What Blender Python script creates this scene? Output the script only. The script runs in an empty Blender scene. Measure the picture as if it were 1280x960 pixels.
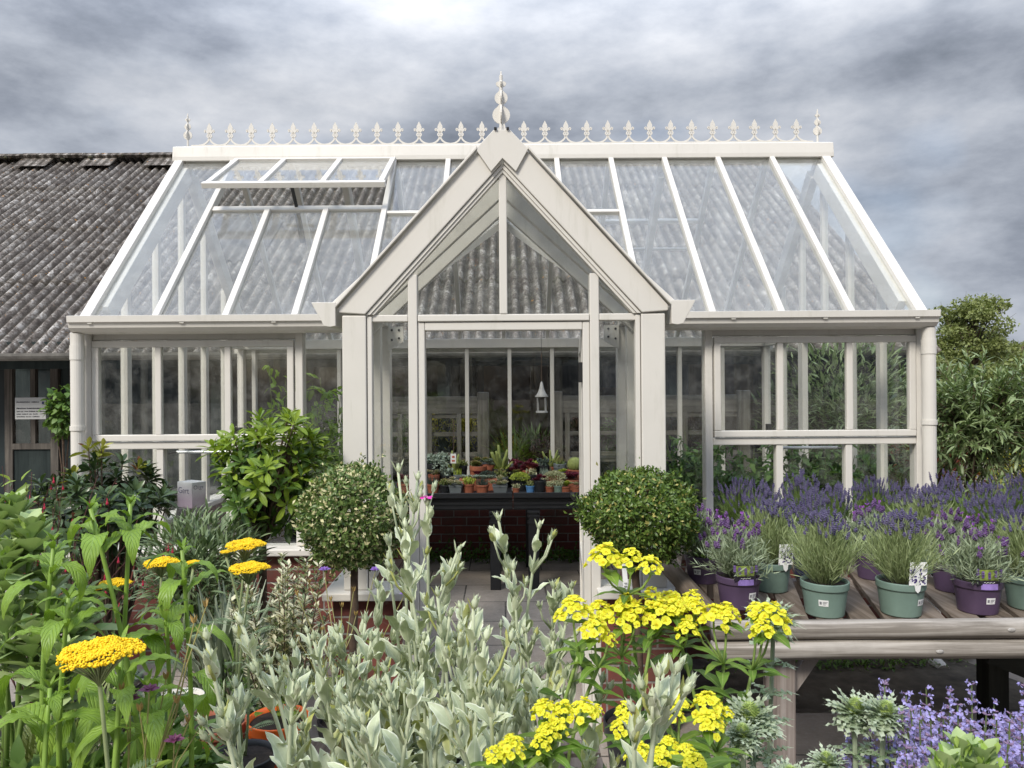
import bpy, math, random
import numpy as np
from mathutils import Vector, Matrix

random.seed(7)
RNG = np.random.default_rng(7)
SC = bpy.context.scene
COL = SC.collection
PI = math.pi
CAM_Z, FPX, CX = 1.55, 950.0, 630.0


def P(px, py, d):
    """a point of the photograph (1280 x 960) at depth d, in metres"""
    py = py + (px - 640) * 0.007
    return np.array([(px - CX) / FPX * d, d, CAM_Z - (py - 480) / FPX * d])


# ------------------------------------------------------------------ objects
def worldloc(o):
    v = Vector((0, 0, 0))
    while o is not None:
        v = v + o.location
        o = o.parent
    return v


def tag(o, label=None, cat=None, group=None, kind=None):
    for k, v in (("label", label), ("category", cat), ("group", group), ("kind", kind)):
        if v:
            o[k] = v
    return o


def thing(name, label, cat, loc=(0, 0, 0), rz=0.0, group=None):
    o = bpy.data.objects.new(name, None)
    o.empty_display_size = 0.1
    COL.objects.link(o)
    o.location = loc
    o.rotation_euler = (0, 0, rz)
    return tag(o, label, cat, group)


KIDS = {}


def copy_tree(o, parent=None):
    c = o.copy()
    COL.objects.link(c)
    c.parent = parent
    for ch in KIDS.get(o.name, []):
        k = copy_tree(ch, c)
    return c


def dup(root, loc, rz=0.0, label=None, group=None, scale=1.0):
    c = copy_tree(root)
    c.location = loc
    c.rotation_euler = (0, 0, rz)
    c.scale = (scale,) * 3
    if label:
        c["label"] = label
    if group:
        c["group"] = group
    return c


def nrm(a):
    a = np.asarray(a, float)
    return a / np.maximum(np.linalg.norm(a, axis=-1, keepdims=True), 1e-9)


class G:
    """collects geometry; build() links it as one mesh object"""

    def __init__(s):
        s.v, s.uv, s.f4, s.f3, s.n, s.poly = [], [], [], [], 0, []

    def add(s, v, faces, uv=None):
        v = np.asarray(v, float).reshape(-1, 3)
        if uv is None:
            uv = np.full((len(v), 2), 0.75)
        s.v.append(v)
        s.uv.append(np.asarray(uv, float))
        for f in faces:
            (s.f4 if len(f) == 4 else s.f3 if len(f) == 3 else s.poly).append(np.asarray(f)[None] + s.n if len(f) < 5 else [i + s.n for i in f])
        s.n += len(v)

    def addarr(s, v, f4, f3, uv):
        s.v.append(v)
        s.uv.append(uv)
        if len(f4):
            s.f4.append(f4 + s.n)
        if len(f3):
            s.f3.append(f3 + s.n)
        s.n += len(v)

    def box(s, x0, x1, y0, y1, z0, z1):
        v = [(x, y, z) for z in (z0, z1) for y in (y0, y1) for x in (x0, x1)]
        s.add(v, [(0, 2, 3, 1), (4, 5, 7, 6), (0, 1, 5, 4), (2, 6, 7, 3), (0, 4, 6, 2), (1, 3, 7, 5)])
        return s

    def bar(s, p, q, w, h, up=(0, 0, 1)):
        """rectangular bar from p to q, w across, h along up"""
        p, q = np.asarray(p, float), np.asarray(q, float)
        d = nrm(q - p)
        x = nrm(np.cross(d, up))
        z = np.cross(x, d)
        c = [x * a * w / 2 + z * b * h / 2 for b in (-1, 1) for a in (-1, 1)]
        v = [p + k for k in c] + [q + k for k in c]
        s.add(v, [(0, 1, 3, 2), (4, 6, 7, 5), (0, 4, 5, 1), (2, 3, 7, 6), (0, 2, 6, 4), (1, 5, 7, 3)])
        return s

    def prism(s, pts, depth):
        """polygon (3-D points in a plane) extruded by the vector depth"""
        a = np.asarray(pts, float)
        b = a + np.asarray(depth, float)
        n = len(a)
        f = [tuple(range(n - 1, -1, -1)), tuple(range(n, 2 * n))]
        f += [(i, (i + 1) % n, n + (i + 1) % n, n + i) for i in range(n)]
        s.add(np.vstack([a, b]), f)
        return s

    def tube(s, pts, r, n=6, cap=True):
        pts = np.asarray(pts, float)
        m = len(pts)
        r = np.broadcast_to(np.asarray(r, float), (m,)) if np.ndim(r) == 0 or len(np.atleast_1d(r)) == m else np.interp(np.linspace(0, 1, m), np.linspace(0, 1, len(r)), r)
        t = nrm(np.gradient(pts, axis=0))
        ref = np.array([1.0, 0, 0]) if abs(t[0][2]) > 0.7 else np.array([0, 0, 1.0])
        a = np.linspace(0, 2 * PI, n, endpoint=False)
        v = []
        for i in range(m):
            x = nrm(np.cross(t[i], ref))
            y = np.cross(t[i], x)
            ref = -y
            v.append(pts[i] + r[i] * (np.cos(a)[:, None] * x + np.sin(a)[:, None] * y))
        f = [(i * n + j, i * n + (j + 1) % n, (i + 1) * n + (j + 1) % n, (i + 1) * n + j) for i in range(m - 1) for j in range(n)]
        if cap:
            f += [tuple(range(n - 1, -1, -1)), tuple(range((m - 1) * n, m * n))]
        s.add(np.vstack(v), f)
        return s

    def lathe(s, prof, c=(0, 0, 0), n=20, axis=None, mod=None):
        """prof: (radius, height) from bottom to top"""
        a = np.linspace(0, 2 * PI, n, endpoint=False) + (PI / 4 if n == 4 else 0)
        k = np.ones(n) if mod is None else mod(a)
        v = []
        for r, h in prof:
            v.append(np.stack([np.cos(a) * r * k, np.sin(a) * r * k, np.full(n, h)], 1))
        v = np.vstack(v)
        if axis is not None:
            z = nrm(axis)
            x = nrm(np.cross(z, (0.31, 0.9, 0.2)))
            y = np.cross(z, x)
            v = v[:, :1] * x + v[:, 1:2] * y + v[:, 2:] * z
        m = len(prof)
        f = [(i * n + j, i * n + (j + 1) % n, (i + 1) * n + (j + 1) % n, (i + 1) * n + j) for i in range(m - 1) for j in range(n)]
        s.add(v + np.asarray(c, float), f)
        return s

    def disc(s, c, r, n=16):
        a = np.linspace(0, 2 * PI, n, endpoint=False)
        s.add(np.stack([c[0] + np.cos(a) * r, c[1] + np.sin(a) * r, np.full(n, c[2])], 1), [tuple(range(n))])
        return s

    def leaves(s, proto, pos, d, up, sc):
        """many copies of a leaf: pos, d (towards the tip), up: (n,3); sc: (n,) or (n,3)"""
        pv, f4, f3, puv = proto
        pos, d, up = (np.asarray(a, float).reshape(-1, 3) for a in (pos, d, up))
        n = len(pos)
        if n == 0:
            return s
        d = nrm(np.broadcast_to(d, (n, 3)))
        up = np.broadcast_to(up, (n, 3))
        x = np.cross(d, up)
        bad = np.linalg.norm(x, axis=1) < 1e-3
        if bad.any():
            x[bad] = np.cross(d[bad], (0.3, 1, 0.1))
        x = nrm(x)
        z = np.cross(x, d)
        sc = np.asarray(sc, float)
        sc = np.broadcast_to(sc if sc.ndim == 2 else np.broadcast_to(sc, (n,))[:, None], (n, 3))
        q = pv[None] * sc[:, None]
        v = pos[:, None] + q[..., :1] * x[:, None] + q[..., 1:2] * d[:, None] + q[..., 2:] * z[:, None]
        k = len(pv)
        off = (np.arange(n) * k)[:, None, None]
        F4 = (f4[None] + off).reshape(-1, 4) if len(f4) else np.zeros((0, 4), int)
        F3 = (f3[None] + off).reshape(-1, 3) if len(f3) else np.zeros((0, 3), int)
        s.addarr(v.reshape(-1, 3), F4, F3, np.tile(puv, (n, 1)))
        return s

    def build(s, name, mat, parent=None, smooth=False, bevel=0.0):
        v = np.vstack(s.v)
        if parent is not None:
            v = v - np.array(worldloc(parent))
        uv = np.vstack(s.uv)
        f4 = np.vstack(s.f4).astype(np.int32) if s.f4 else np.zeros((0, 4), np.int32)
        f3 = np.vstack(s.f3).astype(np.int32) if s.f3 else np.zeros((0, 3), np.int32)
        me = bpy.data.meshes.new(name)
        loops = np.concatenate([f4.ravel(), f3.ravel()] + [np.asarray(p, np.int32) for p in s.poly]).astype(np.int32)
        tot = np.concatenate([np.full(len(f4), 4), np.full(len(f3), 3), np.array([len(p) for p in s.poly], int)]).astype(np.int32)
        start = np.concatenate([[0], np.cumsum(tot)[:-1]]).astype(np.int32)
        me.vertices.add(len(v))
        me.vertices.foreach_set("co", v.astype(np.float32).ravel())
        me.loops.add(len(loops))
        me.loops.foreach_set("vertex_index", loops)
        me.polygons.add(len(tot))
        me.polygons.foreach_set("loop_start", start)
        me.polygons.foreach_set("loop_total", tot)
        l = me.uv_layers.new(name="UVMap")
        me.update(calc_edges=True)
        me.validate()
        if len(me.loops) == len(loops):
            l = me.uv_layers[0]
            l.data.foreach_set("uv", uv[loops].astype(np.float32).ravel())
        me.polygons.foreach_set("use_smooth", np.full(len(me.polygons), bool(smooth)))
        me.materials.append(mat)
        o = bpy.data.objects.new(name, me)
        COL.objects.link(o)
        if parent is not None:
            o.parent = parent
            KIDS.setdefault(parent.name, []).append(o)
        if bevel:
            b = o.modifiers.new("bevel", "BEVEL")
            b.width, b.segments, b.limit_method = bevel, 2, "ANGLE"
        return o


def bx(name, mat, parent, x0, x1, y0, y1, z0, z1, bevel=0.0):
    return G().box(x0, x1, y0, y1, z0, z1).build(name, mat, parent, bevel=bevel)


# ------------------------------------------------------------------ leaf shapes (unit length along +y, up is +z)
def leaf(w=0.3, n=5, shape="lance", droop=0.4, fold=0.15, cols=3, serr=0.0, wave=0.0, start=0.0, late=1.0):
    t = np.linspace(0, 1, n + 1)
    if shape == "lance":
        wd = np.sin(PI * t ** 0.8) ** 0.9
    elif shape == "ovate":
        wd = np.sin(PI * t ** 0.62) ** 0.85
    elif shape == "obovate":
        wd = np.sin(PI * t ** 1.5) ** 0.8
    elif shape == "strap":
        wd = np.clip(np.minimum(t * 6, (1 - t) * 3.0), 0, 1) ** 0.6
    else:
        wd = 1 - t
    wd = np.maximum(wd, 0.04) * w / 2
    wd[-1] = 0.004
    if shape == "spike":
        wd = np.maximum((1 - t), 0.02) * w / 2
    ang = start - droop * t ** late
    dy, dz = np.cos(ang), np.sin(ang)
    y = np.concatenate([[0], np.cumsum((dy[1:] + dy[:-1]) / 2 / n)])
    z = np.concatenate([[0], np.cumsum((dz[1:] + dz[:-1]) / 2 / n)])
    u = np.linspace(-1, 1, cols)
    v, uv = [], []
    for i in range(n + 1):
        for c in u:
            k = wd[i] * (1 + (serr * (1 if i % 2 else -1) if abs(c) > 0.9 and 0 < i < n else 0))
            zz = z[i] + fold * abs(c) * wd[i] * 2 * 0.5 + wave * math.sin(i * 2.1 + c * 2) * wd[i] * abs(c)
            v.append((c * k, y[i] - dz[i] * 0, zz))
            uv.append(((c + 1) / 2, t[i]))
    f = [(i * cols + j, i * cols + j + 1, (i + 1) * cols + j + 1, (i + 1) * cols + j) for i in range(n) for j in range(cols - 1)]
    return np.array(v), np.array(f), np.zeros((0, 3), int), np.array(uv)


def dleaf(w=0.4, fold=0.15):
    """smallest leaf: two triangles"""
    v = np.array([(0, 0, 0), (-w / 2, 0.5, fold * w), (w / 2, 0.5, fold * w), (0, 1, -0.05)])
    return v, np.zeros((0, 4), int), np.array([(0, 2, 1), (1, 2, 3)]), np.array([(0.5, 0), (0, 0.5), (1, 0.5), (0.5, 1)])


def octa(r=0.5, h=0.5):
    v = np.array([(r, 0, 0), (0, r, 0), (-r, 0, 0), (0, -r, 0), (0, 0, h), (0, 0, -h)], float)
    f = np.array([(0, 1, 4), (1, 2, 4), (2, 3, 4), (3, 0, 4), (1, 0, 5), (2, 1, 5), (3, 2, 5), (0, 3, 5)])
    return v, np.zeros((0, 4), int), f, np.full((6, 2), 0.75)


def ball(n=6, m=4, rx=0.5, rz=0.5):
    """small smooth ball, axis along y"""
    v, f = [], []
    for i in range(m + 1):
        th = PI * i / m
        for j in range(n):
            a = 2 * PI * j / n
            v.append((math.sin(th) * math.cos(a) * rx, -math.cos(th) * rz + rz, math.sin(th) * math.sin(a) * rx))
    f = [(i * n + j, (i + 1) * n + j, (i + 1) * n + (j + 1) % n, i * n + (j + 1) % n) for i in range(m) for j in range(n)]
    return np.array(v), np.array(f), np.zeros((0, 3), int), np.full((len(v), 2), 0.75)


def rdir(n, r=RNG):
    return nrm(r.normal(size=(n, 3)))


def around(n, tilt, r=RNG, a0=None):
    """n directions round +z, tilt (radians from vertical) scalar or (n,)"""
    a = r.uniform(0, 2 * PI, n) if a0 is None else a0
    tilt = np.broadcast_to(tilt, (n,))
    return np.stack([np.sin(tilt) * np.cos(a), np.sin(tilt) * np.sin(a), np.cos(tilt)], 1)


# ------------------------------------------------------------------ materials
MATS = {}


class M:
    def __init__(s, name):
        s.m = bpy.data.materials.new(name)
        s.m.use_nodes = True
        s.nt = s.m.node_tree
        s.b = s.nt.nodes["Principled BSDF"]
        s.out = s.nt.nodes["Material Output"]
        MATS[name] = s.m

    def n(s, t, **kw):
        o = s.nt.nodes.new(t)
        for k, v in kw.items():
            setattr(o, k, v)
        return o

    def l(s, a, b):
        s.nt.links.new(a, b)

    def set(s, base=None, rough=None, metal=None, spec=None):
        if base is not None:
            s.b.inputs["Base Color"].default_value = (*base, 1)
        if rough is not None:
            s.b.inputs["Roughness"].default_value = rough
        if metal is not None:
            s.b.inputs["Metallic"].default_value = metal
        if spec is not None:
            s.b.inputs["Specular IOR Level"].default_value = spec
        return s

    def coord(s, which="Object", scale=(1, 1, 1), rot=(0, 0, 0)):
        t = s.n("ShaderNodeTexCoord")
        mp = s.n("ShaderNodeMapping")
        mp.inputs["Scale"].default_value = scale
        mp.inputs["Rotation"].default_value = rot
        s.l(t.outputs[which], mp.inputs["Vector"])
        return mp.outputs[0]

    def noise(s, scale=5, detail=4, rough=0.55, vec=None, dist=0.0):
        o = s.n("ShaderNodeTexNoise")
        o.inputs["Scale"].default_value = scale
        o.inputs["Detail"].default_value = detail
        o.inputs["Roughness"].default_value = rough
        o.inputs["Distortion"].default_value = dist
        if vec is not None:
            s.l(vec, o.inputs["Vector"])
        return o.outputs["Fac"]

    def ramp(s, fac, stops, interp="LINEAR"):
        o = s.n("ShaderNodeValToRGB")
        o.color_ramp.interpolation = interp
        e = o.color_ramp.elements
        while len(e) < len(stops):
            e.new(0.5)
        for k, (p, c) in zip(e, stops):
            k.position = p
            k.color = (*c, 1) if len(c) == 3 else c
        s.l(fac, o.inputs[0])
        return o.outputs[0]

    def mix(s, fac, a, b, blend="MIX"):
        o = s.n("ShaderNodeMix", data_type="RGBA", blend_type=blend)
        for sock, val in ((o.inputs[0], fac), (o.inputs[6], a), (o.inputs[7], b)):
            if hasattr(val, "is_output"):
                s.l(val, sock)
            elif isinstance(val, (int, float)):
                sock.default_value = val
            else:
                sock.default_value = (*val, 1)
        return o.outputs[2]

    def math(s, op, a, b=None, clamp=False):
        o = s.n("ShaderNodeMath", operation=op, use_clamp=clamp)
        for sock, val in ((o.inputs[0], a), (o.inputs[1], b)):
            if val is None:
                continue
            if hasattr(val, "is_output"):
                s.l(val, sock)
            else:
                sock.default_value = val
        return o.outputs[0]

    def bump(s, h, strength=0.3, dist=0.01):
        o = s.n("ShaderNodeBump")
        o.inputs["Strength"].default_value = strength
        o.inputs["Distance"].default_value = dist
        s.l(h, o.inputs["Height"])
        s.l(o.outputs[0], s.b.inputs["Normal"])
        return o.outputs[0]

    def base(s, c):
        s.l(c, s.b.inputs["Base Color"])


def plain(name, base, rough=0.5, var=0.15, scale=8, metal=0.0, spec=0.5, bump=0.0, bscale=60):
    m = M(name).set(base, rough, metal, spec)
    f = m.noise(scale, 5, 0.6, m.coord())
    m.base(m.ramp(f, [(0.3, [c * (1 - var) for c in base]), (0.7, [min(1, c * (1 + var)) for c in base])]))
    if bump:
        m.bump(m.noise(bscale, 4, 0.6, m.coord()), bump, 0.004)
    return m.m


def leafmat(name, c0, c1, rough=0.5, trans=0.25, midrib=None, edge=None, vein=0.0, old=None, oldat=0.93, spec=0.35, tip=None, speck=None, sheen=0.0, veincol=0.0):
    """leaf: each leaf gets its own shade between c0 and c1; midrib, pale margin and veins follow the leaf's own uv"""
    m = M(name).set(c0, rough, 0, spec)
    g = m.n("ShaderNodeNewGeometry")
    r = g.outputs["Random Per Island"]
    c = m.ramp(r, [(0.0, c0), (1.0, c1)])
    if speck:
        c = m.mix(m.math("GREATER_THAN", m.math("FRACT", m.math("MULTIPLY", r, 37.3)), speck[1]), c, speck[0])
    uv = m.n("ShaderNodeUVMap")
    sp = m.n("ShaderNodeSeparateXYZ")
    m.l(uv.outputs[0], sp.inputs[0])
    u, v = sp.outputs[0], sp.outputs[1]
    a = m.math("MULTIPLY", m.math("ABSOLUTE", m.math("SUBTRACT", u, 0.5)), 2)
    if tip:
        c = m.mix(m.math("MULTIPLY", m.math("POWER", v, 2.5), 0.75, True), c, tip)
    if vein:
        ph = m.math("ADD", m.math("MULTIPLY", v, 60), m.math("MULTIPLY", a, -17))
        w = m.math("POWER", m.math("ADD", m.math("MULTIPLY", m.math("SINE", ph), 0.5), 0.5), 6.0)
        if veincol:
            c = m.mix(m.math("MULTIPLY", w, veincol), c, [min(1, k * 1.9) for k in c1])
        nz = m.noise(90, 3, 0.5, m.coord("Object"))
        m.bump(m.math("SUBTRACT", m.math("MULTIPLY", nz, 0.5), w), vein, 0.004)
    if midrib:
        k = m.math("SUBTRACT", 1.0, m.math("MULTIPLY", a, 9.0), True)
        c = m.mix(m.math("MULTIPLY", k, 0.75), c, midrib)
    if edge:
        k = m.math("MULTIPLY", m.math("SUBTRACT", a, 0.74), 5.0, True)
        c = m.mix(k, c, edge)
    if old:
        hit = m.math("GREATER_THAN", m.math("FRACT", m.math("MULTIPLY", r, 91.7)), oldat)
        c = m.mix(m.math("MULTIPLY", hit, m.math("ADD", m.math("MULTIPLY", v, 0.6), 0.35, True)), c, old)
    if vein or edge or midrib:                                     # mottling, and a few brown nibbled spots
        c = m.mix(1.0, c, m.ramp(m.noise(26, 4, 0.6, m.coord("Object")), [(0.3, (0.74, 0.76, 0.7)), (0.7, (1.16, 1.14, 1.1))]), "MULTIPLY")
        sp2 = m.math("GREATER_THAN", m.noise(70, 3, 0.5, m.coord("Object"), 0.5), 0.715)
        c = m.mix(m.math("MULTIPLY", sp2, 0.7), c, (0.16, 0.10, 0.04))
    m.base(c)
    if sheen:
        m.b.inputs["Sheen Weight"].default_value = sheen
        m.b.inputs["Sheen Roughness"].default_value = 0.6
    if trans:
        t = m.n("ShaderNodeBsdfTranslucent")
        m.l(m.mix(1.0, c, (1.25, 1.3, 0.7), "MULTIPLY"), t.inputs[0])
        mx = m.n("ShaderNodeMixShader")
        mx.inputs[0].default_value = trans
        m.l(m.b.outputs[0], mx.inputs[1])
        m.l(t.outputs[0], mx.inputs[2])
        m.l(mx.outputs[0], m.out.inputs[0])
    return m.m


def glassmat(name, tint=(0.965, 0.972, 0.962), dirt=0.02, film=0.0):
    m = M(name)
    lw = m.n("ShaderNodeLayerWeight")
    lw.inputs[0].default_value = 0.5
    f = m.math("ADD", m.math("MULTIPLY", m.math("POWER", lw.outputs["Facing"], 5.0), 0.96), 0.042)
    tr = m.n("ShaderNodeBsdfTransparent")
    tr.inputs[0].default_value = (*tint, 1)
    gl = m.n("ShaderNodeBsdfGlossy")
    gl.inputs["Roughness"].default_value = 0.0
    gl.inputs["Color"].default_value = (1, 1, 1, 1)
    mx = m.n("ShaderNodeMixShader")
    m.l(f, mx.inputs[0])
    m.l(tr.outputs[0], mx.inputs[1])
    m.l(gl.outputs[0], mx.inputs[2])
    df = m.n("ShaderNodeBsdfDiffuse")
    df.inputs[0].default_value = (0.6, 0.6, 0.57, 1)
    d = m.ramp(m.noise(9, 6, 0.7, m.coord("Object")), [(0.45, (film,) * 3), (0.8, (film + dirt * 4,) * 3)])
    m2 = m.n("ShaderNodeMixShader")
    m.l(d, m2.inputs[0])
    m.l(mx.outputs[0], m2.inputs[1])
    m.l(df.outputs[0], m2.inputs[2])
    m.l(m2.outputs[0], m.out.inputs[0])
    return m.m


def paintmat(name, base, rough=0.35):
    m = M(name).set(base, rough, 0, 0.4)
    v = m.coord()
    f = m.noise(3.0, 6, 0.65, v)
    st = m.noise(1.0, 5, 0.7, m.coord("Object", (14, 14, 1.6)))
    c = m.ramp(f, [(0.35, [k * 0.93 for k in base]), (0.7, base)])
    c = m.mix(m.math("MULTIPLY", m.math("SUBTRACT", st, 0.56, True), 1.7), c, (0.36, 0.355, 0.27))
    m.base(c)
    m.l(m.ramp(f, [(0.3, (rough + 0.2,) * 3), (0.7, (rough,) * 3)]), m.b.inputs["Roughness"])
    return m.m


def brickmat(name, plane="xz"):
    m = M(name).set((0.2, 0.06, 0.045), 0.85, 0, 0.2)
    t = m.n("ShaderNodeTexCoord")
    sp = m.n("ShaderNodeSeparateXYZ")
    m.l(t.outputs["Object"], sp.inputs[0])
    g = m.n("ShaderNodeNewGeometry")
    ns = m.n("ShaderNodeSeparateXYZ")
    m.l(g.outputs["True Normal"], ns.inputs[0])
    side = m.math("GREATER_THAN", m.math("ABSOLUTE", ns.outputs[0]), 0.5)
    u = m.math("ADD", m.math("MULTIPLY", sp.outputs[0], m.math("SUBTRACT", 1.0, side)), m.math("MULTIPLY", sp.outputs[1], side))
    cb = m.n("ShaderNodeCombineXYZ")
    m.l(u, cb.inputs[0])
    m.l(sp.outputs[2], cb.inputs[1])
    wob = m.n("ShaderNodeMix", data_type="RGBA", blend_type="ADD")
    wob.inputs[0].default_value = 0.006
    nz = m.n("ShaderNodeTexNoise")
    nz.inputs["Scale"].default_value = 7
    m.l(t.outputs["Object"], nz.inputs["Vector"])
    m.l(cb.outputs[0], wob.inputs[6])
    m.l(nz.outputs["Color"], wob.inputs[7])
    b = m.n("ShaderNodeTexBrick")
    b.inputs["Scale"].default_value = 1
    b.inputs["Brick Width"].default_value = 0.225
    b.inputs["Row Height"].default_value = 0.075
    b.inputs["Mortar Size"].default_value = 0.0055
    b.inputs["Mortar Smooth"].default_value = 0.25
    b.inputs["Bias"].default_value = -0.1
    b.inputs["Color1"].default_value = (0.225, 0.072, 0.055, 1)
    b.inputs["Color2"].default_value = (0.125, 0.042, 0.036, 1)
    b.inputs["Mortar"].default_value = (0.27, 0.255, 0.23, 1)
    m.l(wob.outputs[2], b.inputs["Vector"])
    f = m.noise(34, 6, 0.7, t.outputs["Object"])
    c = m.mix(m.ramp(f, [(0.4, (0, 0, 0)), (0.75, (0.6,) * 3)]), b.outputs["Color"], (0.10, 0.06, 0.05))
    st = m.noise(3.2, 6, 0.7, t.outputs["Object"], 0.5)
    c = m.mix(m.ramp(st, [(0.5, (0, 0, 0)), (0.72, (0.7,) * 3)]), c, (0.085, 0.075, 0.055))
    ef = m.noise(9.0, 5, 0.75, t.outputs["Object"], 0.3)
    c = m.mix(m.ramp(ef, [(0.62, (0, 0, 0)), (0.8, (0.45,) * 3)]), c, (0.40, 0.35, 0.31))
    m.base(c)
    m.bump(m.math("SUBTRACT", m.math("MULTIPLY", f, 0.35), b.outputs["Fac"]), 0.7, 0.006)
    return m.m


def woodmat(name, c0, c1, axis=0, rough=0.75, ring=30):
    m = M(name).set(c0, rough, 0, 0.25)
    sc = [ring, ring, ring]
    sc[axis] = 1.3
    f = m.noise(1.0, 7, 0.62, m.coord("Object", sc), 0.6)
    f2 = m.noise(4.0, 5, 0.6, m.coord())
    c = m.ramp(f, [(0.28, [k * 0.45 for k in c0]), (0.45, c0), (0.62, c1), (0.8, [k * 0.8 for k in c0])])
    c = m.mix(m.ramp(f2, [(0.45, (0, 0, 0)), (0.75, (0.5,) * 3)]), c, [k * 0.55 for k in c0])
    m.base(c)
    m.bump(f, 0.4, 0.004)
    return m.m


W = paintmat("cream_paint", (0.675, 0.648, 0.592))
GLASS = glassmat("window_glass")
ROOFGLASS = glassmat("dusty_roof_glass", dirt=0.03, film=0.085)
BRICK = brickmat("red_brick")
BLACK = plain("black_plastic", (0.018, 0.019, 0.022), 0.45)
DARKMETAL = plain("dark_metal", (0.05, 0.05, 0.05), 0.4, metal=0.7)
TERRA = plain("terracotta", (0.33, 0.105, 0.055), 0.8, 0.25, 14, bump=0.2)
ORANGE = plain("orange_plastic", (0.86, 0.15, 0.02), 0.4, 0.08)
GREENPOT = plain("green_plastic", (0.165, 0.24, 0.20), 0.5, 0.16)
PURPLEPOT = plain("purple_plastic", (0.078, 0.05, 0.094), 0.45, 0.2)
GREYPOT = plain("grey_plastic", (0.15, 0.17, 0.18), 0.45, 0.1)
SOIL = plain("potting_soil", (0.022, 0.015, 0.011), 0.95, 0.5, 60, bump=0.8)
WHITECARD = plain("white_card", (0.78, 0.78, 0.76), 0.5, 0.03)
INK = plain("dark_ink", (0.05, 0.05, 0.06), 0.6, 0.05)
BARK = plain("brown_bark", (0.09, 0.06, 0.04), 0.9, 0.4, 30, bump=0.8)
STEMG = plain("green_stem", (0.15, 0.24, 0.05), 0.55, 0.2)
STEMB = plain("olive_stem", (0.11, 0.15, 0.05), 0.6, 0.25)
STEMR = plain("reddish_stem", (0.10, 0.035, 0.03), 0.6, 0.25)


def pot(root, r=0.08, h=0.14, mat=None, square=False, lip=True):
    """plant pot with rim, wall thickness and soil; base at z = 0"""
    n = 4 if square else 28
    k = 1.25 if square else 1
    g = G()
    t = 0.004
    r1 = r * 0.8
    prof = [(0.001, 0.001), (r1 * k, 0.0), ((r1 + r * 0.005) * k, h * 0.03), (r * 0.943 * k, h * 0.745), (r * 0.95 * k, h * 0.78)]
    if lip:
        prof += [(r * k, h * 0.785), (r * 1.003 * k, h * 0.81), (r * 1.018 * k, h * 0.965), (r * 1.016 * k, h * 0.99), (r * 1.005 * k, h)]
    else:
        prof += [(r * k, h)]
    prof += [((r - t) * k, h), ((r - t * 1.5) * k, h * 0.8)]
    g.lathe(prof, n=n)
    o = g.build("pot", mat or BLACK, root, smooth=not square)
    s = G().disc((0, 0, h * 0.9), (r - t) * (0.95 if not square else 1.15), n)
    s.build("soil", SOIL, o)
    return o
# ================================================================== GREENHOUSE
HW, YF, YB, YR = 2.36, 4.30, 6.80, 5.55          # half width, front wall, back wall, ridge
ZE, ZR, YE, YE2 = 1.90, 3.22, 4.22, 6.88         # eaves height, ridge height, eaves lines
SL = (ZR - ZE) / (YR - YE)
YP = 3.40                                        # porch front
PZE, PZR, PXE = 1.90, 2.60, 0.76                 # porch eaves, ridge, eaves half width
YV = YE + (PZR - PZE) / SL                       # where the porch ridge meets the roof
gh = thing("greenhouse", "cream framed glasshouse with pointed entrance porch and fleur cresting on a red brick base", "greenhouse", (0, YF, 0))
UPF = nrm(np.array([0, -SL, 1.0]))


def roof(x, y):
    return np.array([x, y, ZE + (y - YE) * SL])


def rback(x, y):
    return np.array([x, y, ZE + (YE2 - y) * SL])


def pane(pts, name="pane", parent=None, t=0.005):
    a = np.asarray(pts, float)
    n = nrm(np.cross(a[1] - a[0], a[2] - a[0]))
    return G().prism(a - n * t / 2, n * t).build(name, ROOFGLASS if name == "roof_pane" or parent is not None and parent.name.startswith("roof_vent") else GLASS, parent or gh)


XS = [0.0, 0.39, 0.78, 1.165, 1.55, 1.94, 2.33]
# ---------------------------------------------------------------- brick base and sills
def brickwall(x0, x1, y0, y1, z1=0.605):
    return bx("brick_wall", BRICK, gh, x0, x1, y0, y1, -0.05, z1)


for s in (-1, 1):
    a, b = sorted((s * 2.40, s * 0.70))
    brickwall(a, b, 4.25, 4.36)                                    # front
    a, b = sorted((s * 2.42, s * 2.31))
    brickwall(a, b, 4.362, 6.74)                                   # ends
    a, b = sorted((s * 0.765, s * 0.425))
    brickwall(a, b, 3.37, 3.49)                                    # porch front piers
    a, b = sorted((s * 0.755, s * 0.64))
    brickwall(a, b, 3.492, 4.248)                                  # porch sides
    a, b = sorted((s * 2.43, s * 0.77))
    bx("sill", W, gh, a, b, 4.19, 4.37, 0.607, 0.645, 0.006)
    a, b = sorted((s * 2.44, s * 2.29))
    bx("sill", W, gh, a, b, 4.372, 6.86, 0.607, 0.645, 0.006)
    # porch sill: wide shelf-like top that slopes at its outer end
    a, b = s * 0.405, s * 0.80
    g = G()
    pts = [(a, 3.31, 0.607), (b, 3.31, 0.607), (b, 4.188, 0.607), (s * 0.63, 4.188, 0.607), (s * 0.63, 3.53, 0.607), (a, 3.53, 0.607)]
    g.prism(pts, (0, 0, 0.034))
    g.build("sill", W, gh, bevel=0.005)
brickwall(-2.40, 2.40, 6.742, 6.86)
bx("sill", W, gh, -2.28, 2.28, 6.70, 6.865, 0.607, 0.645, 0.006)

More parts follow.
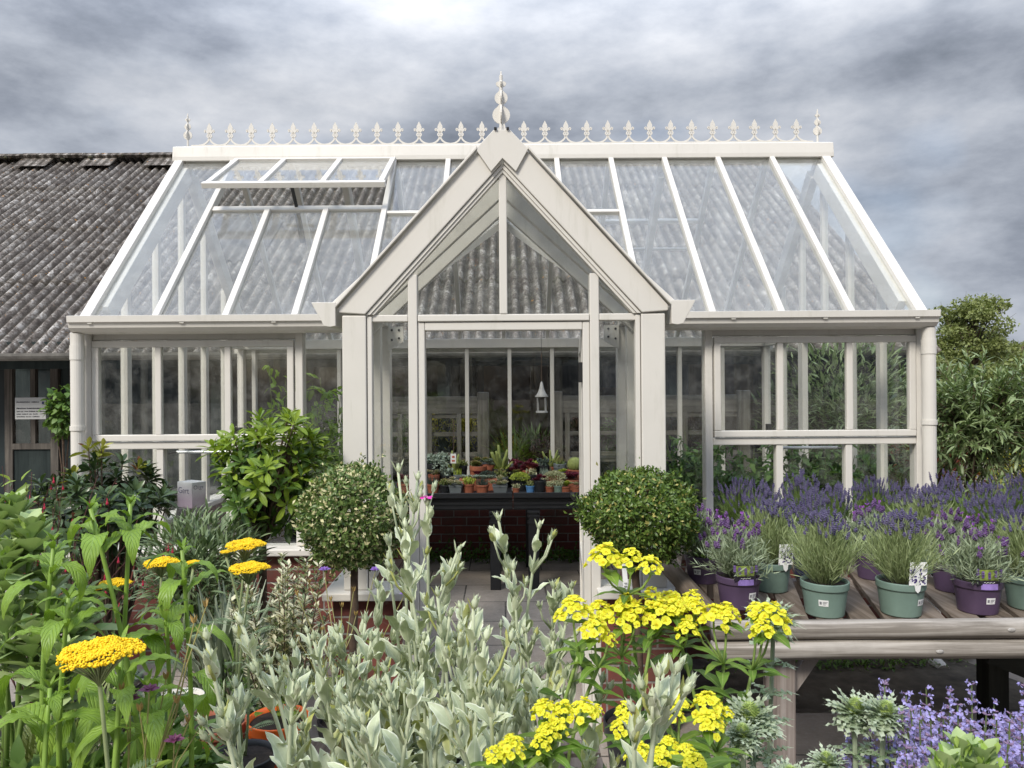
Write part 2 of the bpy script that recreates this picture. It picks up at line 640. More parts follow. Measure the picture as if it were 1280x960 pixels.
# ---------------------------------------------------------------- posts and wall frames
for s in (-1, 1):
    for nm, x, w in (("corner_post", 2.345, 0.055), ("wall_post", 1.152, 0.042), ("wall_post", 0.675, 0.07)):
        bx(nm, W, gh, s * x - w / 2, s * x + w / 2, YF - 0.03, YF + 0.05, 0.646, 1.87, 0.004)
    bx("corner_post", W, gh, s * 2.345 - 0.0275, s * 2.345 + 0.0275, 6.76, 6.84, 0.646, 1.87, 0.004)
    # eaves plate and mid rail, one run each side of the porch
    a, b = sorted((s * 2.375, s * 0.64))
    bx("eaves_plate", W, gh, a, b, YF - 0.045, YF + 0.06, 1.872, 1.925, 0.004)
    a, b = sorted((s * 2.316, s * 1.174))
    bx("mid_rail", W, gh, a, b, YF - 0.028, YF + 0.042, 1.198, 1.236, 0.004)
    bx("head_rail", W, gh, a, b, YF - 0.016, YF + 0.042, 1.812, 1.871, 0.004)
    # top-hung window, three panes
    yy0, yy1 = YF - 0.042, YF - 0.004
    g = G()
    x0, x1 = a + 0.006, b - 0.006
    z0, z1 = 1.243, 1.806
    f = 0.036
    g.box(x0, x1, yy0, yy1, z0, z0 + f).box(x0, x1, yy0, yy1, z1 - f, z1)
    g.box(x0, x0 + f, yy0, yy1, z0 + f, z1 - f).box(x1 - f, x1, yy0, yy1, z0 + f, z1 - f)
    for xm in (1.55, 1.94):
        g.box(s * xm - 0.017, s * xm + 0.017, yy0 + 0.002, yy1 - 0.002, z0 + f, z1 - f)
    w = g.build("window", W, gh, bevel=0.004)
    ed = [x0 + f] + sorted(s * k for k in (1.55, 1.94)) + [x1 - f]
    for i in range(3):
        p0, p1 = ed[i] + (0.017 if i else 0), ed[i + 1] - (0.017 if i < 2 else 0)
        ym = (yy0 + yy1) / 2
        pane([(p0, ym, z0 + f), (p1, ym, z0 + f), (p1, ym, z1 - f), (p0, ym, z1 - f)], "pane", w)
    bx("window_stay", DARKMETAL, w, s * 1.50 - 0.012, s * 1.50 + 0.012, YF - 0.003, YF + 0.03, z0 + 0.012, z0 + 0.07)
    # glass below the mid rail
    for xm in (1.55, 1.94):
        bx("glazing_bar", W, gh, s * xm - 0.019, s * xm + 0.019, YF - 0.022, YF + 0.03, 0.646, 1.197, 0.003)
    ed = sorted([s * 1.174, s * 1.531, s * 1.569, s * 1.921, s * 1.959, s * 2.316])
    for i in (0, 2, 4):
        pane([(ed[i], YF, 0.646), (ed[i + 1], YF, 0.646), (ed[i + 1], YF, 1.197), (ed[i], YF, 1.197)], "wall_pane")
    ed = sorted([s * 0.711, s * 1.13])
    pane([(ed[0], YF, 0.646), (ed[1], YF, 0.646), (ed[1], YF, 1.871), (ed[0], YF, 1.871)], "wall_pane")

# back wall
bx("eaves_plate", W, gh, -2.37, 2.37, YB - 0.05, YB + 0.06, 1.872, 1.955, 0.004)
bk = [-2.316] + [0.05 + 0.38 * k for k in range(-6, 7)][0:13] + [2.316]
bk = sorted(x for x in bk if -2.32 < x < 2.32)
for x in bk[1:-1]:
    bx("glazing_bar", W, gh, x - 0.017, x + 0.017, YB - 0.03, YB + 0.03, 0.646, 1.871, 0.003)
for x0, x1 in zip(bk[:-1], bk[1:]):
    pane([(x0 + 0.018, YB, 0.646), (x1 - 0.018, YB, 0.646), (x1 - 0.018, YB, 1.871), (x0 + 0.018, YB, 1.871)], "wall_pane")

# glazed gable ends
EY = [4.33, 4.72, 5.14, 5.55, 5.96, 6.38, 6.77]
for s in (-1, 1):
    x = s * 2.345
    bx("tie_rail", W, gh, x - 0.03, x + 0.03, 4.36, 6.74, 1.874, 1.925, 0.003)
    for y in EY[1:-1]:
        zt = min(roof(0, y)[2], rback(0, y)[2]) - 0.05
        if s > 0 and y in (5.14, 5.96):
            w = 0.045
        else:
            w = 0.028
        if not (s > 0 and y == 5.55):
            bx("end_bar", W, gh, x - 0.022, x + 0.022, y - w, y + w, 0.646, 1.873, 0.003)
        bx("end_bar", W, gh, x - 0.022, x + 0.022, y - 0.02, y + 0.02, 1.926, zt, 0.003)
    for y0, y1 in zip(EY[:-1], EY[1:]):
        if s > 0 and y0 == 5.14 or s > 0 and y0 == 5.55:
            pass                                                    # the end doorway stands open
        else:
            pane([(x, y0 + 0.03, 0.646), (x, y1 - 0.03, 0.646), (x, y1 - 0.03, 1.872), (x, y0 + 0.03, 1.872)], "wall_pane")
        za = min(roof(0, y0)[2], rback(0, y0)[2]) - 0.05
        zb = min(roof(0, y1)[2], rback(0, y1)[2]) - 0.05
        pane([(x, y0 + 0.022, 1.927), (x, y1 - 0.022, 1.927), (x, y1 - 0.022, max(zb, 1.93)), (x, y0 + 0.022, max(za, 1.93))], "gable_pane")

# ---------------------------------------------------------------- main roof
RW, RH = 0.036, 0.055


def rafter(p, q, w=RW, h=RH, up=UPF, name="rafter"):
    return G().bar(p, q, w, h, up).build(name, W, gh, bevel=0.004)


for x in sorted({s * k for k in XS for s in (-1, 1)}):
    ys = YE + 0.02 if abs(x) > 0.77 else YE + (YV - YE) * (PXE - abs(x)) / PXE + 0.03
    w = 0.06 if abs(x) > 2.3 else RW
    rafter(roof(x, ys), roof(x, 5.03 if -1.6 < x < -1.1 else YR - 0.035), w)
    rafter(rback(x, YE2 - 0.02), rback(x, YR + 0.035), w, up=(0, SL, 1))
for s in (-1, 1):                                                   # inner verge boards, seen through the end glass
    rafter(roof(s * 2.285, YE + 0.16) - np.array([0, 0, 0.09]), roof(s * 2.285, YR - 0.05) - np.array([0, 0, 0.09]), 0.05, 0.11, name="verge_board")
    rafter(rback(s * 2.285, YE2 - 0.16) - np.array([0, 0, 0.09]), rback(s * 2.285, YR + 0.05) - np.array([0, 0, 0.09]), 0.05, 0.11, (0, SL, 1), "verge_board")
    # truss rafters a third of the way in
    rafter(rback(s * 1.165, YE2 - 0.1) - np.array([0, 0, 0.085]), rback(s * 1.165, YR + 0.05) - np.array([0, 0, 0.085]), 0.045, 0.09, (0, SL, 1), "truss_rafter")
for s in (-1, 1):
    xs = [s * k for k in XS]
    for a, b in zip(xs[:-1], xs[1:]):
        a2, b2 = a + s * 0.018, b - s * 0.018
        yt = YR - 0.03
        ya = YE + 0.01 if abs(a) > 0.77 else YE + (YV - YE) * (PXE - abs(a2)) / PXE + 0.02
        yb = YE + 0.01 if abs(b) > 0.77 else YE + (YV - YE) * (PXE - abs(b2)) / PXE + 0.02
        if s < 0 and 0.77 < abs(a) < 1.6:                           # below the open vent
            pane([roof(a2, ya), roof(b2, yb), roof(b2, 5.042), roof(a2, 5.042)], "roof_pane")
        else:
            pane([roof(a2, ya), roof(b2, yb), roof(b2, yt), roof(a2, yt)], "roof_pane")
        pane([rback(a2, YE2 - 0.01), rback(b2, YE2 - 0.01), rback(b2, YR + 0.03), rback(a2, YR + 0.03)], "roof_pane")
# glazing cross bars
for x0, x1 in ((-0.762, -0.408), (0.408, 0.762)):
    rafter(roof(x0, 5.0), roof(x1, 5.0), 0.03, 0.035, UPF, "cross_bar")
rafter(roof(-1.922, 5.044), roof(-0.798, 5.044), 0.05, 0.03, UPF, "cross_bar")
for a, b in ((0.80, 1.14), (1.19, 1.53)):
    rafter(rback(a, 5.956), rback(b, 5.956), 0.03, 0.035, (0, SL, 1), "cross_bar")
    rafter(rback(a, 6.10) - np.array([0, 0.0, 0.05]), rback(b, 6.10) - np.array([0, 0, 0.05]), 0.02, 0.02, (0, SL, 1), "cross_bar")

# ridge cap: a box section with a little roof edge
for s in (1,):
    g = G()
    prof = [(YR - 0.085, 3.17), (YR - 0.085, 3.20), (YR - 0.075, 3.275), (YR - 0.02, 3.295), (YR + 0.02, 3.295), (YR + 0.075, 3.275), (YR + 0.085, 3.17)]
    g.prism([(-2.375, y, z) for y, z in prof], (4.76, 0, 0))
    g.build("ridge_cap", W, gh, bevel=0.003)


# open vent over the left bays
va, vb = np.array([0, YR - 0.09, 3.165]), np.array([0, 4.885, 2.838])


def vp(x, k):
    p = va + (vb - va) * k
    return np.array([x, p[1], p[2]])


UPV = nrm(np.cross((1, 0, 0), vb - va)) * -1
g = G()
X0, X1 = -1.925, -0.768
for x in (X0 + 0.018, -1.565, -1.165, X1 - 0.018):
    g.bar(vp(x, 0.0), vp(x, 0.95), 0.036, 0.035, UPV)
g.bar(vp(X0 - 0.012, 0.97), vp(X1 + 0.012, 0.97), 0.045, 0.036, UPV)
g.bar(vp(X0, 0.0), vp(X1, 0.0), 0.035, 0.038, UPV)
vent = g.build("roof_vent", W, gh, bevel=0.003)
for a, b in ((X0 + 0.037, -1.584), (-1.546, -1.184), (-1.146, X1 - 0.037)):
    pane([vp(a, 0.03), vp(b, 0.03), vp(b, 0.93), vp(a, 0.93)], "pane", vent)
g = G()
g.tube([roof(-1.37, 5.07) + (0, 0, -0.03), vp(-1.37, 0.9) + (0, 0, -0.03)], 0.012, 8)
g.tube([roof(-1.37, 5.07) + (0, 0.0, -0.05), roof(-1.37, 5.08) + (0, 0.12, -0.22)], 0.022, 8)
g.bar(vp(-1.47, 0.86) + (0, 0, -0.03), vp(-1.29, 0.86) + (0, 0, -0.03), 0.02, 0.02)
g.build("opening_arm", DARKMETAL, vent)

# ---------------------------------------------------------------- ridge cresting
def strip(g, pts, w, y0, t):
    """flat metal strip following a 2-D polyline (x, z), thickness t along y"""
    pts = np.asarray(pts, float)
    d = np.gradient(pts, axis=0)
    n = nrm(np.stack([-d[:, 1], d[:, 0]], 1))
    w = np.broadcast_to(w, (len(pts),))[:, None] / 2
    a, b = pts + n * w, pts - n * w
    v = np.vstack([np.column_stack([a[:, 0], np.full(len(a), y), a[:, 1]]) if k == 0 else np.column_stack([b[:, 0], np.full(len(b), y), b[:, 1]]) for y in (y0 - t / 2, y0 + t / 2) for k in (0, 1)])
    m = len(pts)
    f = []
    for i in range(m - 1):
        A, B, C, D = 0, m, 2 * m, 3 * m
        f += [(A + i, A + i + 1, B + i + 1, B + i), (C + i, D + i, D + i + 1, C + i + 1), (A + i, C + i, C + i + 1, A + i + 1), (B + i, B + i + 1, D + i + 1, D + i)]
    g.add(v, f)


def fleur(g, x, z, s, y, t=0.008, ph=0.152):
    """one fleur: crossed stem, two curls and a spear, standing at (x, z)"""
    for k in (-1, 1):
        a = np.linspace(0, 1, 9)
        # half arch on each side rising to the crossing, then the loop above it
        arc = [(x + k * (ph / 2) * (1 - q), z + 0.005 + 0.066 * (1 - math.sqrt(max(0.0, 1 - (0.985 * q) ** 2)))) for q in a]
        strip(g, arc, 0.0115, y, t)
        lp = [(x - k * 0.016 * math.sin(q * PI), z + 0.056 + 0.034 * q) for q in a]
        strip(g, lp, 0.0105, y, t)
        cu = [(x + k * (0.003 + 0.030 * math.sin(q * 2.2)), z + 0.090 + 0.024 * q + 0.012 * math.sin(q * PI) - 0.028 * max(0, q - 0.5)) for q in a]
        strip(g, cu, 0.0135, y, t)
    q = np.linspace(0, 1, 11)
    strip(g, [(x, z + 0.085 + 0.082 * k) for k in q], 0.004 + 0.033 * np.sin(PI * np.clip(q * 1.02, 0, 1)) ** 1.3 * np.where(q > 0.25, 1, 0.4), y, t)
    strip(g, [(x, z + 0.050), (x, z + 0.060), (x, z + 0.094)], 0.010, y, t)


cr = bx("ridge_cresting", W, gh, -2.27, 2.27, YR - 0.005, YR + 0.005, 3.293, 3.310)
first = None
for i in range(29):
    x = (264 + 26.2 * i - CX) / FPX * YR
    if first is None:
        g = G()
        fleur(g, 0, 3.302, 1, YR)
        first = g.build("fleur", W, cr)
        first.location.x = x
    else:
        c = first.copy()
        COL.objects.link(c)
        c.parent = cr
        c.location.x = x
        KIDS[cr.name].append(c)


def finial(x, y, z, s):
    """ridge-end finial: crossed flat discs on a rod with a small fleur on top"""
    for dirn in (0, 1):
        pass
    g = G()
    g.tube([(x, y, z - 0.03), (x, y, z + 0.245 * s)], [0.009 * s, 0.007 * s], 8)

    def plate(pts, rot):
        a = np.array([(x + (px * s if rot == 0 else 0), y + (px * s if rot else 0), z + pz * s) for px, pz in pts])
        dep = np.array((0, 0.006, 0)) if rot == 0 else np.array((0.006, 0, 0))
        g.prism(a - dep / 2, dep)

    for rot in (0, 1):
        for cz, r in ((0.088, 0.035), (0.156, 0.026)):
            n = 18
            o = [(r * math.cos(k), cz + r * math.sin(k) * (1.0 if math.sin(k) < 0 else 1.25 if abs(math.cos(k)) < 0.3 else 1.0)) for k in np.linspace(0, 2 * PI, n, endpoint=False)]
            plate(o, rot)
        plate([(0, 0.185), (0.006, 0.198), (0.018, 0.205), (0.021, 0.215), (0.012, 0.222), (0.005, 0.219), (0.006, 0.24), (0, 0.262), (-0.006, 0.24), (-0.005, 0.219), (-0.012, 0.222), (-0.021, 0.215), (-0.018, 0.205), (-0.006, 0.198)], rot)
    return g.build("finial", W, gh)


finial((237 - CX) / FPX * YR, YR, 3.30, 0.92)
finial((1024 - CX) / FPX * YR, YR, 3.30, 0.92)

# ---------------------------------------------------------------- gutters and downpipes
GPROF = [(4.245, 1.842), (4.20, 1.842), (4.165, 1.852), (4.142, 1.872), (4.136, 1.900), (4.124, 1.902), (4.122, 1.936), (4.132, 1.938), (4.14, 1.936), (4.245, 1.930)]
for s in (-1, 1):
    g = G()
    a, b = sorted((s * 2.372, s * 0.80))
    g.prism([(a, y, z) for y, z in GPROF], (b - a, 0, 0))
    g.build("gutter", W, gh)
    for xx in (1.25, 1.75, 2.25):
        G().prism([(s * xx - 0.012, 4.128, 1.901), (s * xx + 0.012, 4.128, 1.901), (s * xx + 0.012, 4.128, 1.893), (s * xx - 0.012, 4.128, 1.893)], (0, 0.03, 0)).build("gutter_clip", W, gh)
    x = s * 2.352 - 0.004
    g = G()
    g.tube([(x, 4.20, 1.845), (x, 4.20, 0.10)], 0.036, 20)
    g.tube([(x, 4.20, 1.78), (x, 4.20, 1.70)], 0.039, 20)
    [g.box(x - 0.04 + 0.034, x - 0.04 + 0.040, 4.161, 4.165, zz_, zz_ + 0.006) for zz_ in (1.74, 1.32)]
    g.tube([(x, 4.20, 1.335), (x, 4.20, 1.31)], 0.041, 20)
    g.tube([(x, 4.20, 0.13), (x, 4.20, 0.06), (x, 4.17, 0.015), (x, 4.08, -0.01)], 0.038, 20)
    g.build("downpipe", W, gh, smooth=False)
    # porch gutter with its ogee end cap
    pr = [(0.742, 1.812), (0.765, 1.808), (0.79, 1.812), (0.806, 1.845), (0.826, 1.880), (0.842, 1.912), (0.742, 1.912)]
    G().prism([(s * px, 3.36, pz) for px, pz in pr], (0, 0.80, 0)).build("porch_gutter", W, gh)
    G().prism([(s * (0.738 + (px - 0.742) * 1.06), 3.335, 1.914 + (pz - 1.912) * 1.04) for px, pz in pr], (0, 0.012, 0)).build("gutter_end", W, gh, bevel=0.002)
G().prism([(-2.43, 2 * YR - y + 0.0, z) for y, z in GPROF][::-1], (4.86, 0, 0)).build("gutter", W, gh)

# ---------------------------------------------------------------- porch
TZ = 1.845
for s in (-1, 1):
    # column boards, with a thin bead on the inner edge
    a, b = sorted((s * 0.715, s * 0.609))
    bx("porch_column", W, gh, a, b, 3.362, 3.44, 0.642, 1.858, 0.005)
    a, b = sorted((s * 0.606, s * 0.585))
    bx("column_bead", W, gh, a, b, 3.372, 3.42, 0.642, 1.853, 0.003)
    a, b = sorted((s * 0.731, s * 0.645))
    bx("porch_post", W, gh, a, b, 3.60, 3.66, 0.642, 1.875, 0.004)
    bx("porch_post", W, gh, a, b, 3.98, 4.04, 0.642, 1.875, 0.004)
    bx("porch_plate", W, gh, a, b, 3.442, 4.25, 1.877, 1.915, 0.004)
    x = s * 0.69
    for y0, y1 in ((3.442, 3.598), (3.662, 3.978), (4.042, 4.265)):
        pane([(x, y0, 0.642), (x, y1, 0.642), (x, y1, 1.876), (x, y0, 1.876)], "porch_pane")
    # barge board
    out = [(0.727, 1.895), (0.0, 2.698)]
    inn = [(0.612, 1.862), (0.0, 2.528)]
    g = G()
    g.prism([(s * 0.727, 3.355, 1.870), (s * out[0][0], 3.355, out[0][1]), (s * 0.085, 3.355, out[0][1] + (0.727 - 0.085) * 1.1047), (s * 0.004, 3.355, 2.545), (s * 0.004, 3.355, 2.524), (s * inn[0][0], 3.355, inn[0][1])], (0, 0.03, 0))
    g.build("bargeboard", W, gh, bevel=0.004)
    G().prism([(s * 0.738, 3.335, 1.892), (s * 0.738, 3.335, 1.906), (s * 0.112, 3.335, 1.906 + 0.626 * 1.1057), (s * 0.112, 3.335, 1.892 + 0.626 * 1.1047)], (0, 0.06, 0)).build("verge_trim", W, gh, bevel=0.002)
    for o1, o2, y0 in ((0.001, 0.018, 3.364), (0.0195, 0.034, 3.370)):
        G().prism([(s * (0.609 - o1), 3.0 + y0 - 3.0, 1.861), (0, y0, 2.526 - o1 * 1.1), (0, y0, 2.526 - o2 * 1.1), (s * (0.609 - o2), y0, 1.861)], (0, 0.045, 0)).build("gable_bead", W, gh)
    # rake-high bars that double as door posts
    a, b = sorted((s * 0.384, s * 0.425))
    bx("door_post", W, gh, a, b, 3.378, 3.44, 0.0, 2.040, 0.004)
    a, b = sorted((s * 0.352, s * 0.383))
    bx("door_jamb", W, gh, a, b, 3.388, 3.45, 0.0, 1.827, 0.004)
    # sidelight glass, gable glass
    a, b = sorted((s * 0.426, s * 0.584))
    pane([(a, 3.405, 0.642), (b, 3.405, 0.642), (b, 3.405, 1.829), (a, 3.405, 1.829)], "porch_pane")
    zz = lambda x: 2.495 - 1.088 * abs(x)
    pane([(s * 0.426, 3.405, 1.862), (s * 0.575, 3.405, 1.862), (s * 0.426, 3.405, zz(0.426))], "gable_pane")
    pane([(s * 0.018, 3.405, 1.862), (s * 0.383, 3.405, 1.862), (s * 0.383, 3.405, zz(0.383)), (s * 0.018, 3.405, zz(0.018))], "gable_pane")
    bx("transom", W, gh, *sorted((s * 0.426, s * 0.600)), 3.38, 3.435, 1.830, 1.861, 0.004)
    # porch roof
    n = nrm(np.array([s * (PZR - PZE), 0, PXE]))
    for y in (3.44, 3.80, 4.16):
        G().bar((s * PXE, y, PZE), (0, y, PZR), 0.034, 0.05, n).build("porch_rafter", W, gh, bevel=0.003)
    G().bar((s * PXE, YE, PZE), (0, YV, PZR), 0.06, 0.04, (0, 0, 1)).build("valley_rafter", W, gh)
    q = lambda k, y: (s * PXE * (1 - k), y, PZE + (PZR - PZE) * k)
    for y0, y1 in ((3.46, 3.78), (3.82, 4.14)):
        pane([q(0, y0), q(0, y1), q(0.985, y1), q(0.985, y0)], "roof_pane")
    pane([q(0, 4.18), q(0.98, 4.18), q(0.98, YV - 0.03)], "roof_pane")
    # inner rake boards seen through the gable glass
    for y, dz in ((3.62, 0.05), (3.98, 0.05)):
        G().bar((s * 0.72, y, 1.83), (0, y, 2.49), 0.05, 0.075, n).build("inner_rake", W, gh, bevel=0.003)
    # bolted corner bracket
    g = G().prism([(s * 0.645, 4.245, 1.875), (s * 0.56, 4.245, 1.875), (s * 0.56, 4.245, 1.79), (s * 0.645, 4.245, 1.74)], (0, 0.012, 0))
    br = g.build("corner_bracket", W, gh)
    g = G()
    for px, pz in ((0.625, 1.855), (0.585, 1.855), (0.585, 1.81), (0.625, 1.80)):
        g.lathe([(0.0001, 0.0), (0.007, 0.0), (0.006, 0.005), (0.0001, 0.006)], (s * px, 4.245, pz), 8, axis=(0, -1, 0))
    g.build("bolt", DARKMETAL, br)
bx("porch_ridge", W, gh, -0.025, 0.025, 3.39, YV, 2.585, 2.635, 0.004)
bx("centre_bar", W, gh, -0.0175, 0.0175, 3.378, 3.43, 1.8615, 2.506, 0.004)
bx("transom", W, gh, -0.382, 0.382, 3.38, 3.435, 1.830, 1.861, 0.004)
bx("door_head", W, gh, -0.351, 0.351, 3.388, 3.45, 1.790, 1.827, 0.004)
ap = [(-0.046, 2.668), (0.026, 2.668), (0.106, 2.584), (0.051, 2.485), (0.0, 2.543), (-0.058, 2.485), (-0.126, 2.584)]
ap = [(x + 0.008 if abs(x) > 0.01 else x, z) for x, z in ap]
G().prism([(x, 3.340, z) for x, z in ap], (0, 0.014, 0)).build("apex_plate", W, gh, bevel=0.002)
pf = finial(-0.004, 3.375, 2.645, 1.12)
G().box(-0.036, -0.024, 3.33, 3.39, 2.668, 2.676).box(0.018, 0.030, 3.33, 3.39, 2.668, 2.676).build("apex_bolt", DARKMETAL, gh)

# door, opened inwards on its right-hand hinges
h0, h1 = np.array([0.372, 3.47, 0]), np.array([0.425, 4.13, 0])
dv = nrm(h1 - h0)


def dbar(k0, k1, z0, z1, nm="frame", m=W, w=0.04):
    a, b = h0 + dv * k0, h0 + dv * k1
    z = (z0 + z1) / 2
    return G().bar((a[0], a[1], z), (b[0], b[1], z), w, z1 - z0)


g = G()
for k0, k1, z0, z1 in ((0, 0.07, 0.03, 1.775), (0.60, 0.67, 0.03, 1.775), (0.071, 0.599, 0.03, 0.13), (0.071, 0.599, 1.70, 1.775), (0.071, 0.599, 0.62, 0.70)):
    gg = dbar(k0, k1, z0, z1)
    g.add(np.vstack(gg.v), [tuple(f) for a in gg.f4 for f in a])
door = g.build("door", W, gh, bevel=0.004)
gg = dbar(0.071, 0.599, 0.131, 0.619, w=0.016)
gg.build("lower_panel", W, door)
a, b = h0 + dv * 0.071, h0 + dv * 0.599
pane([(a[0], a[1], 0.701), (b[0], b[1], 0.701), (b[0], b[1], 1.699), (a[0], a[1], 1.699)], "pane", door)
for z in (0.3, 1.60):
    bx("hinge", DARKMETAL, door, 0.338, 0.351, 3.40, 3.452, z - 0.045, z + 0.045)
p = h0 + dv * 0.63
G().bar((p[0] - 0.06, p[1], 0.95), (p[0] - 0.06, p[1] - 0.10, 0.95), 0.02, 0.02).build("handle", DARKMETAL, door)
# ================================================================== SKY, LIGHT, CAMERA
w = bpy.data.worlds.new("World")
SC.world = w
w.use_nodes = True
nt = w.node_tree
bg = nt.nodes["Background"]
SUN_EL, SUN_AZ = 44, 212          # degrees; azimuth measured from +y clockwise: the sun is behind the camera


def wn(t, **kw):
    o = nt.nodes.new(t)
    for k, v in kw.items():
        setattr(o, k, v)
    return o


def wm(op, a, b=None, clamp=False):
    o = wn("ShaderNodeMath", operation=op, use_clamp=clamp)
    for s, v in ((o.inputs[0], a), (o.inputs[1], b)):
        if v is None:
            continue
        if hasattr(v, "is_output"):
            nt.links.new(v, s)
        else:
            s.default_value = v
    return o.outputs[0]


sky = wn("ShaderNodeTexSky", sky_type="NISHITA", sun_disc=False, sun_elevation=math.radians(SUN_EL), sun_rotation=math.radians(SUN_AZ))
tc = wn("ShaderNodeTexCoord")
sp = wn("ShaderNodeSeparateXYZ")
nt.links.new(tc.outputs["Generated"], sp.inputs[0])
dx, dy, dz = sp.outputs
cb = wn("ShaderNodeCombineXYZ")
nt.links.new(dx, cb.inputs[0])
nt.links.new(dy, cb.inputs[1])
nt.links.new(wm("MULTIPLY", dz, 1.9), cb.inputs[2])


def wnoise(scale, detail, rough, off, sx=1.0, dist=0.0):
    mp = wn("ShaderNodeMapping")
    mp.inputs["Location"].default_value = off
    mp.inputs["Scale"].default_value = (sx, 1, 1)
    nt.links.new(cb.outputs[0], mp.inputs["Vector"])
    o = wn("ShaderNodeTexNoise")
    o.inputs["Scale"].default_value = scale
    o.inputs["Detail"].default_value = detail
    o.inputs["Roughness"].default_value = rough
    o.inputs["Distortion"].default_value = dist
    nt.links.new(mp.outputs[0], o.inputs["Vector"])
    return o.outputs["Fac"]


def wramp(f, st):
    o = wn("ShaderNodeValToRGB")
    e = o.color_ramp.elements
    while len(e) < len(st):
        e.new(0.5)
    for k, (p, c) in zip(e, st):
        k.position, k.color = p, (*c, 1)
    nt.links.new(f, o.inputs[0])
    return o.outputs[0]


big = wnoise(2.0, 4, 0.5, (8.3, 4.7, 2.4), 0.85, 0.0)
det = wnoise(4.8, 12, 0.58, (5.4, 2.2, 7.0), 0.8, 0.0)


def spot(px, py, tight, amount):
    """a broad lighter or darker patch of cloud in one direction of the sky"""
    v = Vector(((px - CX) / FPX, 1.0, (480 - py) / FPX)).normalized()
    d = wm("ADD", wm("ADD", wm("MULTIPLY", dx, v.x), wm("MULTIPLY", dy, v.y)), wm("MULTIPLY", dz, v.z))
    return wm("MULTIPLY", wm("POWER", wm("MAXIMUM", d, 0.0), tight), amount)


cl = wm("ADD", wm("MULTIPLY", big, 0.46), wm("MULTIPLY", det, 0.62))
for s_ in ((270, 90, 26, -0.05), (745, 40, 160, 0.03), (1120, 230, 9, 0.06), (1150, 240, 300, -0.03), (450, 175, 50, 0.05), (30, 170, 120, 0.06)):
    cl = wm("ADD", cl, spot(*s_))
CLOUD = wramp(cl, [(0.41, (0.19, 0.22, 0.27)), (0.49, (0.33, 0.365, 0.435)), (0.56, (0.49, 0.53, 0.605)), (0.64, (0.68, 0.71, 0.77)), (0.75, (0.95, 0.955, 0.98))])
# cloud deck brightened overhead, mostly out of view, to strengthen the light below
up = wm("POWER", wm("MAXIMUM", wm("DIVIDE", wm("SUBTRACT", dz, 0.34), 0.5), 0.0, False), 1.2)
front = wm("MULTIPLY", wm("ADD", dy, 0.25), 1.6, True)
low = wm("SUBTRACT", 1.0, wm("MULTIPLY", wm("SUBTRACT", dz, 0.25), 3.0, True))
rear_dim = wm("SUBTRACT", 1.0, wm("MULTIPLY", wm("MULTIPLY", wm("SUBTRACT", 1.0, front), low), 0.62))   # unseen sky behind the camera, dimmed to cut reflections in the glass
gain = wm("MULTIPLY", rear_dim, wm("ADD", 1.0, wm("MULTIPLY", wm("MINIMUM", up, 1.0), 2.5)))
vm = wn("ShaderNodeVectorMath", operation="SCALE")
tint = wn("ShaderNodeMix", data_type="RGBA", blend_type="MULTIPLY")
nt.links.new(wm("MINIMUM", up, 1.0), tint.inputs[0])
nt.links.new(CLOUD, tint.inputs[6])
tint.inputs[7].default_value = (0.90, 0.97, 1.10, 1)
nt.links.new(tint.outputs[2], vm.inputs[0])
nt.links.new(wm("MULTIPLY", gain, 6.7), vm.inputs[3])
mx = wn("ShaderNodeMix", data_type="RGBA")
gap = wnoise(1.3, 4, 0.55, (6.1, 0.4, 5.0), 1.0, 0.3)
nt.links.new(wm("SUBTRACT", 1.0, wm("MULTIPLY", wm("SUBTRACT", gap, 0.60, True), 5.0, True)), mx.inputs[0])
nt.links.new(sky.outputs[0], mx.inputs[6])
nt.links.new(vm.outputs[0], mx.inputs[7])
nt.links.new(mx.outputs[2], bg.inputs[0])
bg.inputs[1].default_value = 0.1

sl = bpy.data.lights.new("sun", "SUN")
sl.energy, sl.angle, sl.color = 2.7, math.radians(16), (1.0, 0.94, 0.85)
so = bpy.data.objects.new("sun", sl)
COL.objects.link(so)
az, el = math.radians(SUN_AZ), math.radians(SUN_EL)
so.rotation_euler = Vector((math.sin(az) * math.cos(el), math.cos(az) * math.cos(el), math.sin(el))).to_track_quat("Z", "Y").to_euler()
so.location = (-3, -6, 9)

cd = bpy.data.cameras.new("camera")
cam = bpy.data.objects.new("camera", cd)
COL.objects.link(cam)
cd.sensor_fit, cd.sensor_width, cd.lens = "HORIZONTAL", 36.0, 36.0 * FPX / 1280
cd.shift_x = 10.0 / 1280
cd.clip_start, cd.clip_end = 0.05, 500
cam.matrix_world = Matrix.Translation((0, 0, CAM_Z)) @ Matrix.Rotation(PI / 2, 4, "X") @ Matrix.Rotation(math.radians(-0.4), 4, "Z")
SC.camera = cam
SC.view_settings.view_transform = "Standard"
SC.view_settings.look = "None"
SC.view_settings.exposure = 0.5
SC.view_settings.gamma = 1.0
cy = SC.cycles
cy.use_denoising = True
cy.max_bounces, cy.diffuse_bounces, cy.glossy_bounces, cy.transmission_bounces = 7, 3, 4, 4
cy.transparent_max_bounces = 40
cy.sample_clamp_indirect = 8

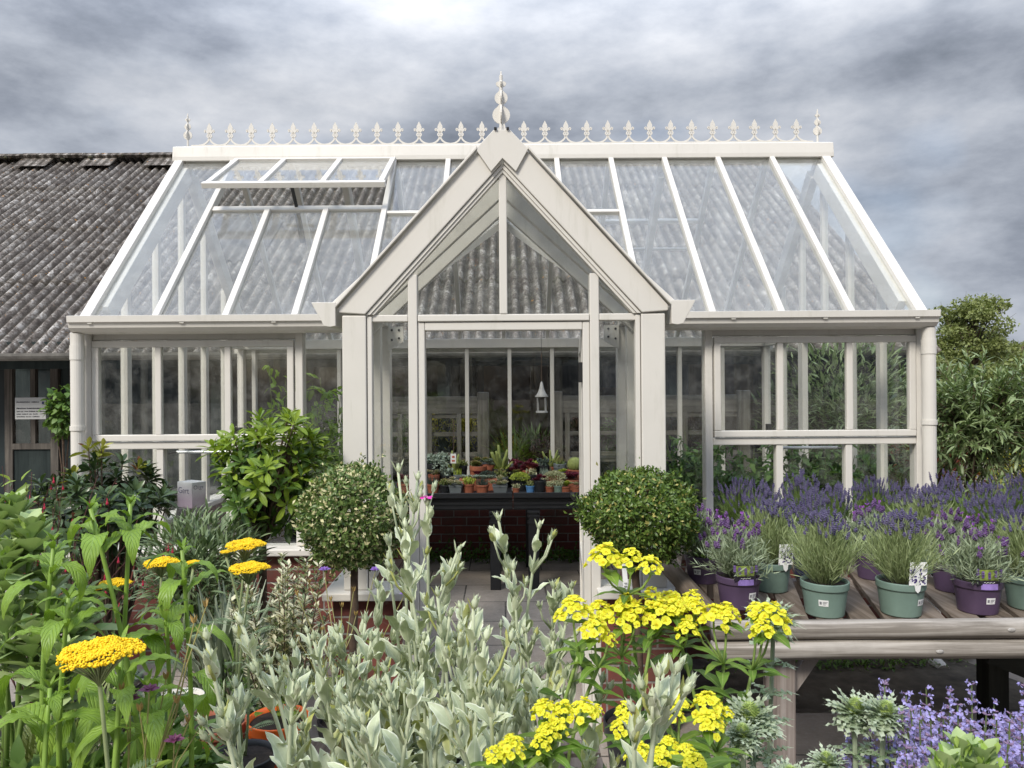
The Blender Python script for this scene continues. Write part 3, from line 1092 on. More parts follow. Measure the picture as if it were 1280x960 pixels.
# ================================================================== GROUND AND PAVING
def slabmat():
    m = M("paving_slabs").set((0.3, 0.27, 0.25), 0.85, 0, 0.25)
    v = m.coord("Object", (1, 1, 1), (0, 0, 0))
    b = m.n("ShaderNodeTexBrick")
    b.inputs["Scale"].default_value = 1
    b.inputs["Brick Width"].default_value = 0.60
    b.inputs["Row Height"].default_value = 0.45
    b.inputs["Mortar Size"].default_value = 0.006
    b.inputs["Color1"].default_value = (0.37, 0.315, 0.27, 1)
    b.inputs["Color2"].default_value = (0.29, 0.25, 0.215, 1)
    b.inputs["Mortar"].default_value = (0.07, 0.06, 0.05, 1)
    m.l(v, b.inputs["Vector"])
    f = m.noise(5, 6, 0.7, v)
    f2 = m.noise(60, 4, 0.6, v)
    c = m.mix(m.ramp(f, [(0.4, (0, 0, 0)), (0.7, (0.6,) * 3)]), b.outputs["Color"], (0.17, 0.155, 0.135))
    c = m.mix(m.math("MULTIPLY", m.math("SUBTRACT", f2, 0.5, True), 1.6), c, (0.42, 0.40, 0.36))
    m.base(c)
    m.bump(m.math("SUBTRACT", m.math("MULTIPLY", f2, 0.3), b.outputs["Fac"]), 0.5, 0.006)
    return m.m


GROUND = plain("earth_and_grit", (0.15, 0.13, 0.105), 0.95, 0.35, 3, bump=0.5)
gr = G()
gr.add([(-250, -60, 0), (250, -60, 0), (250, 400, 0), (-250, 400, 0)], [(0, 1, 2, 3)])
tag(gr.build("ground", GROUND), kind="structure")
SLABS = slabmat()
g = G()
g.add([(-12, -3, 0.004), (14, -3, 0.004), (14, 7.6, 0.004), (-12, 7.6, 0.004)], [(0, 1, 2, 3)])
tag(g.build("paving", SLABS), kind="structure")

BENCH_SHADE = plain("bench_shade", (0.085, 0.072, 0.055), 0.95, 0.5, 9, bump=0.9, bscale=40)  # dark sheet over the paving, standing in for shade under the bench
g = G()
g.add([(0.80, 3.55, 0.008), (2.75, 3.55, 0.008), (2.5, 4.245, 0.008), (0.80, 4.245, 0.008)], [(0, 1, 2, 3)])
tag(g.build("shade_sheet", BENCH_SHADE), kind="structure")

# ================================================================== THE SHED BEHIND
SY, SZ, SYR, SZR, SXR, SXL = 7.40, 1.90, 12.0, 5.10, 4.20, -10.5


def asbestos():
    m = M("lichened_corrugated_sheet").set((0.2, 0.2, 0.2), 0.95, 0, 0.15)
    v = m.coord()
    a = m.noise(6.5, 7, 0.70, v, 0.5)
    b = m.noise(40, 6, 0.70, v, 0.2)
    d = m.noise(1.3, 4, 0.6, v)
    c = m.ramp(m.math("ADD", m.math("MULTIPLY", a, 0.5), m.math("MULTIPLY", b, 0.5)), [(0.40, (0.05, 0.041, 0.034)), (0.465, (0.12, 0.102, 0.086)), (0.525, (0.235, 0.21, 0.182)), (0.59, (0.54, 0.515, 0.475))])
    c = m.mix(m.ramp(d, [(0.35, (0.45,) * 3), (0.65, (0.0,) * 3)]), c, (0.10, 0.088, 0.082))
    xs_ = m.n("ShaderNodeSeparateXYZ")                             # shade painted into the troughs of the sheets, broken up by noise
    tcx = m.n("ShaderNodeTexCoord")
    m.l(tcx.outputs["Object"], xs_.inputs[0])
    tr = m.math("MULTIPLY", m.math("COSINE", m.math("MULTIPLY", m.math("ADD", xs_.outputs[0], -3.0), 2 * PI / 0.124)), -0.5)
    trough_shade = m.math("MULTIPLY", m.math("ADD", m.math("ADD", tr, m.math("MULTIPLY", b, 1.3)), -0.52), 2.4, True)
    c = m.mix(m.math("MULTIPLY", trough_shade, 0.72), c, (0.030, 0.027, 0.020))
    o = m.noise(23, 2, 0.5, v)
    c = m.mix(m.math("MULTIPLY", m.math("SUBTRACT", o, 0.70, True), 14, True), c, (0.46, 0.22, 0.05))
    m.base(c)
    m.bump(m.math("ADD", a, b), 0.5, 0.008)
    return m.m


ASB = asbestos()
MOSS = plain("roof_moss", (0.055, 0.052, 0.028), 0.95, 0.5, 20, bump=0.9)
DARKWOOD = woodmat("dark_stained_boards", (0.020, 0.030, 0.030), (0.032, 0.044, 0.043), 2, 0.7, 14)
GREYBOARD = woodmat("weathered_boards", (0.06, 0.055, 0.05), (0.10, 0.09, 0.08), 2, 0.8, 18)
TEALPAINT = plain("dark_teal_paint", (0.012, 0.022, 0.024), 0.5, 0.2, 3)
ASBG = plain("grey_gutter", (0.20, 0.195, 0.18), 0.8, 0.35, 9, bump=0.3)

shed = thing("shed", "long dark boarded shed with a lichen-covered corrugated roof behind the glasshouse", "shed", (-3, 7.9, 0))
drs = nrm(np.array([0, SYR - SY, SZR - SZ]))
nup = np.array([0, -drs[2], drs[1]])
SLEN = math.hypot(SYR - SY, SZR - SZ)
# overlapping rows of corrugated sheets, 146 mm pitch
rows = [(-0.12, 1.55), (1.42, 3.05), (2.92, 4.50), (4.37, SLEN + 0.02)]
xs = np.arange(SXL, SXR + 0.001, 0.124 / 8)
zc = 0.028 * np.cos(xs / 0.124 * 2 * PI)
zc = np.sign(zc) * np.abs(zc) ** 0.85 * 0.027 ** 0.15
rr = np.random.default_rng(3)
for k, (a, b) in enumerate(rows):
    ts = np.linspace(a, b, 16)
    lift = np.linspace(0.007, 0.0, 16)
    V = []
    for t, lf in zip(ts, lift):
        base = np.array([0, SY, SZ]) + drs * t
        wob = rr.normal(0, 0.0009, len(xs))
        V.append(np.stack([xs, base[1] + nup[1] * (zc + lf + wob), base[2] + nup[2] * (zc + lf + wob)], 1))
    n = len(xs)
    g = G()
    idx = np.arange(15)[:, None] * n + np.arange(n - 1)[None]
    idx = idx.ravel()
    F = np.stack([idx, idx + 1, idx + n + 1, idx + n], 1)
    V = np.vstack(V)
    g.addarr(V, F, np.zeros((0, 3), int), np.full((len(V), 2), 0.75))
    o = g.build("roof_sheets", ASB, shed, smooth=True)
    s_ = o.modifiers.new("thick", "SOLIDIFY")
    s_.thickness, s_.offset = 0.008, -1
# a clear sheet let into the roof, half grown over
g = G()
xk = np.arange(-3.82, -2.85, 0.124 / 8)
zk = 0.027 * np.cos(xk / 0.124 * 2 * PI)
V = []
for t in (1.9, 3.2):
    base = np.array([0, SY, SZ]) + drs * t + nup * 0.034
    V.append(np.stack([xk, base[1] + nup[1] * zk, base[2] + nup[2] * zk], 1))
n = len(xk)
g.add(np.vstack(V), [(i, i + 1, n + i + 1, n + i) for i in range(n - 1)])
CLEAR = plain("dirty_clear_sheet", (0.075, 0.07, 0.07), 0.5, 0.7, 14)
g.build("roof_light", CLEAR, shed, smooth=True).modifiers.new("t", "SOLIDIFY").thickness = 0.004
# mossy ridge pieces
for i in range(15):
    x0 = SXL + i * 0.99
    if x0 + 0.9 > SXR + 0.1:
        break
    g = G()
    a = np.linspace(-1.2, 1.2, 9)
    prof = [(SYR + 0.17 * math.sin(q), SZR + 0.02 + 0.11 * math.cos(q) + rr.normal(0, 0.006)) for q in a] + [(SYR + 0.14 * math.sin(q), SZR + 0.0 + 0.085 * math.cos(q)) for q in a[::-1]]
    g.prism([(x0, y, z) for y, z in prof], (0.985, 0, 0))
    g.prism([(x0 + 0.02, SYR - 0.36, SZR - 0.16), (x0 + 0.02, SYR - 0.12, SZR + 0.03), (x0 + 0.02, SYR - 0.10, SZR)], (0.50, 0, 0.0))
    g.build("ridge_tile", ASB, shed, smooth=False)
g = G()
for i in range(420):
    x = rr.uniform(SXL, SXR)
    y = SYR + rr.normal(0, 0.08)
    g.leaves(ball(6, 4, 0.5, 0.5), [(x, y, SZR + 0.085 - abs(y - SYR) * 0.5)], [(0, 0, 1)], [(1, 0, 0)], np.array([[rr.uniform(0.03, 0.13), 0.03 + rr.uniform(0, 0.035), rr.uniform(0.03, 0.10)]]))
g.build("moss", MOSS, shed, smooth=True)
# eaves gutter, walls, posts
g = G()
a = np.linspace(PI * 1.02, PI * 1.98, 9)
g.prism([(SXL, SY - 0.08 + 0.075 * math.cos(q), SZ - 0.02 + 0.075 * math.sin(q)) for q in a] + [(SXL, SY - 0.08 + 0.068 * math.cos(q), SZ - 0.02 + 0.068 * math.sin(q)) for q in a[::-1]], (SXR - SXL - 0.1, 0, 0))
g.build("eaves_gutter", ASBG, shed)
bx("fascia", DARKWOOD, shed, SXL, SXR - 0.05, SY + 0.05, SY + 0.09, SZ - 0.17, SZ - 0.02)
WY = 8.0
for x0, x1 in ((SXL, -5.26), (-4.66, -2.9)):
    bx("wall", TEALPAINT if x1 < -4 else DARKWOOD, shed, x0, x1, WY, WY + 0.06, 0, 2.15)
bx("wall", DARKWOOD, shed, -5.26, -4.66, WY, WY + 0.06, 1.86, 2.15)
bx("back_wall", GREYBOARD, shed, -4.7, SXR - 0.05, 9.6, 9.66, 0, 3.2)
for x0, x1, z1 in ((-1.35, -0.95, 1.7), (-0.25, 0.55, 2.0), (1.2, 1.5, 1.5), (2.3, 3.1, 1.9)):
    bx("store_board", plain("ply_board%d" % int(x0 * 100 + 500), (0.10 + 0.05 * (x0 > -0.5), 0.075 + 0.02 * (x0 > -0.5), 0.05), 0.8, 0.3, 5), shed, x0, x1, 9.45, 9.48, 0, z1)
bx("end_wall", DARKWOOD, shed, SXR - 0.12, SXR - 0.06, SY + 0.1, SYR + 3, 0, 2.0)
for x in (-2.85, -0.6, 1.7, 4.05):
    bx("post", DARKWOOD, shed, x - 0.06, x + 0.06, SY + 0.14, SY + 0.26, 0, 2.0)
bx("wall_plate", DARKWOOD, shed, SXL, SXR - 0.12, SY + 0.13, SY + 0.27, 1.86, 2.0)
g = G()                                                            # far roof slope, closing the shed
g.add([(SXL, SYR, SZR), (SXR, SYR, SZR), (SXR, SYR + 4.6, SZ), (SXL, SYR + 4.6, SZ)], [(0, 1, 2, 3)])
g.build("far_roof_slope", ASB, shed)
bx("rear_wall", DARKWOOD, shed, SXL, SXR - 0.1, SYR + 4.2, SYR + 4.3, 0, 2.0)
G().prism([(SXR - 0.1, SY + 0.1, SZ), (SXR - 0.1, SYR, SZR - 0.05), (SXR - 0.1, SYR + 4.3, SZ)], (0.03, 0, 0)).build("gable_boards", DARKWOOD, shed)
# glazed door at the far left, with a notice fixed to it
dr = bx("shed_door", woodmat("grey_door_wood", (0.10, 0.09, 0.08), (0.16, 0.145, 0.125), 2), shed, -5.24, -5.16, WY - 0.03, WY + 0.03, 0, 1.86)
for x0, x1, z0, z1 in ((-4.76, -4.68, 0, 1.86), (-5.159, -4.761, 1.78, 1.86), (-5.159, -4.761, 0.9, 0.96), (-4.97, -4.92, 0.961, 1.779)):
    bx("door_rail", dr.data.materials[0], dr, x0, x1, WY - 0.03, WY + 0.03, z0, z1)
bx("door_panel", DARKWOOD, dr, -5.159, -4.761, WY - 0.01, WY + 0.01, 0, 0.899)
pane([(-5.158, WY, 0.961), (-4.971, WY, 0.961), (-4.971, WY, 1.779), (-5.158, WY, 1.779)], "door_pane", dr)
pane([(-4.919, WY, 0.961), (-4.762, WY, 0.961), (-4.762, WY, 1.779), (-4.919, WY, 1.779)], "door_pane", dr)
sg = thing("notice_board", "small white printed notice fixed to the shed door under the corrugated eaves", "sign", tuple(P(38, 524, 7.75)))
a, b = P(18.5, 497, 7.75), P(57, 524, 7.75)
bx("board", plain("notice_card", (0.5, 0.51, 0.5), 0.5, 0.05), sg, a[0], b[0], 7.75, 7.765, b[2], a[2], 0.002)
g = G()
u = (b[0] - a[0]) / 39.0
for row, words, z, h in ((0, ((2, 19), (21, 31)), 5.0, 1.5), (1, ((2, 14), (15, 35)), 13.0, 1.6), (2, ((2, 6), (7, 11), (12, 17), (18, 26), (27, 30), (31, 37)), 17.0, 1.3), (3, ((2, 8), (9, 14), (15, 17), (18, 21), (23, 29)), 20.3, 1.3), (4, ((2, 13), (14, 16), (17, 21), (22, 31)), 23.6, 1.3)):
    for w0, w1 in words:
        x = w0 + 0.1
        while x < w1 - 0.4:
            ww = rr.uniform(0.35, 0.7)
            hh = h * rr.uniform(0.55, 1)
            g.box(a[0] + x * u, a[0] + (x + ww) * u, 7.747, 7.7485, a[2] - (z + h) * u, a[2] - (z + h - hh) * u)
            x += ww + rr.uniform(0.2, 0.4)
g.build("lettering", INK, sg)
G().box(a[0] + 34.5 * u, a[0] + 37 * u, 7.746, 7.7485, a[2] - 8.6 * u, a[2] - 5.4 * u).build("emblem", plain("navy_ink", (0.03, 0.03, 0.12), 0.5), sg)
# ================================================================== DISPLAY BENCH WITH LAVENDER
LOG = woodmat("weathered_round_rail", (0.21, 0.185, 0.155), (0.43, 0.395, 0.35), 0, 0.85, 44)
SLAT = woodmat("weathered_slat", (0.12, 0.092, 0.068), (0.22, 0.18, 0.145), 1, 0.85, 24)
LEGW = woodmat("weathered_leg", (0.21, 0.17, 0.145), (0.34, 0.30, 0.27), 2, 0.8, 24)
TARRED = woodmat("tarred_timber", (0.010, 0.011, 0.008), (0.02, 0.022, 0.016), 2, 0.7, 20)
TARREDX = woodmat("tarred_brace", (0.010, 0.011, 0.008), (0.02, 0.022, 0.016), 0, 0.7, 20)

BZ = 0.745
B0, B1, BY0, BY1 = 0.72, 3.15, 2.47, 3.98
bench = thing("display_bench", "low timber display bench with slatted top and round front rails, holding potted lavender", "bench", (1.9, 2.47, 0))


def clip(poly, nx, ny, c):
    out = []
    for i in range(len(poly)):
        p, q = poly[i], poly[(i + 1) % len(poly)]
        a, b = p[0] * nx + p[1] * ny - c, q[0] * nx + q[1] * ny - c
        if a <= 0:
            out.append(p)
        if a * b < 0:
            t = a / (a - b)
            out.append((p[0] + (q[0] - p[0]) * t, p[1] + (q[1] - p[1]) * t))
    return out


th = math.radians(15)
dd = np.array([math.sin(th), math.cos(th)])
nn = np.array([math.cos(th), -math.sin(th)])
k = -0.6
while k < 3.4:
    w = 0.088
    c0 = np.array([B0, BY0]) + nn * k
    q = [tuple(c0 - dd * 3), tuple(c0 + nn * w - dd * 3), tuple(c0 + nn * w + dd * 4), tuple(c0 + dd * 4)]
    for nx, ny, c in ((-1, 0, -B0 - 0.05), (1, 0, B1), (0, -1, -BY0 - 0.02), (0, 1, BY1)):
        q = clip(q, nx, ny, c)
        if len(q) < 3:
            break
    if len(q) >= 3:
        G().prism([(x, y, BZ - 0.022 + RNG.normal(0, 0.0015)) for x, y in q], (0, 0, 0.022)).build("slat", SLAT, bench, bevel=0.003)
    k += w + 0.024
# side log, front rails, legs and bearers
xr = np.linspace(B0 - 0.06, B1 + 0.1, 14)
for z, y in ((0.757, 2.435), (0.694, 2.43)):
    G().tube([(x, y + RNG.normal(0, 0.0012), z + RNG.normal(0, 0.0012)) for x in xr], 0.0305 + RNG.normal(0, 0.0006, 14), 20).build("front_rail", LOG, bench, smooth=True)
g = G()
for x, z in ((1.60, 0.757), (1.37, 0.692), (1.93, 0.692)):         # knots on the rails
    g.leaves(ball(10, 6, 0.5, 0.5), [(x, 2.404 if z > 0.72 else 2.399, z - 0.003)], [(0, 0, 1)], [(0, 1, 0)], np.array([[0.026, 0.013, 0.006]]))
g.build("knot", plain("pale_knot", (0.36, 0.34, 0.31), 0.7, 0.3, 60), bench, smooth=True)
G().tube([(B0 - 0.01, y, 0.748 + RNG.normal(0, 0.002)) for y in np.linspace(2.5, BY1, 9)], 0.036, 16).build("side_rail", SLAT, bench, smooth=True)
for x, y in ((0.895, 2.49), (3.05, 2.49), (0.80, 3.9), (3.05, 3.9)):
    bx("leg", LEGW, bench, x - 0.042, x + 0.042, y - 0.035, y + 0.035, 0, BZ - 0.09, 0.006)
for y in (2.53, 3.2, 3.9):
    bx("bearer", LEGW, bench, B0, B1, y - 0.025, y + 0.025, BZ - 0.10, BZ - 0.026, 0.004)
G().bar((0.935, 2.5, 0.55), (1.01, 2.5, 0.655), 0.04, 0.03, (0, 1, 0)).build("corner_brace", LEGW, bench)

tr = thing("timber_trestle", "dark tarred timber trestle with a sloping brace standing beyond the display bench", "trestle", (2.25, 3.3, 0))
x = P(1237, 800, 3.35)[0]
bx("leg", TARRED, tr, x - 0.045, x + 0.045, 3.30, 3.39, 0, 0.70, 0.004)
bx("leg", TARRED, tr, x + 0.75, x + 0.84, 3.30, 3.39, 0, 0.70, 0.004)
G().bar((x - 0.06, 3.27, 0.395), (x + 0.75, 3.27, -0.0 + 0.06), 0.04, 0.115, (0, 0, 1)).build("brace", TARREDX, tr)
bx("top_board", TARREDX, tr, x - 0.1, x + 0.9, 3.28, 3.42, 0.702, 0.735)


# ------------------------------------------------------------------ lavender
LAVG = leafmat("lavender_green", (0.20, 0.26, 0.105), (0.37, 0.43, 0.225), 0.6, 0.2)
LAVD = leafmat("lavender_deep_green", (0.10, 0.17, 0.045), (0.20, 0.28, 0.085), 0.6, 0.2)
LAVS = leafmat("lavender_silver", (0.20, 0.255, 0.15), (0.37, 0.43, 0.29), 0.7, 0.15)
LAVF = leafmat("violet_flower", (0.072, 0.06, 0.135), (0.14, 0.12, 0.22), 0.6, 0.1)
LAVP = leafmat("purple_flower", (0.085, 0.042, 0.125), (0.165, 0.085, 0.225), 0.6, 0.15)
LAVW = leafmat("mauve_wing", (0.24, 0.08, 0.38), (0.36, 0.13, 0.50), 0.6, 0.25)
SPR = dleaf(0.16, 0.2)
NEED = leaf(0.06, 4, "lance", 0.25, 0.1)
FL = octa(0.5, 0.6)


def spike(gf, p, d, L, w, r, nn_=12):
    """a flower spike: whorls of small blunt florets round the tip of a stem"""
    t = np.linspace(0, 1, nn_)
    a = r.uniform(0, 6.28) + np.arange(nn_) * 2.4
    x = nrm(np.cross(d, (0.3, 0.2, 0.9)))
    y = np.cross(d, x)
    rad = w * (0.6 + 0.4 * np.sin(PI * np.clip(t + 0.15, 0, 1)))
    pos = p + d * (t[:, None] * L) + (np.cos(a)[:, None] * x + np.sin(a)[:, None] * y) * rad[:, None] * 0.55
    gf.leaves(FL, pos, np.tile(d, (nn_, 1)), np.tile(x, (nn_, 1)), np.stack([rad * 1.5, rad * 1.5, rad * 1.5 + L / nn_ * 0.6], 1))


def lavender(kind, potmat, seed, label, loc, rz=0.0, group=None, r_pot=0.078, h_pot=0.115, card=None, sticker=0.0):
    r = np.random.default_rng(seed)
    root = thing("potted_lavender", label, "lavender plant", (0, 0, 0), 0, group)
    po = pot(root, r_pot, h_pot, potmat)
    gl, gf, gw = G(), G(), G()
    zb = h_pot * 0.9
    if kind == "english":                  # back row: upright dome, dark spikes above
        n, H, sp_, mat, fm = 400, 0.172, 0.78, LAVD, LAVF
    elif kind == "young":                  # front green pots: loose bluish-green tufts, few spikes
        n, H, sp_, mat, fm = 640, 0.222, 0.70, LAVG, LAVF
    else:                                  # french: bushy silver leaves, plump purple heads with wings
        n, H, sp_, mat, fm = 260, 0.175, 0.9, LAVS, LAVP
    tl = np.abs(r.normal(0, sp_ * 0.52, n)).clip(0, sp_ * 1.25)
    d = around(n, tl, r)
    base = np.column_stack([d[:, 0] * r_pot * 0.9 * r.uniform(0.2, 1, n), d[:, 1] * r_pot * 0.9 * r.uniform(0.2, 1, n), np.full(n, zb)])
    L = H * r.uniform(0.62, 1.06, n) * (1 - 0.18 * tl)
    gl.leaves(leaf(0.013, 4, "strap", -0.25, 0.0), base, d, rdir(n, r), np.stack([L * 1.0, L, L], 1))
    # side leaves along each shoot
    kk = 9 if kind != "french" else 15
    for j in range(kk):
        t = r.uniform(0.12, 0.72 if kind == "english" else 0.95, n)
        p = base + d * (L * t)[:, None]
        ang = nrm(d + rdir(n, r) * (0.75 if kind != "french" else 1.0) + np.array([0, 0, 0.35]))
        s = r.uniform(0.022, 0.045, n) if kind != "french" else r.uniform(0.022, 0.042, n)
        gl.leaves(NEED, p, ang, rdir(n, r), np.stack([s * (1.2 if kind != "french" else 1.9), s, s], 1))
    gl.build("foliage", mat, root)
    tip = base + d * L[:, None]
    if kind == "english":
        for i in r.permutation(n)[:120]:
            dn = nrm(d[i] + np.array([0, 0, 0.5]))
            q = tip[i] + dn * r.uniform(-0.01, 0.055)
            gw.tube([tip[i] - dn * 0.04, q], 0.0009, 3, False)
            spike(gf, q, dn, r.uniform(0.018, 0.034), 0.0048, r, 11)
    elif kind == "young":
        back = np.argsort(-tip[:, 2])[:330]
        for i in back[r.random(330) < 0.42]:
            dn = nrm(d[i] + np.array([0, 0, 0.6]))
            spike(gf, tip[i] + dn * r.uniform(-0.005, 0.022), dn, r.uniform(0.012, 0.024), 0.0046, r, 9)
    else:
        top = np.argsort(-tip[:, 2])[:230]
        for i in r.permutation(top)[:38]:
            dn = nrm(d[i] + np.array([0, 0, 1.1]))
            q = tip[i] + dn * r.uniform(0.0, 0.03)
            gw.tube([tip[i] - dn * 0.03, q], 0.0012, 3, False)
            spike(gf, q, dn, r.uniform(0.016, 0.027), 0.0072, r, 14)
            if r.random() < 0.35:
                wd = nrm(dn + rdir(4, r) * 0.55)
                WING.append((q + dn * 0.026, wd))
    gf.build("blossom", fm, root)
    if gw.n:
        gw.build("flower_stalk", mat, root)
    if kind == "french" and WING:
        g = G()
        for q, wd in WING:
            g.leaves(leaf(0.5, 3, "obovate", 0.4, 0.1), np.tile(q, (4, 1)), wd, rdir(4, r), 0.015)
        g.build("wing_blossom", LAVW, root)
        WING.clear()
    a = rz
    if sticker:                           # small price sticker on the front of the pot
        rr_ = r_pot * 0.885 + 0.0008
        g = G()
        an = np.linspace(-0.22, 0.22, 5) + sticker - PI / 2
        z0 = h_pot * 0.36
        v = [(math.cos(k) * rr_ * f, math.sin(k) * rr_ * f, z0 + dz) for dz, f in ((0, 0.985), (0.022, 1.035)) for k in an]
        g.add(v, [(i, i + 1, 6 + i, 5 + i) for i in range(4)])
        st = g.build("price_sticker", WHITECARD, po)
        g = G()
        for k0, k1, zz_, hh_ in ((0.1, 0.32, 0.006, 0.010), (0.42, 0.9, 0.014, 0.002), (0.42, 0.8, 0.010, 0.002), (0.42, 0.7, 0.005, 0.002)):
            an2 = an[0] + (an[-1] - an[0]) * np.array([k0, (k0 + k1) / 2, k1])
            v = [(math.cos(k) * rr_ * (0.985 + 0.05 * (zz_ + dz) / 0.022) * 1.008, math.sin(k) * rr_ * (0.985 + 0.05 * (zz_ + dz) / 0.022) * 1.008, z0 + zz_ + dz) for dz in (0, hh_) for k in an2]
            g.add(v, [(0, 1, 4, 3), (1, 2, 5, 4)])
        g.build("printed_code", plain("grey_print_%d" % seed, (0.2, 0.2, 0.22), 0.6), st)
    if card == "tall":                    # white card with a printed spray of violet lavender
        y = -r_pot * 0.98
        x0, x1, z0, z1 = -0.014, 0.045, h_pot - 0.02, h_pot + 0.076
        tl_ = 0.12
        fx = lambda x, z: (x + (z - h_pot) * 0.12, y - 0.004 + (z - h_pot) * 0.10, z)
        cardo = G().prism([fx(x0, z0 + 0.02), fx(x1, z0 + 0.02), fx(x1, z1), fx(x0, z1)], (0, 0.0012, 0)).build("picture_card", WHITECARD, root)
        g = G()
        for i in range(46):
            col = r.integers(0, 4)
            cx_ = x0 + 0.009 + col * 0.0135 + r.normal(0, 0.0028)
            cz_ = h_pot + 0.004 + r.uniform(0, 1) * (0.052 if col % 2 == 0 else 0.036)
            s = r.uniform(0.002, 0.0036)
            g.add([np.array(fx(cx_ + s * math.cos(k), cz_ + s * math.sin(k))) - (0, 0.0009, 0) for k in np.linspace(0, 6.28, 7)[:-1]], [(0, 1, 2, 3, 4, 5)])
        g.build("printed_flower", plain("print_violet_%d" % seed, (0.06, 0.035, 0.17), 0.5, 0.5, 200), cardo)
        g = G()
        g.add([np.array(fx(x0 + 0.028 + 0.007 * math.cos(k), h_pot + 0.006 + 0.006 * math.sin(k))) - (0, 0.0016, 0) for k in np.linspace(0, 6.28, 13)[:-1]], [tuple(range(12))])
        g.add([np.array(fx(x, z)) - (0, 0.0014, 0) for x, z in ((x0 + 0.008, h_pot + 0.066), (x1 - 0.014, h_pot + 0.066), (x1 - 0.014, h_pot + 0.070), (x0 + 0.008, h_pot + 0.070))], [(0, 1, 2, 3)])
        g.build("printed_badge", plain("print_pale_%d" % seed, (0.62, 0.64, 0.58), 0.5), cardo)
        G().prism([(0.004, -r_pot * 1.05, h_pot), (0.026, -r_pot * 1.05, h_pot), (0.023, -r_pot * 1.05, h_pot - 0.018), (0.015, -r_pot * 1.05, h_pot - 0.026), (0.007, -r_pot * 1.05, h_pot - 0.018)], (0, 0.001, 0)).build("card_tongue", WHITECARD, cardo)
    if card == "wide":                    # dark printed wrap label above the rim with a lilac band on the rim
        y = -r_pot * 0.93
        g = G().prism([(-0.048, y - 0.002, h_pot - 0.004), (0.030, y - 0.002, h_pot - 0.006), (0.034, y - 0.006, h_pot + 0.050), (-0.052, y - 0.006, h_pot + 0.052)], (0, 0.0012, 0))
        lab = g.build("printed_label", plain("label_dark_%d" % seed, (0.022, 0.018, 0.028), 0.45), root)
        g = G().add([(-0.050, y - 0.0072, h_pot + 0.050), (0.0325, y - 0.0072, h_pot + 0.048), (0.022, y - 0.005, h_pot + 0.012), (-0.040, y - 0.005, h_pot + 0.012)], [(0, 3, 2, 1)])
        g = G()
        g.add([(-0.040, y - 0.0050, h_pot + 0.013), (0.024, y - 0.0050, h_pot + 0.012), (0.027, y - 0.0078, h_pot + 0.049), (-0.043, y - 0.0078, h_pot + 0.050)], [(0, 1, 2, 3)])
        g.build("printed_leaf", plain("print_green_%d" % seed, (0.20, 0.26, 0.05), 0.5, 0.6, 60), lab)
        g = G()
        for cx_, cz_ in ((-0.030, 0.034), (-0.008, 0.030), (0.014, 0.036), (-0.048, 0.042), (0.031, 0.040)):
            for q in range(5):
                s = 0.0055
                g.add([(cx_ + s * math.cos(k), y - 0.0085, h_pot + cz_ - 0.008 + q * 0.0036 + s * math.sin(k)) for k in np.linspace(0, 6.28, 8)[:-1]], [tuple(range(7))]) if q in (0, 2, 4) else None
        g.build("printed_flower", plain("print_purple_%d" % seed, (0.14, 0.085, 0.24), 0.5, 0.5, 90), lab)
        G().tube([(-0.024 + 0.004 * i, y - 0.0042, h_pot + 0.004 + 0.002 * math.sin(i * 2.3)) for i in range(10)], 0.0006, 4).build("script_lettering", WHITECARD, lab)
        rr_ = r_pot * 1.022
        an = np.linspace(-0.42, 0.30, 7) - PI / 2
        g = G()
        g.add([(math.cos(k) * rr_ * f, math.sin(k) * rr_ * f, z) for z, f in ((h_pot * 0.82, 1.0), (h_pot * 1.0, 1.003)) for k in an], [(i, i + 1, 8 + i, 7 + i) for i in range(6)])
        g.build("lilac_band", plain("lilac_%d" % seed, (0.30, 0.20, 0.52), 0.5, 0.2, 40), po)
    root.location = loc
    root.rotation_euler = (0, 0, rz)
    return root


WING = []
b = lambda px, py, d: (P(px, py, d)[0], d, BZ + 0.001)
LG = "pots of lavender on the display bench"
y1 = lavender("young", GREENPOT, 11, "front green pot of lavender without a card, paler tufts and few violet spikes", b(1029, 770, 2.64), 0.1, None, 0.079, 0.116, None, -0.55)
y2 = lavender("young", GREENPOT, 12, "green pot of lavender with a tall white picture card on its rim", b(1124, 770, 2.64), 0.0, None, 0.079, 0.116, "tall", 0.55)
f1 = lavender("french", PURPLEPOT, 13, "purple pot of lavender with dark label at the front, between green pots", b(1220, 770, 2.66), 0.0, None, 0.077, 0.112, "wide", 0.05)
f2 = lavender("french", PURPLEPOT, 14, "purple pot of silvery lavender with dark label behind the yellow spurge", b(921, 765, 2.74), 0.12, None, 0.078, 0.112, "wide", 0.35)
f3 = lavender("french", PURPLEPOT, 15, "purple pot of tall-stalked lavender closest to the porch sill", b(877, 740, 3.08), 0.0, None, 0.072, 0.108, None, -0.6)
y3 = lavender("young", GREENPOT, 16, "green pot with dark card set behind the silvery purple-pot lavender", b(962, 750, 2.95), 0.2, None, 0.075, 0.112, "tall", 0)
y4 = dup(y1, b(1284, 768, 2.70), 1.9, "green pot of lavender cut by the edge of the picture beside the labelled purple pot")
f4 = dup(f3, b(1188, 752, 2.93), 2.2, "purple pot of lavender standing close behind the labelled purple pot")
f5 = dup(f3, b(1090, 720, 3.12), 4.0, "purple pot of lavender behind the green pot with the white card")
y5 = dup(y2, b(1158, 720, 3.22), 0.15, "pot of lavender with white card in the second row, half hidden by green tufts")
e0 = lavender("english", plain("blue_pot", (0.075, 0.075, 0.19), 0.45, 0.1), 21, "bushy dark violet lavender in the massed back row of the display bench", b(955, 700, 3.42), 0, "massed violet lavender at the back of the bench", 0.075, 0.13)
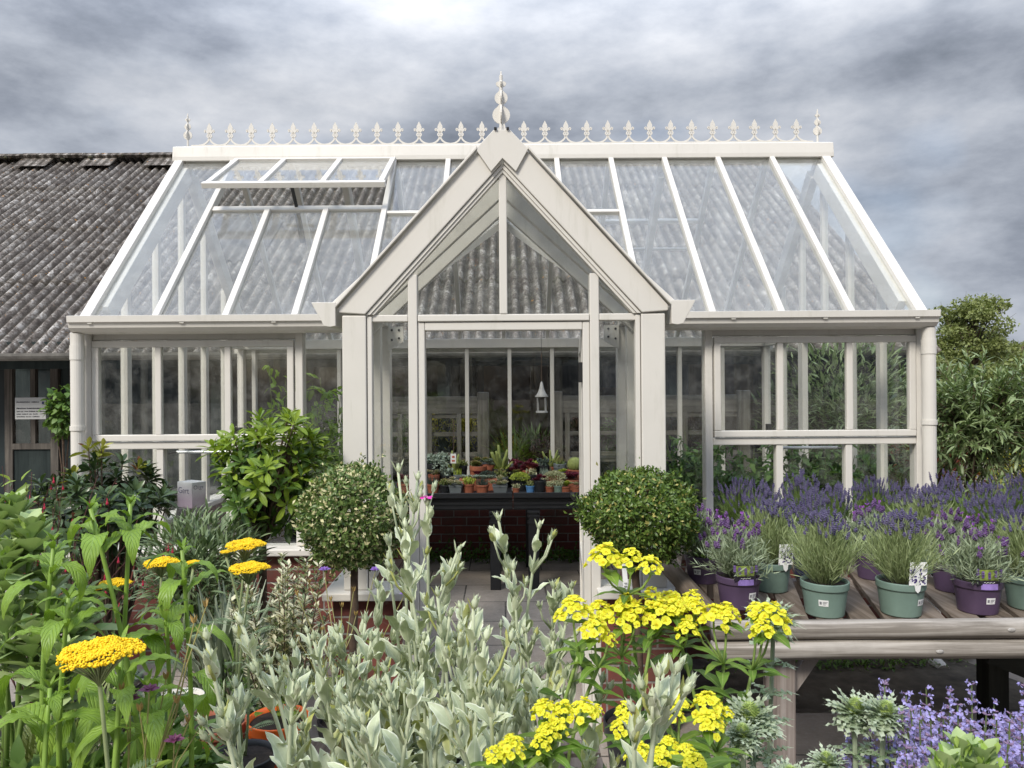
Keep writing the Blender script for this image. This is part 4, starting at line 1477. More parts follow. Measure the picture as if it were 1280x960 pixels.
e1 = lavender("english", BLACK, 22, "bushy dark violet lavender in the massed back row of the display bench", b(1043, 700, 3.46), 0, "massed violet lavender at the back of the bench", 0.075, 0.13)
for i, (px, d_) in enumerate(((1135, 3.42), (1228, 3.45), (1000, 3.74), (1092, 3.76), (1184, 3.74), (1274, 3.72), (1320, 3.42), (925, 3.70), (1012, 3.14), (1255, 3.12))):
    dup((e0, e1)[i % 2], b(px, 700, d_), i * 1.7, None, None, 0.98 + 0.06 * ((i * 7) % 3) / 3)
# ================================================================== INSIDE THE GREENHOUSE
st1 = thing("staging_table", "black ribbed plant table under the succulents, its leg nearer the middle of the doorway", "plant table", (-0.9, 6.1, 0))
st2 = thing("staging_table", "black ribbed plant table whose leg stands closer to the open door", "plant table", (0.8, 6.1, 0))
TZT = 0.715
for t, x0, x1 in ((st1, -1.95, 0.058), (st2, 0.066, 1.95)):
    bx("tray_top", BLACK, t, x0, x1, 5.72, 6.55, TZT - 0.02, TZT, 0.004)
    bx("tray_rim", BLACK, t, x0, x1, 5.705, 5.72, TZT - 0.022, TZT + 0.018, 0.003)
    g = G()
    g.box(x0, x1, 5.735, 5.76, TZT - 0.115, TZT - 0.021)
    for k in range(3):
        g.box(x0, x1, 5.728, 5.735, TZT - 0.105 + k * 0.03, TZT - 0.09 + k * 0.03)
    g.build("apron", BLACK, t)
    for xl in ((x1 - 0.17, x1 - 0.09) if t is st1 else (x0 + 0.11, x0 + 0.19)), ((x0 + 0.015, x0 + 0.1) if t is st1 else (x1 - 0.1, x1 - 0.015)):
        for y in (5.70, 6.40):
            l = bx("leg", BLACK, t, xl[0], xl[1], y, y + 0.08, 0, TZT - 0.118, 0.006)
            g = G()
            for z in (0.58, 0.55, 0.50):
                g.box(xl[0] - 0.008, xl[1] + 0.008, y - 0.008, y + 0.088, z, z + 0.014)
            g.build("leg_collar", BLACK, l)
st3 = thing("side_staging", "low black slatted stand inside the glasshouse behind the lime-leaved standard", "plant stand", (-1.7, 4.8, 0))
for i in range(7):
    bx("slat", BLACK, st3, -2.2, -0.85, 4.48 + i * 0.09, 4.55 + i * 0.09, 0.60, 0.62)
for x in (-2.15, -0.9):
    for y in (4.5, 5.05):
        bx("leg", BLACK, st3, x - 0.02, x + 0.02, y - 0.02, y + 0.02, 0, 0.599)

# ------------------------------------------------------------------ succulents
SUCC = {
    "green": leafmat("succulent_green", (0.13, 0.20, 0.06), (0.28, 0.36, 0.12), 0.45, 0.1, tip=(0.25, 0.09, 0.05)),
    "lime": leafmat("succulent_lime", (0.28, 0.36, 0.05), (0.46, 0.52, 0.10), 0.5, 0.15),
    "pale": leafmat("succulent_pale", (0.38, 0.43, 0.24), (0.56, 0.60, 0.38), 0.5, 0.1, tip=(0.30, 0.16, 0.12)),
    "red": leafmat("succulent_red", (0.09, 0.018, 0.03), (0.22, 0.04, 0.07), 0.4, 0.1),
    "dark": leafmat("succulent_dark", (0.035, 0.05, 0.045), (0.09, 0.12, 0.09), 0.45, 0.05),
    "blue": leafmat("succulent_grey", (0.22, 0.28, 0.22), (0.36, 0.42, 0.34), 0.6, 0.05),
}
CACT = plain("cactus_skin", (0.22, 0.26, 0.07), 0.7, 0.25, 25, bump=0.6)
SPINE = plain("cactus_spine", (0.55, 0.5, 0.3), 0.6, 0.1)


def succulent(kind, col, potmat, px, py, d, rp, hp, label, seed, square=False, z0=None, group=None):
    """py: the image row of the pot's base"""
    r = np.random.default_rng(seed)
    root = thing("potted_succulent" if kind not in ("fingers", "round") else "potted_cactus", label, "succulent" if kind not in ("fingers", "round") else "cactus", (0, 0, 0), 0, group)
    pot(root, rp, hp, potmat, square)
    g = G()
    m = SUCC.get(col)
    if kind == "rosette":
        for c in range(6):
            cx_, cy_ = (0, 0) if c == 0 else r.normal(0, rp * 0.55, 2)
            n = 26
            t = np.linspace(0.15, 1.45, n)
            dr_ = around(n, t, r, np.arange(n) * 2.4)
            g.leaves(leaf(0.45, 4, "obovate", -0.5, 0.25), np.tile((cx_, cy_, hp * 0.95 + r.uniform(0, rp * 0.7)), (n, 1)), dr_, np.tile((0, 0, 1.0), (n, 1)), rp * (0.35 + 0.4 * t / 1.45))
    elif kind == "spiky":
        n = 60
        t = np.abs(r.normal(0.35, 0.4, n))
        g.leaves(leaf(0.16, 4, "spike", -0.3, 0.4), np.column_stack([r.normal(0, rp * 0.35, n), r.normal(0, rp * 0.35, n), np.full(n, hp * 0.9)]), around(n, t, r), np.tile((0, 0, 1.0), (n, 1)) + r.normal(0, .1, (n, 3)), rp * r.uniform(0.9, 1.6, n))
    elif kind == "cushion":
        n = 900
        dr_ = around(n, np.arccos(r.uniform(0.05, 1, n)), r)
        rad = rp * r.uniform(0.85, 1.15, n)
        p = dr_ * rad[:, None] * np.array([1.15, 1.15, 0.75]) + np.array([0, 0, hp * 0.85])
        g.leaves(dleaf(0.6), p, nrm(dr_ + rdir(n, r) * 0.6), rdir(n, r), rp * 0.22)
    elif kind == "tuft":
        n = 160
        dr_ = around(n, np.abs(r.normal(0.5, 0.4, n)), r)
        g.leaves(leaf(0.4, 3, "obovate", 0.5, 0.2), np.column_stack([r.normal(0, rp * 0.45, n), r.normal(0, rp * 0.45, n), hp * 0.9 + r.uniform(0, rp * 0.9, n)]), dr_, rdir(n, r), rp * r.uniform(0.4, 0.75, n))
    elif kind == "trail":
        for i in range(14):
            a = r.uniform(0, 6.28)
            o = np.array([math.cos(a), math.sin(a), 0])
            k = np.linspace(0, 1, 12)
            pts = o * (rp * (0.5 + 1.5 * k))[:, None] + np.array([0, 0, 1.0]) * (hp + rp * (3.4 * k - 4.6 * k * k * r.uniform(0.6, 1.0)))[:, None]
            g.leaves(dleaf(0.35), np.repeat(pts, 6, 0), rdir(72, r), rdir(72, r), rp * 0.5)
    elif kind == "fingers":
        for i in range(9):
            a = i * 0.7 + r.uniform(-0.2, 0.2)
            tl = r.uniform(0.15, 1.4)
            dr_ = np.array([math.cos(a) * math.sin(tl), 0.5 * math.sin(a) * math.sin(tl), math.cos(tl)])
            L = rp * r.uniform(1.2, 2.2)
            k = np.linspace(0, 1, 8)
            pts = np.array([0, 0, hp * 0.9]) + dr_ * (k * L)[:, None] + np.array([0, 0, 1.0]) * (0.42 * L * k * k)[:, None]
            g.tube(pts, np.array([0.8, 1, 1, 1, 1, 1, 0.95, 0.6]) * rp * 0.18, 8)
        g.build("body", CACT, root, smooth=True)
    elif kind == "round":
        g.lathe([(0.001, hp * 0.85)] + [(rp * 0.95 * math.sin(q), hp * 0.85 + rp * 0.95 * (1 - math.cos(q))) for q in np.linspace(0.3, PI - 0.05, 12)], n=48, mod=lambda a: 1 + 0.07 * np.cos(a * 16))
        b_ = g.build("body", CACT, root, smooth=True)
        g = G()
        n = 500
        dr_ = rdir(n, r)
        g.leaves(dleaf(0.05), dr_ * rp * 0.97 + np.array([0, 0, hp * 0.85 + rp * 0.95]), nrm(dr_ + rdir(n, r) * 0.6), rdir(n, r), rp * 0.22)
        g.build("spine", SPINE, b_)
    if kind not in ("fingers", "round"):
        g.build("foliage", m, root, smooth=kind in ("rosette",))
    p = P(px, py, d)
    root.scale = (1.14,) * 3
    root.location = (p[0], d, TZT + 0.001 if z0 is None else z0)
    root.rotation_euler = (0, 0, r.uniform(-0.4, 0.4))
    return root


S = succulent
D1, D2, D3 = 5.80, 5.98, 6.18
S("spiky", "dark", TERRA, 540.5, 620, D1, 0.042, 0.066, "dark spiky succulent in a terracotta pot at the door-post end of the table", 101)
S("tuft", "green", BLACK, 555, 620, D1, 0.036, 0.06, "green leafy succulent in a black pot beside the dark spiky one", 102)
S("rosette", "pale", GREYPOT, 570, 620, D1, 0.05, 0.062, "cream-edged rosettes in a grey square pot on the front of the table", 103, True)
S("tuft", "lime", TERRA, 585, 620, D1, 0.038, 0.066, "yellow-green tufted succulent in a terracotta pot with a pale sticker", 104)
S("spiky", "dark", TERRA, 602, 620, D1, 0.045, 0.06, "blackish aloe-like succulent in a terracotta pot beneath the long planter", 105)
S("rosette", "pale", GREYPOT, 624, 618, D1, 0.056, 0.058, "large pale rosettes overflowing a grey square pot by the table gap", 106, True)
S("tuft", "pale", TERRA, 644, 614, D1, 0.025, 0.035, "tiny pale succulent in the smallest terracotta pot", 107)
S("cushion", "lime", BLACK, 649, 613, D2, 0.052, 0.085, "bright lime cushion plant in a black ribbed pot", 108)
S("tuft", "green", plain("blue_label_pot", (0.10, 0.25, 0.5), 0.5), 662, 612, D1, 0.03, 0.05, "small green succulent in a pot with blue wrapping", 109)
S("rosette", "red", BLACK, 674, 612, D1, 0.042, 0.085, "dark red rosette in a tall black pot with a white label", 110)
S("tuft", "pale", TERRA, 686, 613, D1, 0.03, 0.045, "grey-pink tufted succulent in a terracotta pot next to the dark red rosette", 111)
S("cushion", "pale", TERRA, 692, 612, D2, 0.062, 0.085, "broad pale yellow-green cushion plant raised behind the front pots", 112)
S("tuft", "pale", GREENPOT, 697, 613, D1, 0.034, 0.05, "pale green tufted succulent in a green pot by the cushion plant", 113)
S("rosette", "lime", TERRA, 706, 613, D1, 0.036, 0.045, "light green rosettes in a terracotta pot close to the open door", 114)
S("rosette", "pale", TERRA, 719, 613, D1, 0.032, 0.046, "whitish rosette in a terracotta pot hard against the open door", 115)
for i in range(22):
    S(("rosette", "tuft", "spiky", "rosette", "cushion", "tuft")[i % 6], ("pale", "green", "dark", "red", "lime", "blue")[(i * 5 + i // 6) % 6], (TERRA, BLACK, GREYPOT)[i % 3], 540 + (i % 11) * 17.5 + RNG.uniform(-4, 4), 606, 6.08 + 0.16 * (i // 11) + RNG.uniform(-0.03, 0.03), RNG.uniform(0.036, 0.05), 0.075 + 0.06 * (i // 11) + RNG.uniform(0, 0.03), "small potted succulent crowded among others on the middle and back of the black table", 150 + i, group="succulents crowded on the black table")
LT = thing("long_planter", "long shallow terracotta planter of small succulents behind the front row", "planter", (0, 0, 0))
G().prism([(-0.13, -0.05, 0), (0.13, -0.05, 0), (0.15, -0.06, 0.09), (-0.15, -0.06, 0.09)], (0, 0.11, 0)).build("trough", TERRA, LT, bevel=0.004)
g = G()
r = np.random.default_rng(5)
for c in range(16):
    n = 22
    t = np.linspace(0.1, 1.4, n)
    g.leaves(leaf(0.45, 3, "obovate", -0.4, 0.2), np.tile((r.uniform(-0.13, 0.13), r.uniform(-0.04, 0.04), 0.095), (n, 1)), around(n, t, r, np.arange(n) * 2.4), np.tile((0, 0, 1.0), (n, 1)), 0.035 * (0.4 + 0.6 * t))
g.build("foliage", SUCC["blue"], LT)
LT.location = (P(597, 600, D2)[0], D2, TZT + 0.001)
S("rosette", "green", TERRA, 597, 600, D3, 0.062, 0.15, "red-tipped green rosettes in a terracotta bowl raised behind the planter", 116)
S("fingers", None, BLACK, 567, 610, D3, 0.055, 0.11, "cactus with spreading finger stems hung with a white tag", 117)
S("fingers", None, BLACK, 626, 610, D3, 0.065, 0.13, "largest finger cactus, arching over the middle of the table", 118)
S("rosette", "red", BLACK, 643, 606, D3, 0.055, 0.11, "deep red rosettes behind the lime cushion plant", 119)
S("rosette", "red", TERRA, 658, 606, D3, 0.06, 0.12, "maroon rosettes standing tallest behind the blue-wrapped pot", 120)
S("fingers", None, TERRA, 688, 606, 6.32, 0.05, 0.13, "upright finger cactus at the back of the table near the lantern", 121)
S("round", None, TERRA, 718, 606, D3, 0.055, 0.12, "round barrel cactus in a terracotta pot", 122)
S("rosette", "red", TERRA, 715, 610, D2, 0.05, 0.07, "burgundy rosettes in front of the round cactus", 123)
S("rosette", "red", TERRA, 506, 615, D1, 0.055, 0.075, "burgundy rosettes seen between the column and the door post", 124)
S("trail", "blue", BLACK, 541, 610, D3, 0.06, 0.17, "trailing grey-green plant arching beside the door post", 125)
S("spiky", "dark", GREYPOT, 600, 610, 6.36, 0.06, 0.16, "dark upright spiky plant at the back behind the terracotta bowl", 126)
S("spiky", "green", BLACK, 575, 610, 6.38, 0.045, 0.10, "green spiky plant at the back behind the tagged cactus", 127)
S("tuft", "lime", BLACK, 670, 610, 6.36, 0.05, 0.11, "lime tufted plant at the back between the maroon rosettes and upright cactus", 128)
S("tuft", "dark", TERRA, 706, 608, 6.38, 0.05, 0.10, "dull dark tufted plant at the back beside the barrel cactus", 129)
tg = thing("hanging_tag", "small white swing tag with red print hanging over the finger cactus", "tag", tuple(P(566, 580, 5.95)))
p = P(566, 573, 5.95)
bx("card", WHITECARD, tg, p[0] - 0.022, p[0] + 0.022, 5.95, 5.952, p[2] - 0.04, p[2] + 0.036, 0.001)
g = G()
g.box(p[0] - 0.010, p[0] + 0.010, 5.948, 5.9495, p[2] + 0.004, p[2] + 0.02).box(p[0] - 0.012, p[0] + 0.012, 5.948, 5.9495, p[2] - 0.025, p[2] - 0.012)
g.build("print", plain("red_print", (0.5, 0.12, 0.08), 0.5), tg)
G().tube([p + (0, 0, 0.036), p + (0.005, 0.02, 0.16), p + (0, 0.05, 0.30)], 0.003, 5).build("string", BARK, tg)

# hanging lantern
ln = thing("hanging_lantern", "small white metal lantern with a flared roof hanging on a cord in the glasshouse", "lantern", tuple(P(677, 516, 6.0)))
p = P(677, 516, 6.0)
R_ = 0.046
LW = plain("grey_white_metal", (0.36, 0.36, 0.345), 0.5, 0.1)
G().lathe([(R_ * 1.1, 0.125), (R_ * 1.12, 0.13), (R_ * 0.72, 0.155), (R_ * 0.42, 0.19), (R_ * 0.22, 0.235), (0.001, 0.25)], p, 24).build("flared_roof", LW, ln, smooth=True)
g = G()
g.lathe([(0.001, 0), (R_ * 1.02, 0), (R_ * 1.02, 0.012), (R_ * 0.9, 0.014), (0.001, 0.014)], p, 24)
for k in range(4):
    a = k * PI / 2 + 0.6
    g.tube([p + (math.cos(a) * R_ * 0.95, math.sin(a) * R_ * 0.95, 0.01), p + (math.cos(a) * R_ * 0.95, math.sin(a) * R_ * 0.95, 0.13)], 0.0035, 6)
g.build("cage", LW, ln)
G().tube([p + (0, 0, 0.245), p + (0, 0, 0.47)], 0.003, 5).build("cord", BARK, ln)
G().tube([p + (0, 0, 0.47), (p[0], 6.0, rback(0, 6.0)[2] - 0.03)], 0.0015, 4).build("hanging_wire", DARKMETAL, ln)

# ------------------------------------------------------------------ leafy plants under glass
TOM = leafmat("tomato_leaf", (0.05, 0.115, 0.028), (0.12, 0.21, 0.05), 0.6, 0.3)
LEM = leafmat("lemon_leaf", (0.10, 0.20, 0.02), (0.26, 0.40, 0.045), 0.4, 0.35, midrib=(0.3, 0.4, 0.1))


def vine(name, label, cat, mat, x, y, z0, h, w, seed, n=10, lsize=0.07, per=7, loc_pot=None, lw=0.45, stem=STEMB, group=None):
    """upright leafy plant: several stems, leaves along side shoots"""
    r = np.random.default_rng(seed)
    root = thing(name, label, cat, (x, y, z0), 0, group)
    root.location = (0, 0, 0)
    po = pot(root, 0.11, 0.18, loc_pot or BLACK)
    gs, gl = G(), G()
    for i in range(n):
        a = r.uniform(0, 6.28)
        k = np.linspace(0, 1, 7)
        hh = h * r.uniform(0.55, 1.0)
        lean = w * r.uniform(0.2, 1.0)
        pts = np.column_stack([np.cos(a) * lean * k ** 1.3, np.sin(a) * lean * 0.6 * k ** 1.3, 0.16 + hh * k]) + np.column_stack([r.normal(0, 0.012, 7)] * 2 + [np.zeros(7)])
        gs.tube(pts, [0.006, 0.002], 5)
        m = max(int(hh / 0.05), 4)
        t = np.sort(r.uniform(0.12, 1, m))
        q = np.stack([np.interp(t, k, pts[:, j]) for j in range(3)], 1)
        for j in range(m):
            dd_ = around(1, r.uniform(0.9, 1.7), r)[0]
            L = lsize * r.uniform(1.2, 2.6)
            s_ = np.linspace(0.15, 1, per)
            pos = q[j] + dd_ * (s_ * L)[:, None] + np.array([0, 0, -0.35 * L]) * (s_ ** 2)[:, None]
            ld = nrm(dd_ * 0.7 + rdir(per, r) * 0.8 + np.array([0, 0, -0.25]))
            gl.leaves(leaf(lw, 4, "ovate", 0.6, 0.2, serr=0.12), pos, ld, np.tile((0, 0, 1.0), (per, 1)) + r.normal(0, 0.3, (per, 3)), lsize * r.uniform(0.7, 1.25, per))
    gs.build("stem", stem, root)
    gl.build("foliage", mat, root, smooth=True)
    root.location = (x, y, z0)
    return root


for i, (px, d_, h_) in enumerate(((885, 4.95, 0.80), (930, 4.75, 1.02), (985, 4.85, 0.90), (1035, 4.95, 0.94), (870, 5.4, 0.9))):
    lab = ("dark green tomato-like plant pressed against the glass nearest the clipped ball tree", "tallest tomato-like plant inside, behind the bench-side window", "leafy green plant inside behind the window bar with its stay", "leafy green plant inside before the open end doorway", "deep green leafy plant inside, well back from the glass by the porch")[i]
    vine("tomato_plant", lab, "tomato plant", TOM, P(px, 500, d_)[0], d_, 0.02, h_ + 0.13, 0.26, 300 + i, 19, 0.062, 8, group="tomato plants under glass")
vine("lemon_tree", "tall light-leaved citrus plant inside, directly beside the porch column", "citrus plant", LEM, P(408, 500, 4.75)[0], 4.75, 0.02, 1.62, 0.15, 311, 11, 0.066, 5)
vine("lemon_tree", "tall light-leaved citrus plant inside, behind the window post over the lime standard", "citrus plant", LEM, P(352, 500, 4.85)[0], 4.85, 0.02, 1.60, 0.13, 312, 9, 0.068, 4)
vine("pepper_plant", "low dark leafy plant inside, below the citrus and above the low sill", "pepper plant", TOM, P(395, 600, 4.6)[0], 4.6, 0.625, 0.32, 0.16, 313, 10, 0.06, 5)
vine("pepper_plant", "weedy green plant behind the corner window pane", "pepper plant", TOM, P(150, 560, 4.7)[0], 4.7, 0.3, 0.62, 0.2, 314, 8, 0.06, 4)
# black nursery pot and the printed feed box on the stand
t = thing("nursery_pot", "empty black nursery pot standing on the stand just inside the low sill", "plant pot", (0, 0, 0))
pot(t, 0.075, 0.14, BLACK)
t.location = (P(358, 670, 4.62)[0], 4.62, 0.621)
t = thing("nursery_pot", "upturned black crate-like pot under the printed box", "plant pot", (0, 0, 0))
G().lathe([(0.11, 0), (0.085, 0.19), (0.001, 0.19)], n=24).build("pot", BLACK, t, smooth=False)
p = P(237, 600, 4.64)
t.location = (p[0], 4.66, 0.621)
bxo = thing("cardboard_box", "white and mauve printed cardboard box seen through the lower pane", "box", (p[0], 4.66, 0.812))
bm = M("printed_box").set((0.7, 0.7, 0.7), 0.6)
sp_ = bm.n("ShaderNodeSeparateXYZ")
bm.l(bm.coord("Object"), sp_.inputs[0])
bm.base(bm.ramp(bm.math("MULTIPLY", sp_.outputs[2], 5.5), [(0.25, (0.40, 0.30, 0.40)), (0.62, (0.52, 0.50, 0.55)), (0.9, (0.58, 0.60, 0.62))]))
o = G()
c_, s__ = math.cos(-0.55), math.sin(-0.55)
rot = lambda x, y: (p[0] + x * c_ - y * s__, 4.66 + x * s__ + y * c_)
q0 = [rot(-0.07, -0.05), rot(0.07, -0.05), rot(0.07, 0.05), rot(-0.07, 0.05)]
o.prism([(x, y, 0.812) for x, y in q0], (0, 0, 0.155))
bo = o.build("carton", bm.m, bxo, bevel=0.002)


def text(body, size, loc, rot_, mat, parent, name="lettering"):
    cu = bpy.data.curves.new(name, "FONT")
    cu.body, cu.size, cu.extrude = body, size, 0.0004
    cu.align_x, cu.align_y = "CENTER", "CENTER"
    cu.materials.append(mat)
    tmp = bpy.data.objects.new(name, cu)
    COL.objects.link(tmp)
    bpy.context.view_layer.update()
    me = bpy.data.meshes.new_from_object(tmp.evaluated_get(bpy.context.evaluated_depsgraph_get()))
    bpy.data.objects.remove(tmp)
    ob = bpy.data.objects.new(name, me)
    COL.objects.link(ob)
    ob.parent = parent
    ob.location = Vector(loc) - worldloc(parent)
    ob.rotation_euler = rot_
    KIDS.setdefault(parent.name, []).append(ob)
    return ob


NAVY = plain("navy_print", (0.06, 0.06, 0.14), 0.5)
fx_, fy_ = rot(-0.008, -0.0512)
text("Gert", 0.052, (fx_, fy_, 0.915), (PI / 2, 0, -0.55), NAVY, bo)
fx_, fy_ = rot(0.0712, -0.004)
text("Orga", 0.034, (fx_, fy_, 0.935), (PI / 2, 0, -0.55 + PI / 2), NAVY, bo)

# window rods inside the lower lights
for s, x0, x1 in ((-1, -1.92, -1.20), (1, 1.58, 1.95)):
    rd = thing("shelf_rod", ("thin steel rod inside the lower panes above the printed box", "thin steel rod inside the lower panes before the end doorway")[s > 0], "rod", (x0, 4.45, 1.16))
    G().tube([(x0, 4.45, 1.165), (x1, 4.45, 1.165)], 0.009, 8).build("rod", plain("zinc_rod%d" % (s + 1), (0.4, 0.42, 0.44), 0.35, metal=0.6), rd)
    G().bar((x0, 4.45, 1.165), (x0, 4.35, 1.165), 0.01, 0.01).bar((x1, 4.45, 1.165), (x1, 4.35, 1.165), 0.01, 0.01).build("bracket", DARKMETAL, rd)

# ------------------------------------------------------------------ timber display frames and plants behind the glasshouse
TIMB = woodmat("grey_timber_x", (0.20, 0.18, 0.15), (0.31, 0.285, 0.245), 0, 0.85, 20)
TIMBZ = woodmat("grey_timber_z", (0.20, 0.18, 0.15), (0.31, 0.285, 0.245), 2, 0.85, 20)
YT = 7.25
for k, (x0, x1, lab) in enumerate(((-1.45, -0.20, "grey timber lattice plant stand behind the glass, seen beside the finger cactus"), (0.50, 2.28, "grey timber lattice plant stand behind the glass, seen past the lantern"))):
    t = thing("lattice_stand", lab, "plant stand", ((x0 + x1) / 2, YT, 0))
    for x in (x0, x1):
        bx("post", TIMBZ, t, x - 0.055, x + 0.055, YT - 0.05, YT + 0.05, 0, 1.475, 0.008)
    bx("top_board", TIMB, t, x0 + 0.056, x1 - 0.056, YT - 0.02, YT + 0.02, 1.27, 1.435, 0.004)
    for z in (0.88, 1.075, 1.245):
        bx("rail", TIMB, t, x0 + 0.056, x1 - 0.056, YT + 0.0, YT + 0.03, z - 0.02, z + 0.02, 0.003)
    x = x0 + 0.18 if k == 0 else x0 + 0.1
    while x < x1 - 0.05:
        bx("upright", TIMBZ, t, x - 0.022, x + 0.022, YT - 0.035, YT - 0.005, 0.5, 1.27, 0.003)
        x += 0.28
    for z in (0.45, 0.8):
        bx("shelf", TIMB, t, x0 + 0.056, x1 - 0.056, YT + 0.04, YT + 0.62, z, z + 0.025)
    bx("back_board", DARKWOOD, t, x0, x1, YT + 0.63, YT + 0.65, 0.1, 0.8)

GRS = leafmat("grass_blade", (0.13, 0.22, 0.035), (0.28, 0.38, 0.08), 0.5, 0.3)
GRY = leafmat("golden_leaf", (0.38, 0.36, 0.03), (0.58, 0.52, 0.06), 0.5, 0.3)
BRZ = leafmat("bronze_leaf", (0.06, 0.035, 0.03), (0.13, 0.075, 0.06), 0.6, 0.2)
GMID = leafmat("mid_green_leaf", (0.07, 0.14, 0.03), (0.16, 0.26, 0.06), 0.5, 0.3)


def tuft(name, label, cat, mat, loc, h, w, n, seed, width=0.03, bend=0.9, potmat=BLACK, rp=0.09, shape="strap", group=None):
    r = np.random.default_rng(seed)
    root = thing(name, label, cat, (0, 0, 0), 0, group)
    pot(root, rp, 0.14, potmat)
    g = G()
    tl = np.abs(r.normal(0, 0.4, n)) * w / 0.25
    L = h * r.uniform(0.5, 1.05, n)
    for q in range(4):
        s = slice(q * n // 4, (q + 1) * n // 4)
        m = s.stop - s.start
        g.leaves(leaf(width, 6, shape, bend * (0.4 + 0.35 * q), 0.2), np.column_stack([r.normal(0, rp * 0.4, m), r.normal(0, rp * 0.4, m), np.full(m, 0.12)]), around(m, tl[s], r), np.tile((0, 0, 1.0), (m, 1)) + r.normal(0, 0.05, (m, 3)), L[s])
    g.build("foliage", mat, root, smooth=True)
    root.location = loc
    return root


def bush(name, label, cat, mat, loc, rad, n, ls, seed, lw=0.4, shell=0.55, stem=BARK, trunk=None, proto=None, zsq=1.0, group=None, lumps=9, base_z=None, up=0.35, fl=None):
    """rounded shrub: leaves through lumpy crown volume, with twigs"""
    r = np.random.default_rng(seed)
    root = thing(name, label, cat, (0, 0, 0), 0, group)
    c = np.array([0, 0, trunk if trunk else rad * zsq])
    cen = rdir(lumps, r) * rad * 0.5 * np.array([1, 1, zsq]) + c
    g = G()
    pr = proto or leaf(lw, 4, "ovate", 0.5, 0.2)
    which = r.integers(0, lumps, n)
    dr_ = rdir(n, r)
    rr_ = rad * 0.62 * (shell + (1 - shell) * r.random(n)) * r.uniform(0.85, 1.12, lumps)[which]
    p = cen[which] + dr_ * rr_[:, None] * np.array([1, 1, zsq])
    p[:, 2] = np.maximum(p[:, 2], 0.03)
    out = nrm(p - c)
    d_ = nrm(out * 0.8 + rdir(n, r) * 0.75 + np.array([0, 0, up]))
    g.leaves(pr, p, d_, np.tile((0, 0, 1.0), (n, 1)) + rdir(n, r) * 0.5, ls * r.uniform(0.6, 1.2, n))
    g.build("foliage", mat, root, smooth=True)
    gs = G()
    b0 = np.array([0, 0, 0.0])
    for i in range(lumps):
        m_ = (b0 + cen[i]) * np.array([0.3, 0.3, 0.55])
        gs.tube([b0 + r.normal(0, 0.01, 3) * [1, 1, 0], m_, cen[i]], [max(0.012, rad * 0.04), 0.003], 5)
        for j in range(5):
            gs.tube([cen[i], cen[i] + rdir(1, r)[0] * rad * 0.55], [0.003, 0.001], 4)
    gs.build("branch", stem, root)
    if fl:
        fm, m_, s_ = fl
        k = r.choice(np.where(p[:, 2] > c[2] - rad * 0.3)[0], m_)
        g = G()
        for i in k:
            g.leaves(leaf(0.6, 2, "obovate", 0.3, 0.1), np.tile(p[i] + out[i] * 0.015, (5, 1)), around(5, 1.2, r, np.arange(5) * 1.257), np.tile((0, 0, 1.0), (5, 1)), s_)
        g.build("blossom", fm, root)
    root.location = loc
    return root


WHITEF = plain("white_petal", (0.75, 0.74, 0.68), 0.6, 0.05)
YELF = plain("yellow_petal", (0.75, 0.52, 0.02), 0.6, 0.1)
q = lambda px, py, d: tuple(P(px, py, d))
tuft("grass_pot", "fountain of green grass behind the glass in the middle of the doorway view", "grass", GRS, q(640, 610, 7.4), 0.52, 0.3, 260, 401, 0.03, 1.2)
tuft("grass_pot", "green grass clump behind the glass beside the lattice end post", "grass", GRS, q(618, 612, 7.6), 0.42, 0.25, 200, 402, 0.03, 1.2)
tuft("iris_pot", "upright sword-leaved plant behind the glass under the lantern", "plant", GMID, q(668, 600, 7.7), 0.5, 0.2, 90, 403, 0.06, 0.4)
bush("heather_bush", "dusky bronze bushy plant behind the glass under the lantern", "shrub", BRZ, q(672, 606, 7.35), 0.26, 1800, 0.035, 404)
bush("golden_bush", "golden-tipped plant behind the glass above the green grass", "shrub", GRY, q(640, 592, 8.1), 0.22, 900, 0.05, 405)
for i, (px, m_, lab) in enumerate(((520, GMID, "green shelf plant between the door post and lattice uprights"), (545, GRY, "yellow-green shelf plant on the lattice stand, centre of the lattice"), (578, GRY, "yellow-topped shelf plant by the thicker lattice post"), (715, BRZ, "bronze shelf plant on the lattice stand past the lantern"), (775, GMID, "green shelf plant seen between door post and porch post"), (850, BRZ, "bronze shelf plant behind the glass next to the porch column"))):
    bush("shelf_plant", lab, "pot plant", m_, (P(px, 560, 7.6)[0], 7.6, 0.83), 0.19, 700, 0.055, 420 + i, 0.3, zsq=1.1)
for i, (px, m_, lab) in enumerate(((530, GMID, "low green plant on the bottom lattice shelf by the door post"), (575, GMID, "low green plant on the bottom lattice shelf by the thick post"), (735, BRZ, "low bronze plant on the bottom lattice shelf by the open door"), (860, GMID, "low green plant on the bottom lattice shelf beside the column"))):
    bush("shelf_plant", lab, "pot plant", m_, (P(px, 600, 7.6)[0], 7.6, 0.48), 0.15, 500, 0.05, 430 + i, 0.3)
g = None
ub = thing("weed_patch", "low dark weeds growing against the back wall under the black table", "weeds", (-0.2, 6.55, 0))
gg_ = G()
r = np.random.default_rng(77)
n = 900
gg_.leaves(dleaf(0.5), np.column_stack([r.uniform(-0.8, 0.9, n), 6.62 + r.normal(0, 0.05, n), np.abs(r.normal(0, 0.06, n))]), nrm(rdir(n, r) + np.array([0, 0, 0.7])), rdir(n, r), 0.05 * r.uniform(0.6, 1.2, n))
gg_.build("foliage", GMID, ub)
# ================================================================== SHRUBS BY THE GLASSHOUSE
def pots(root, r, h, mat):
    return pot(root, r, h, mat)


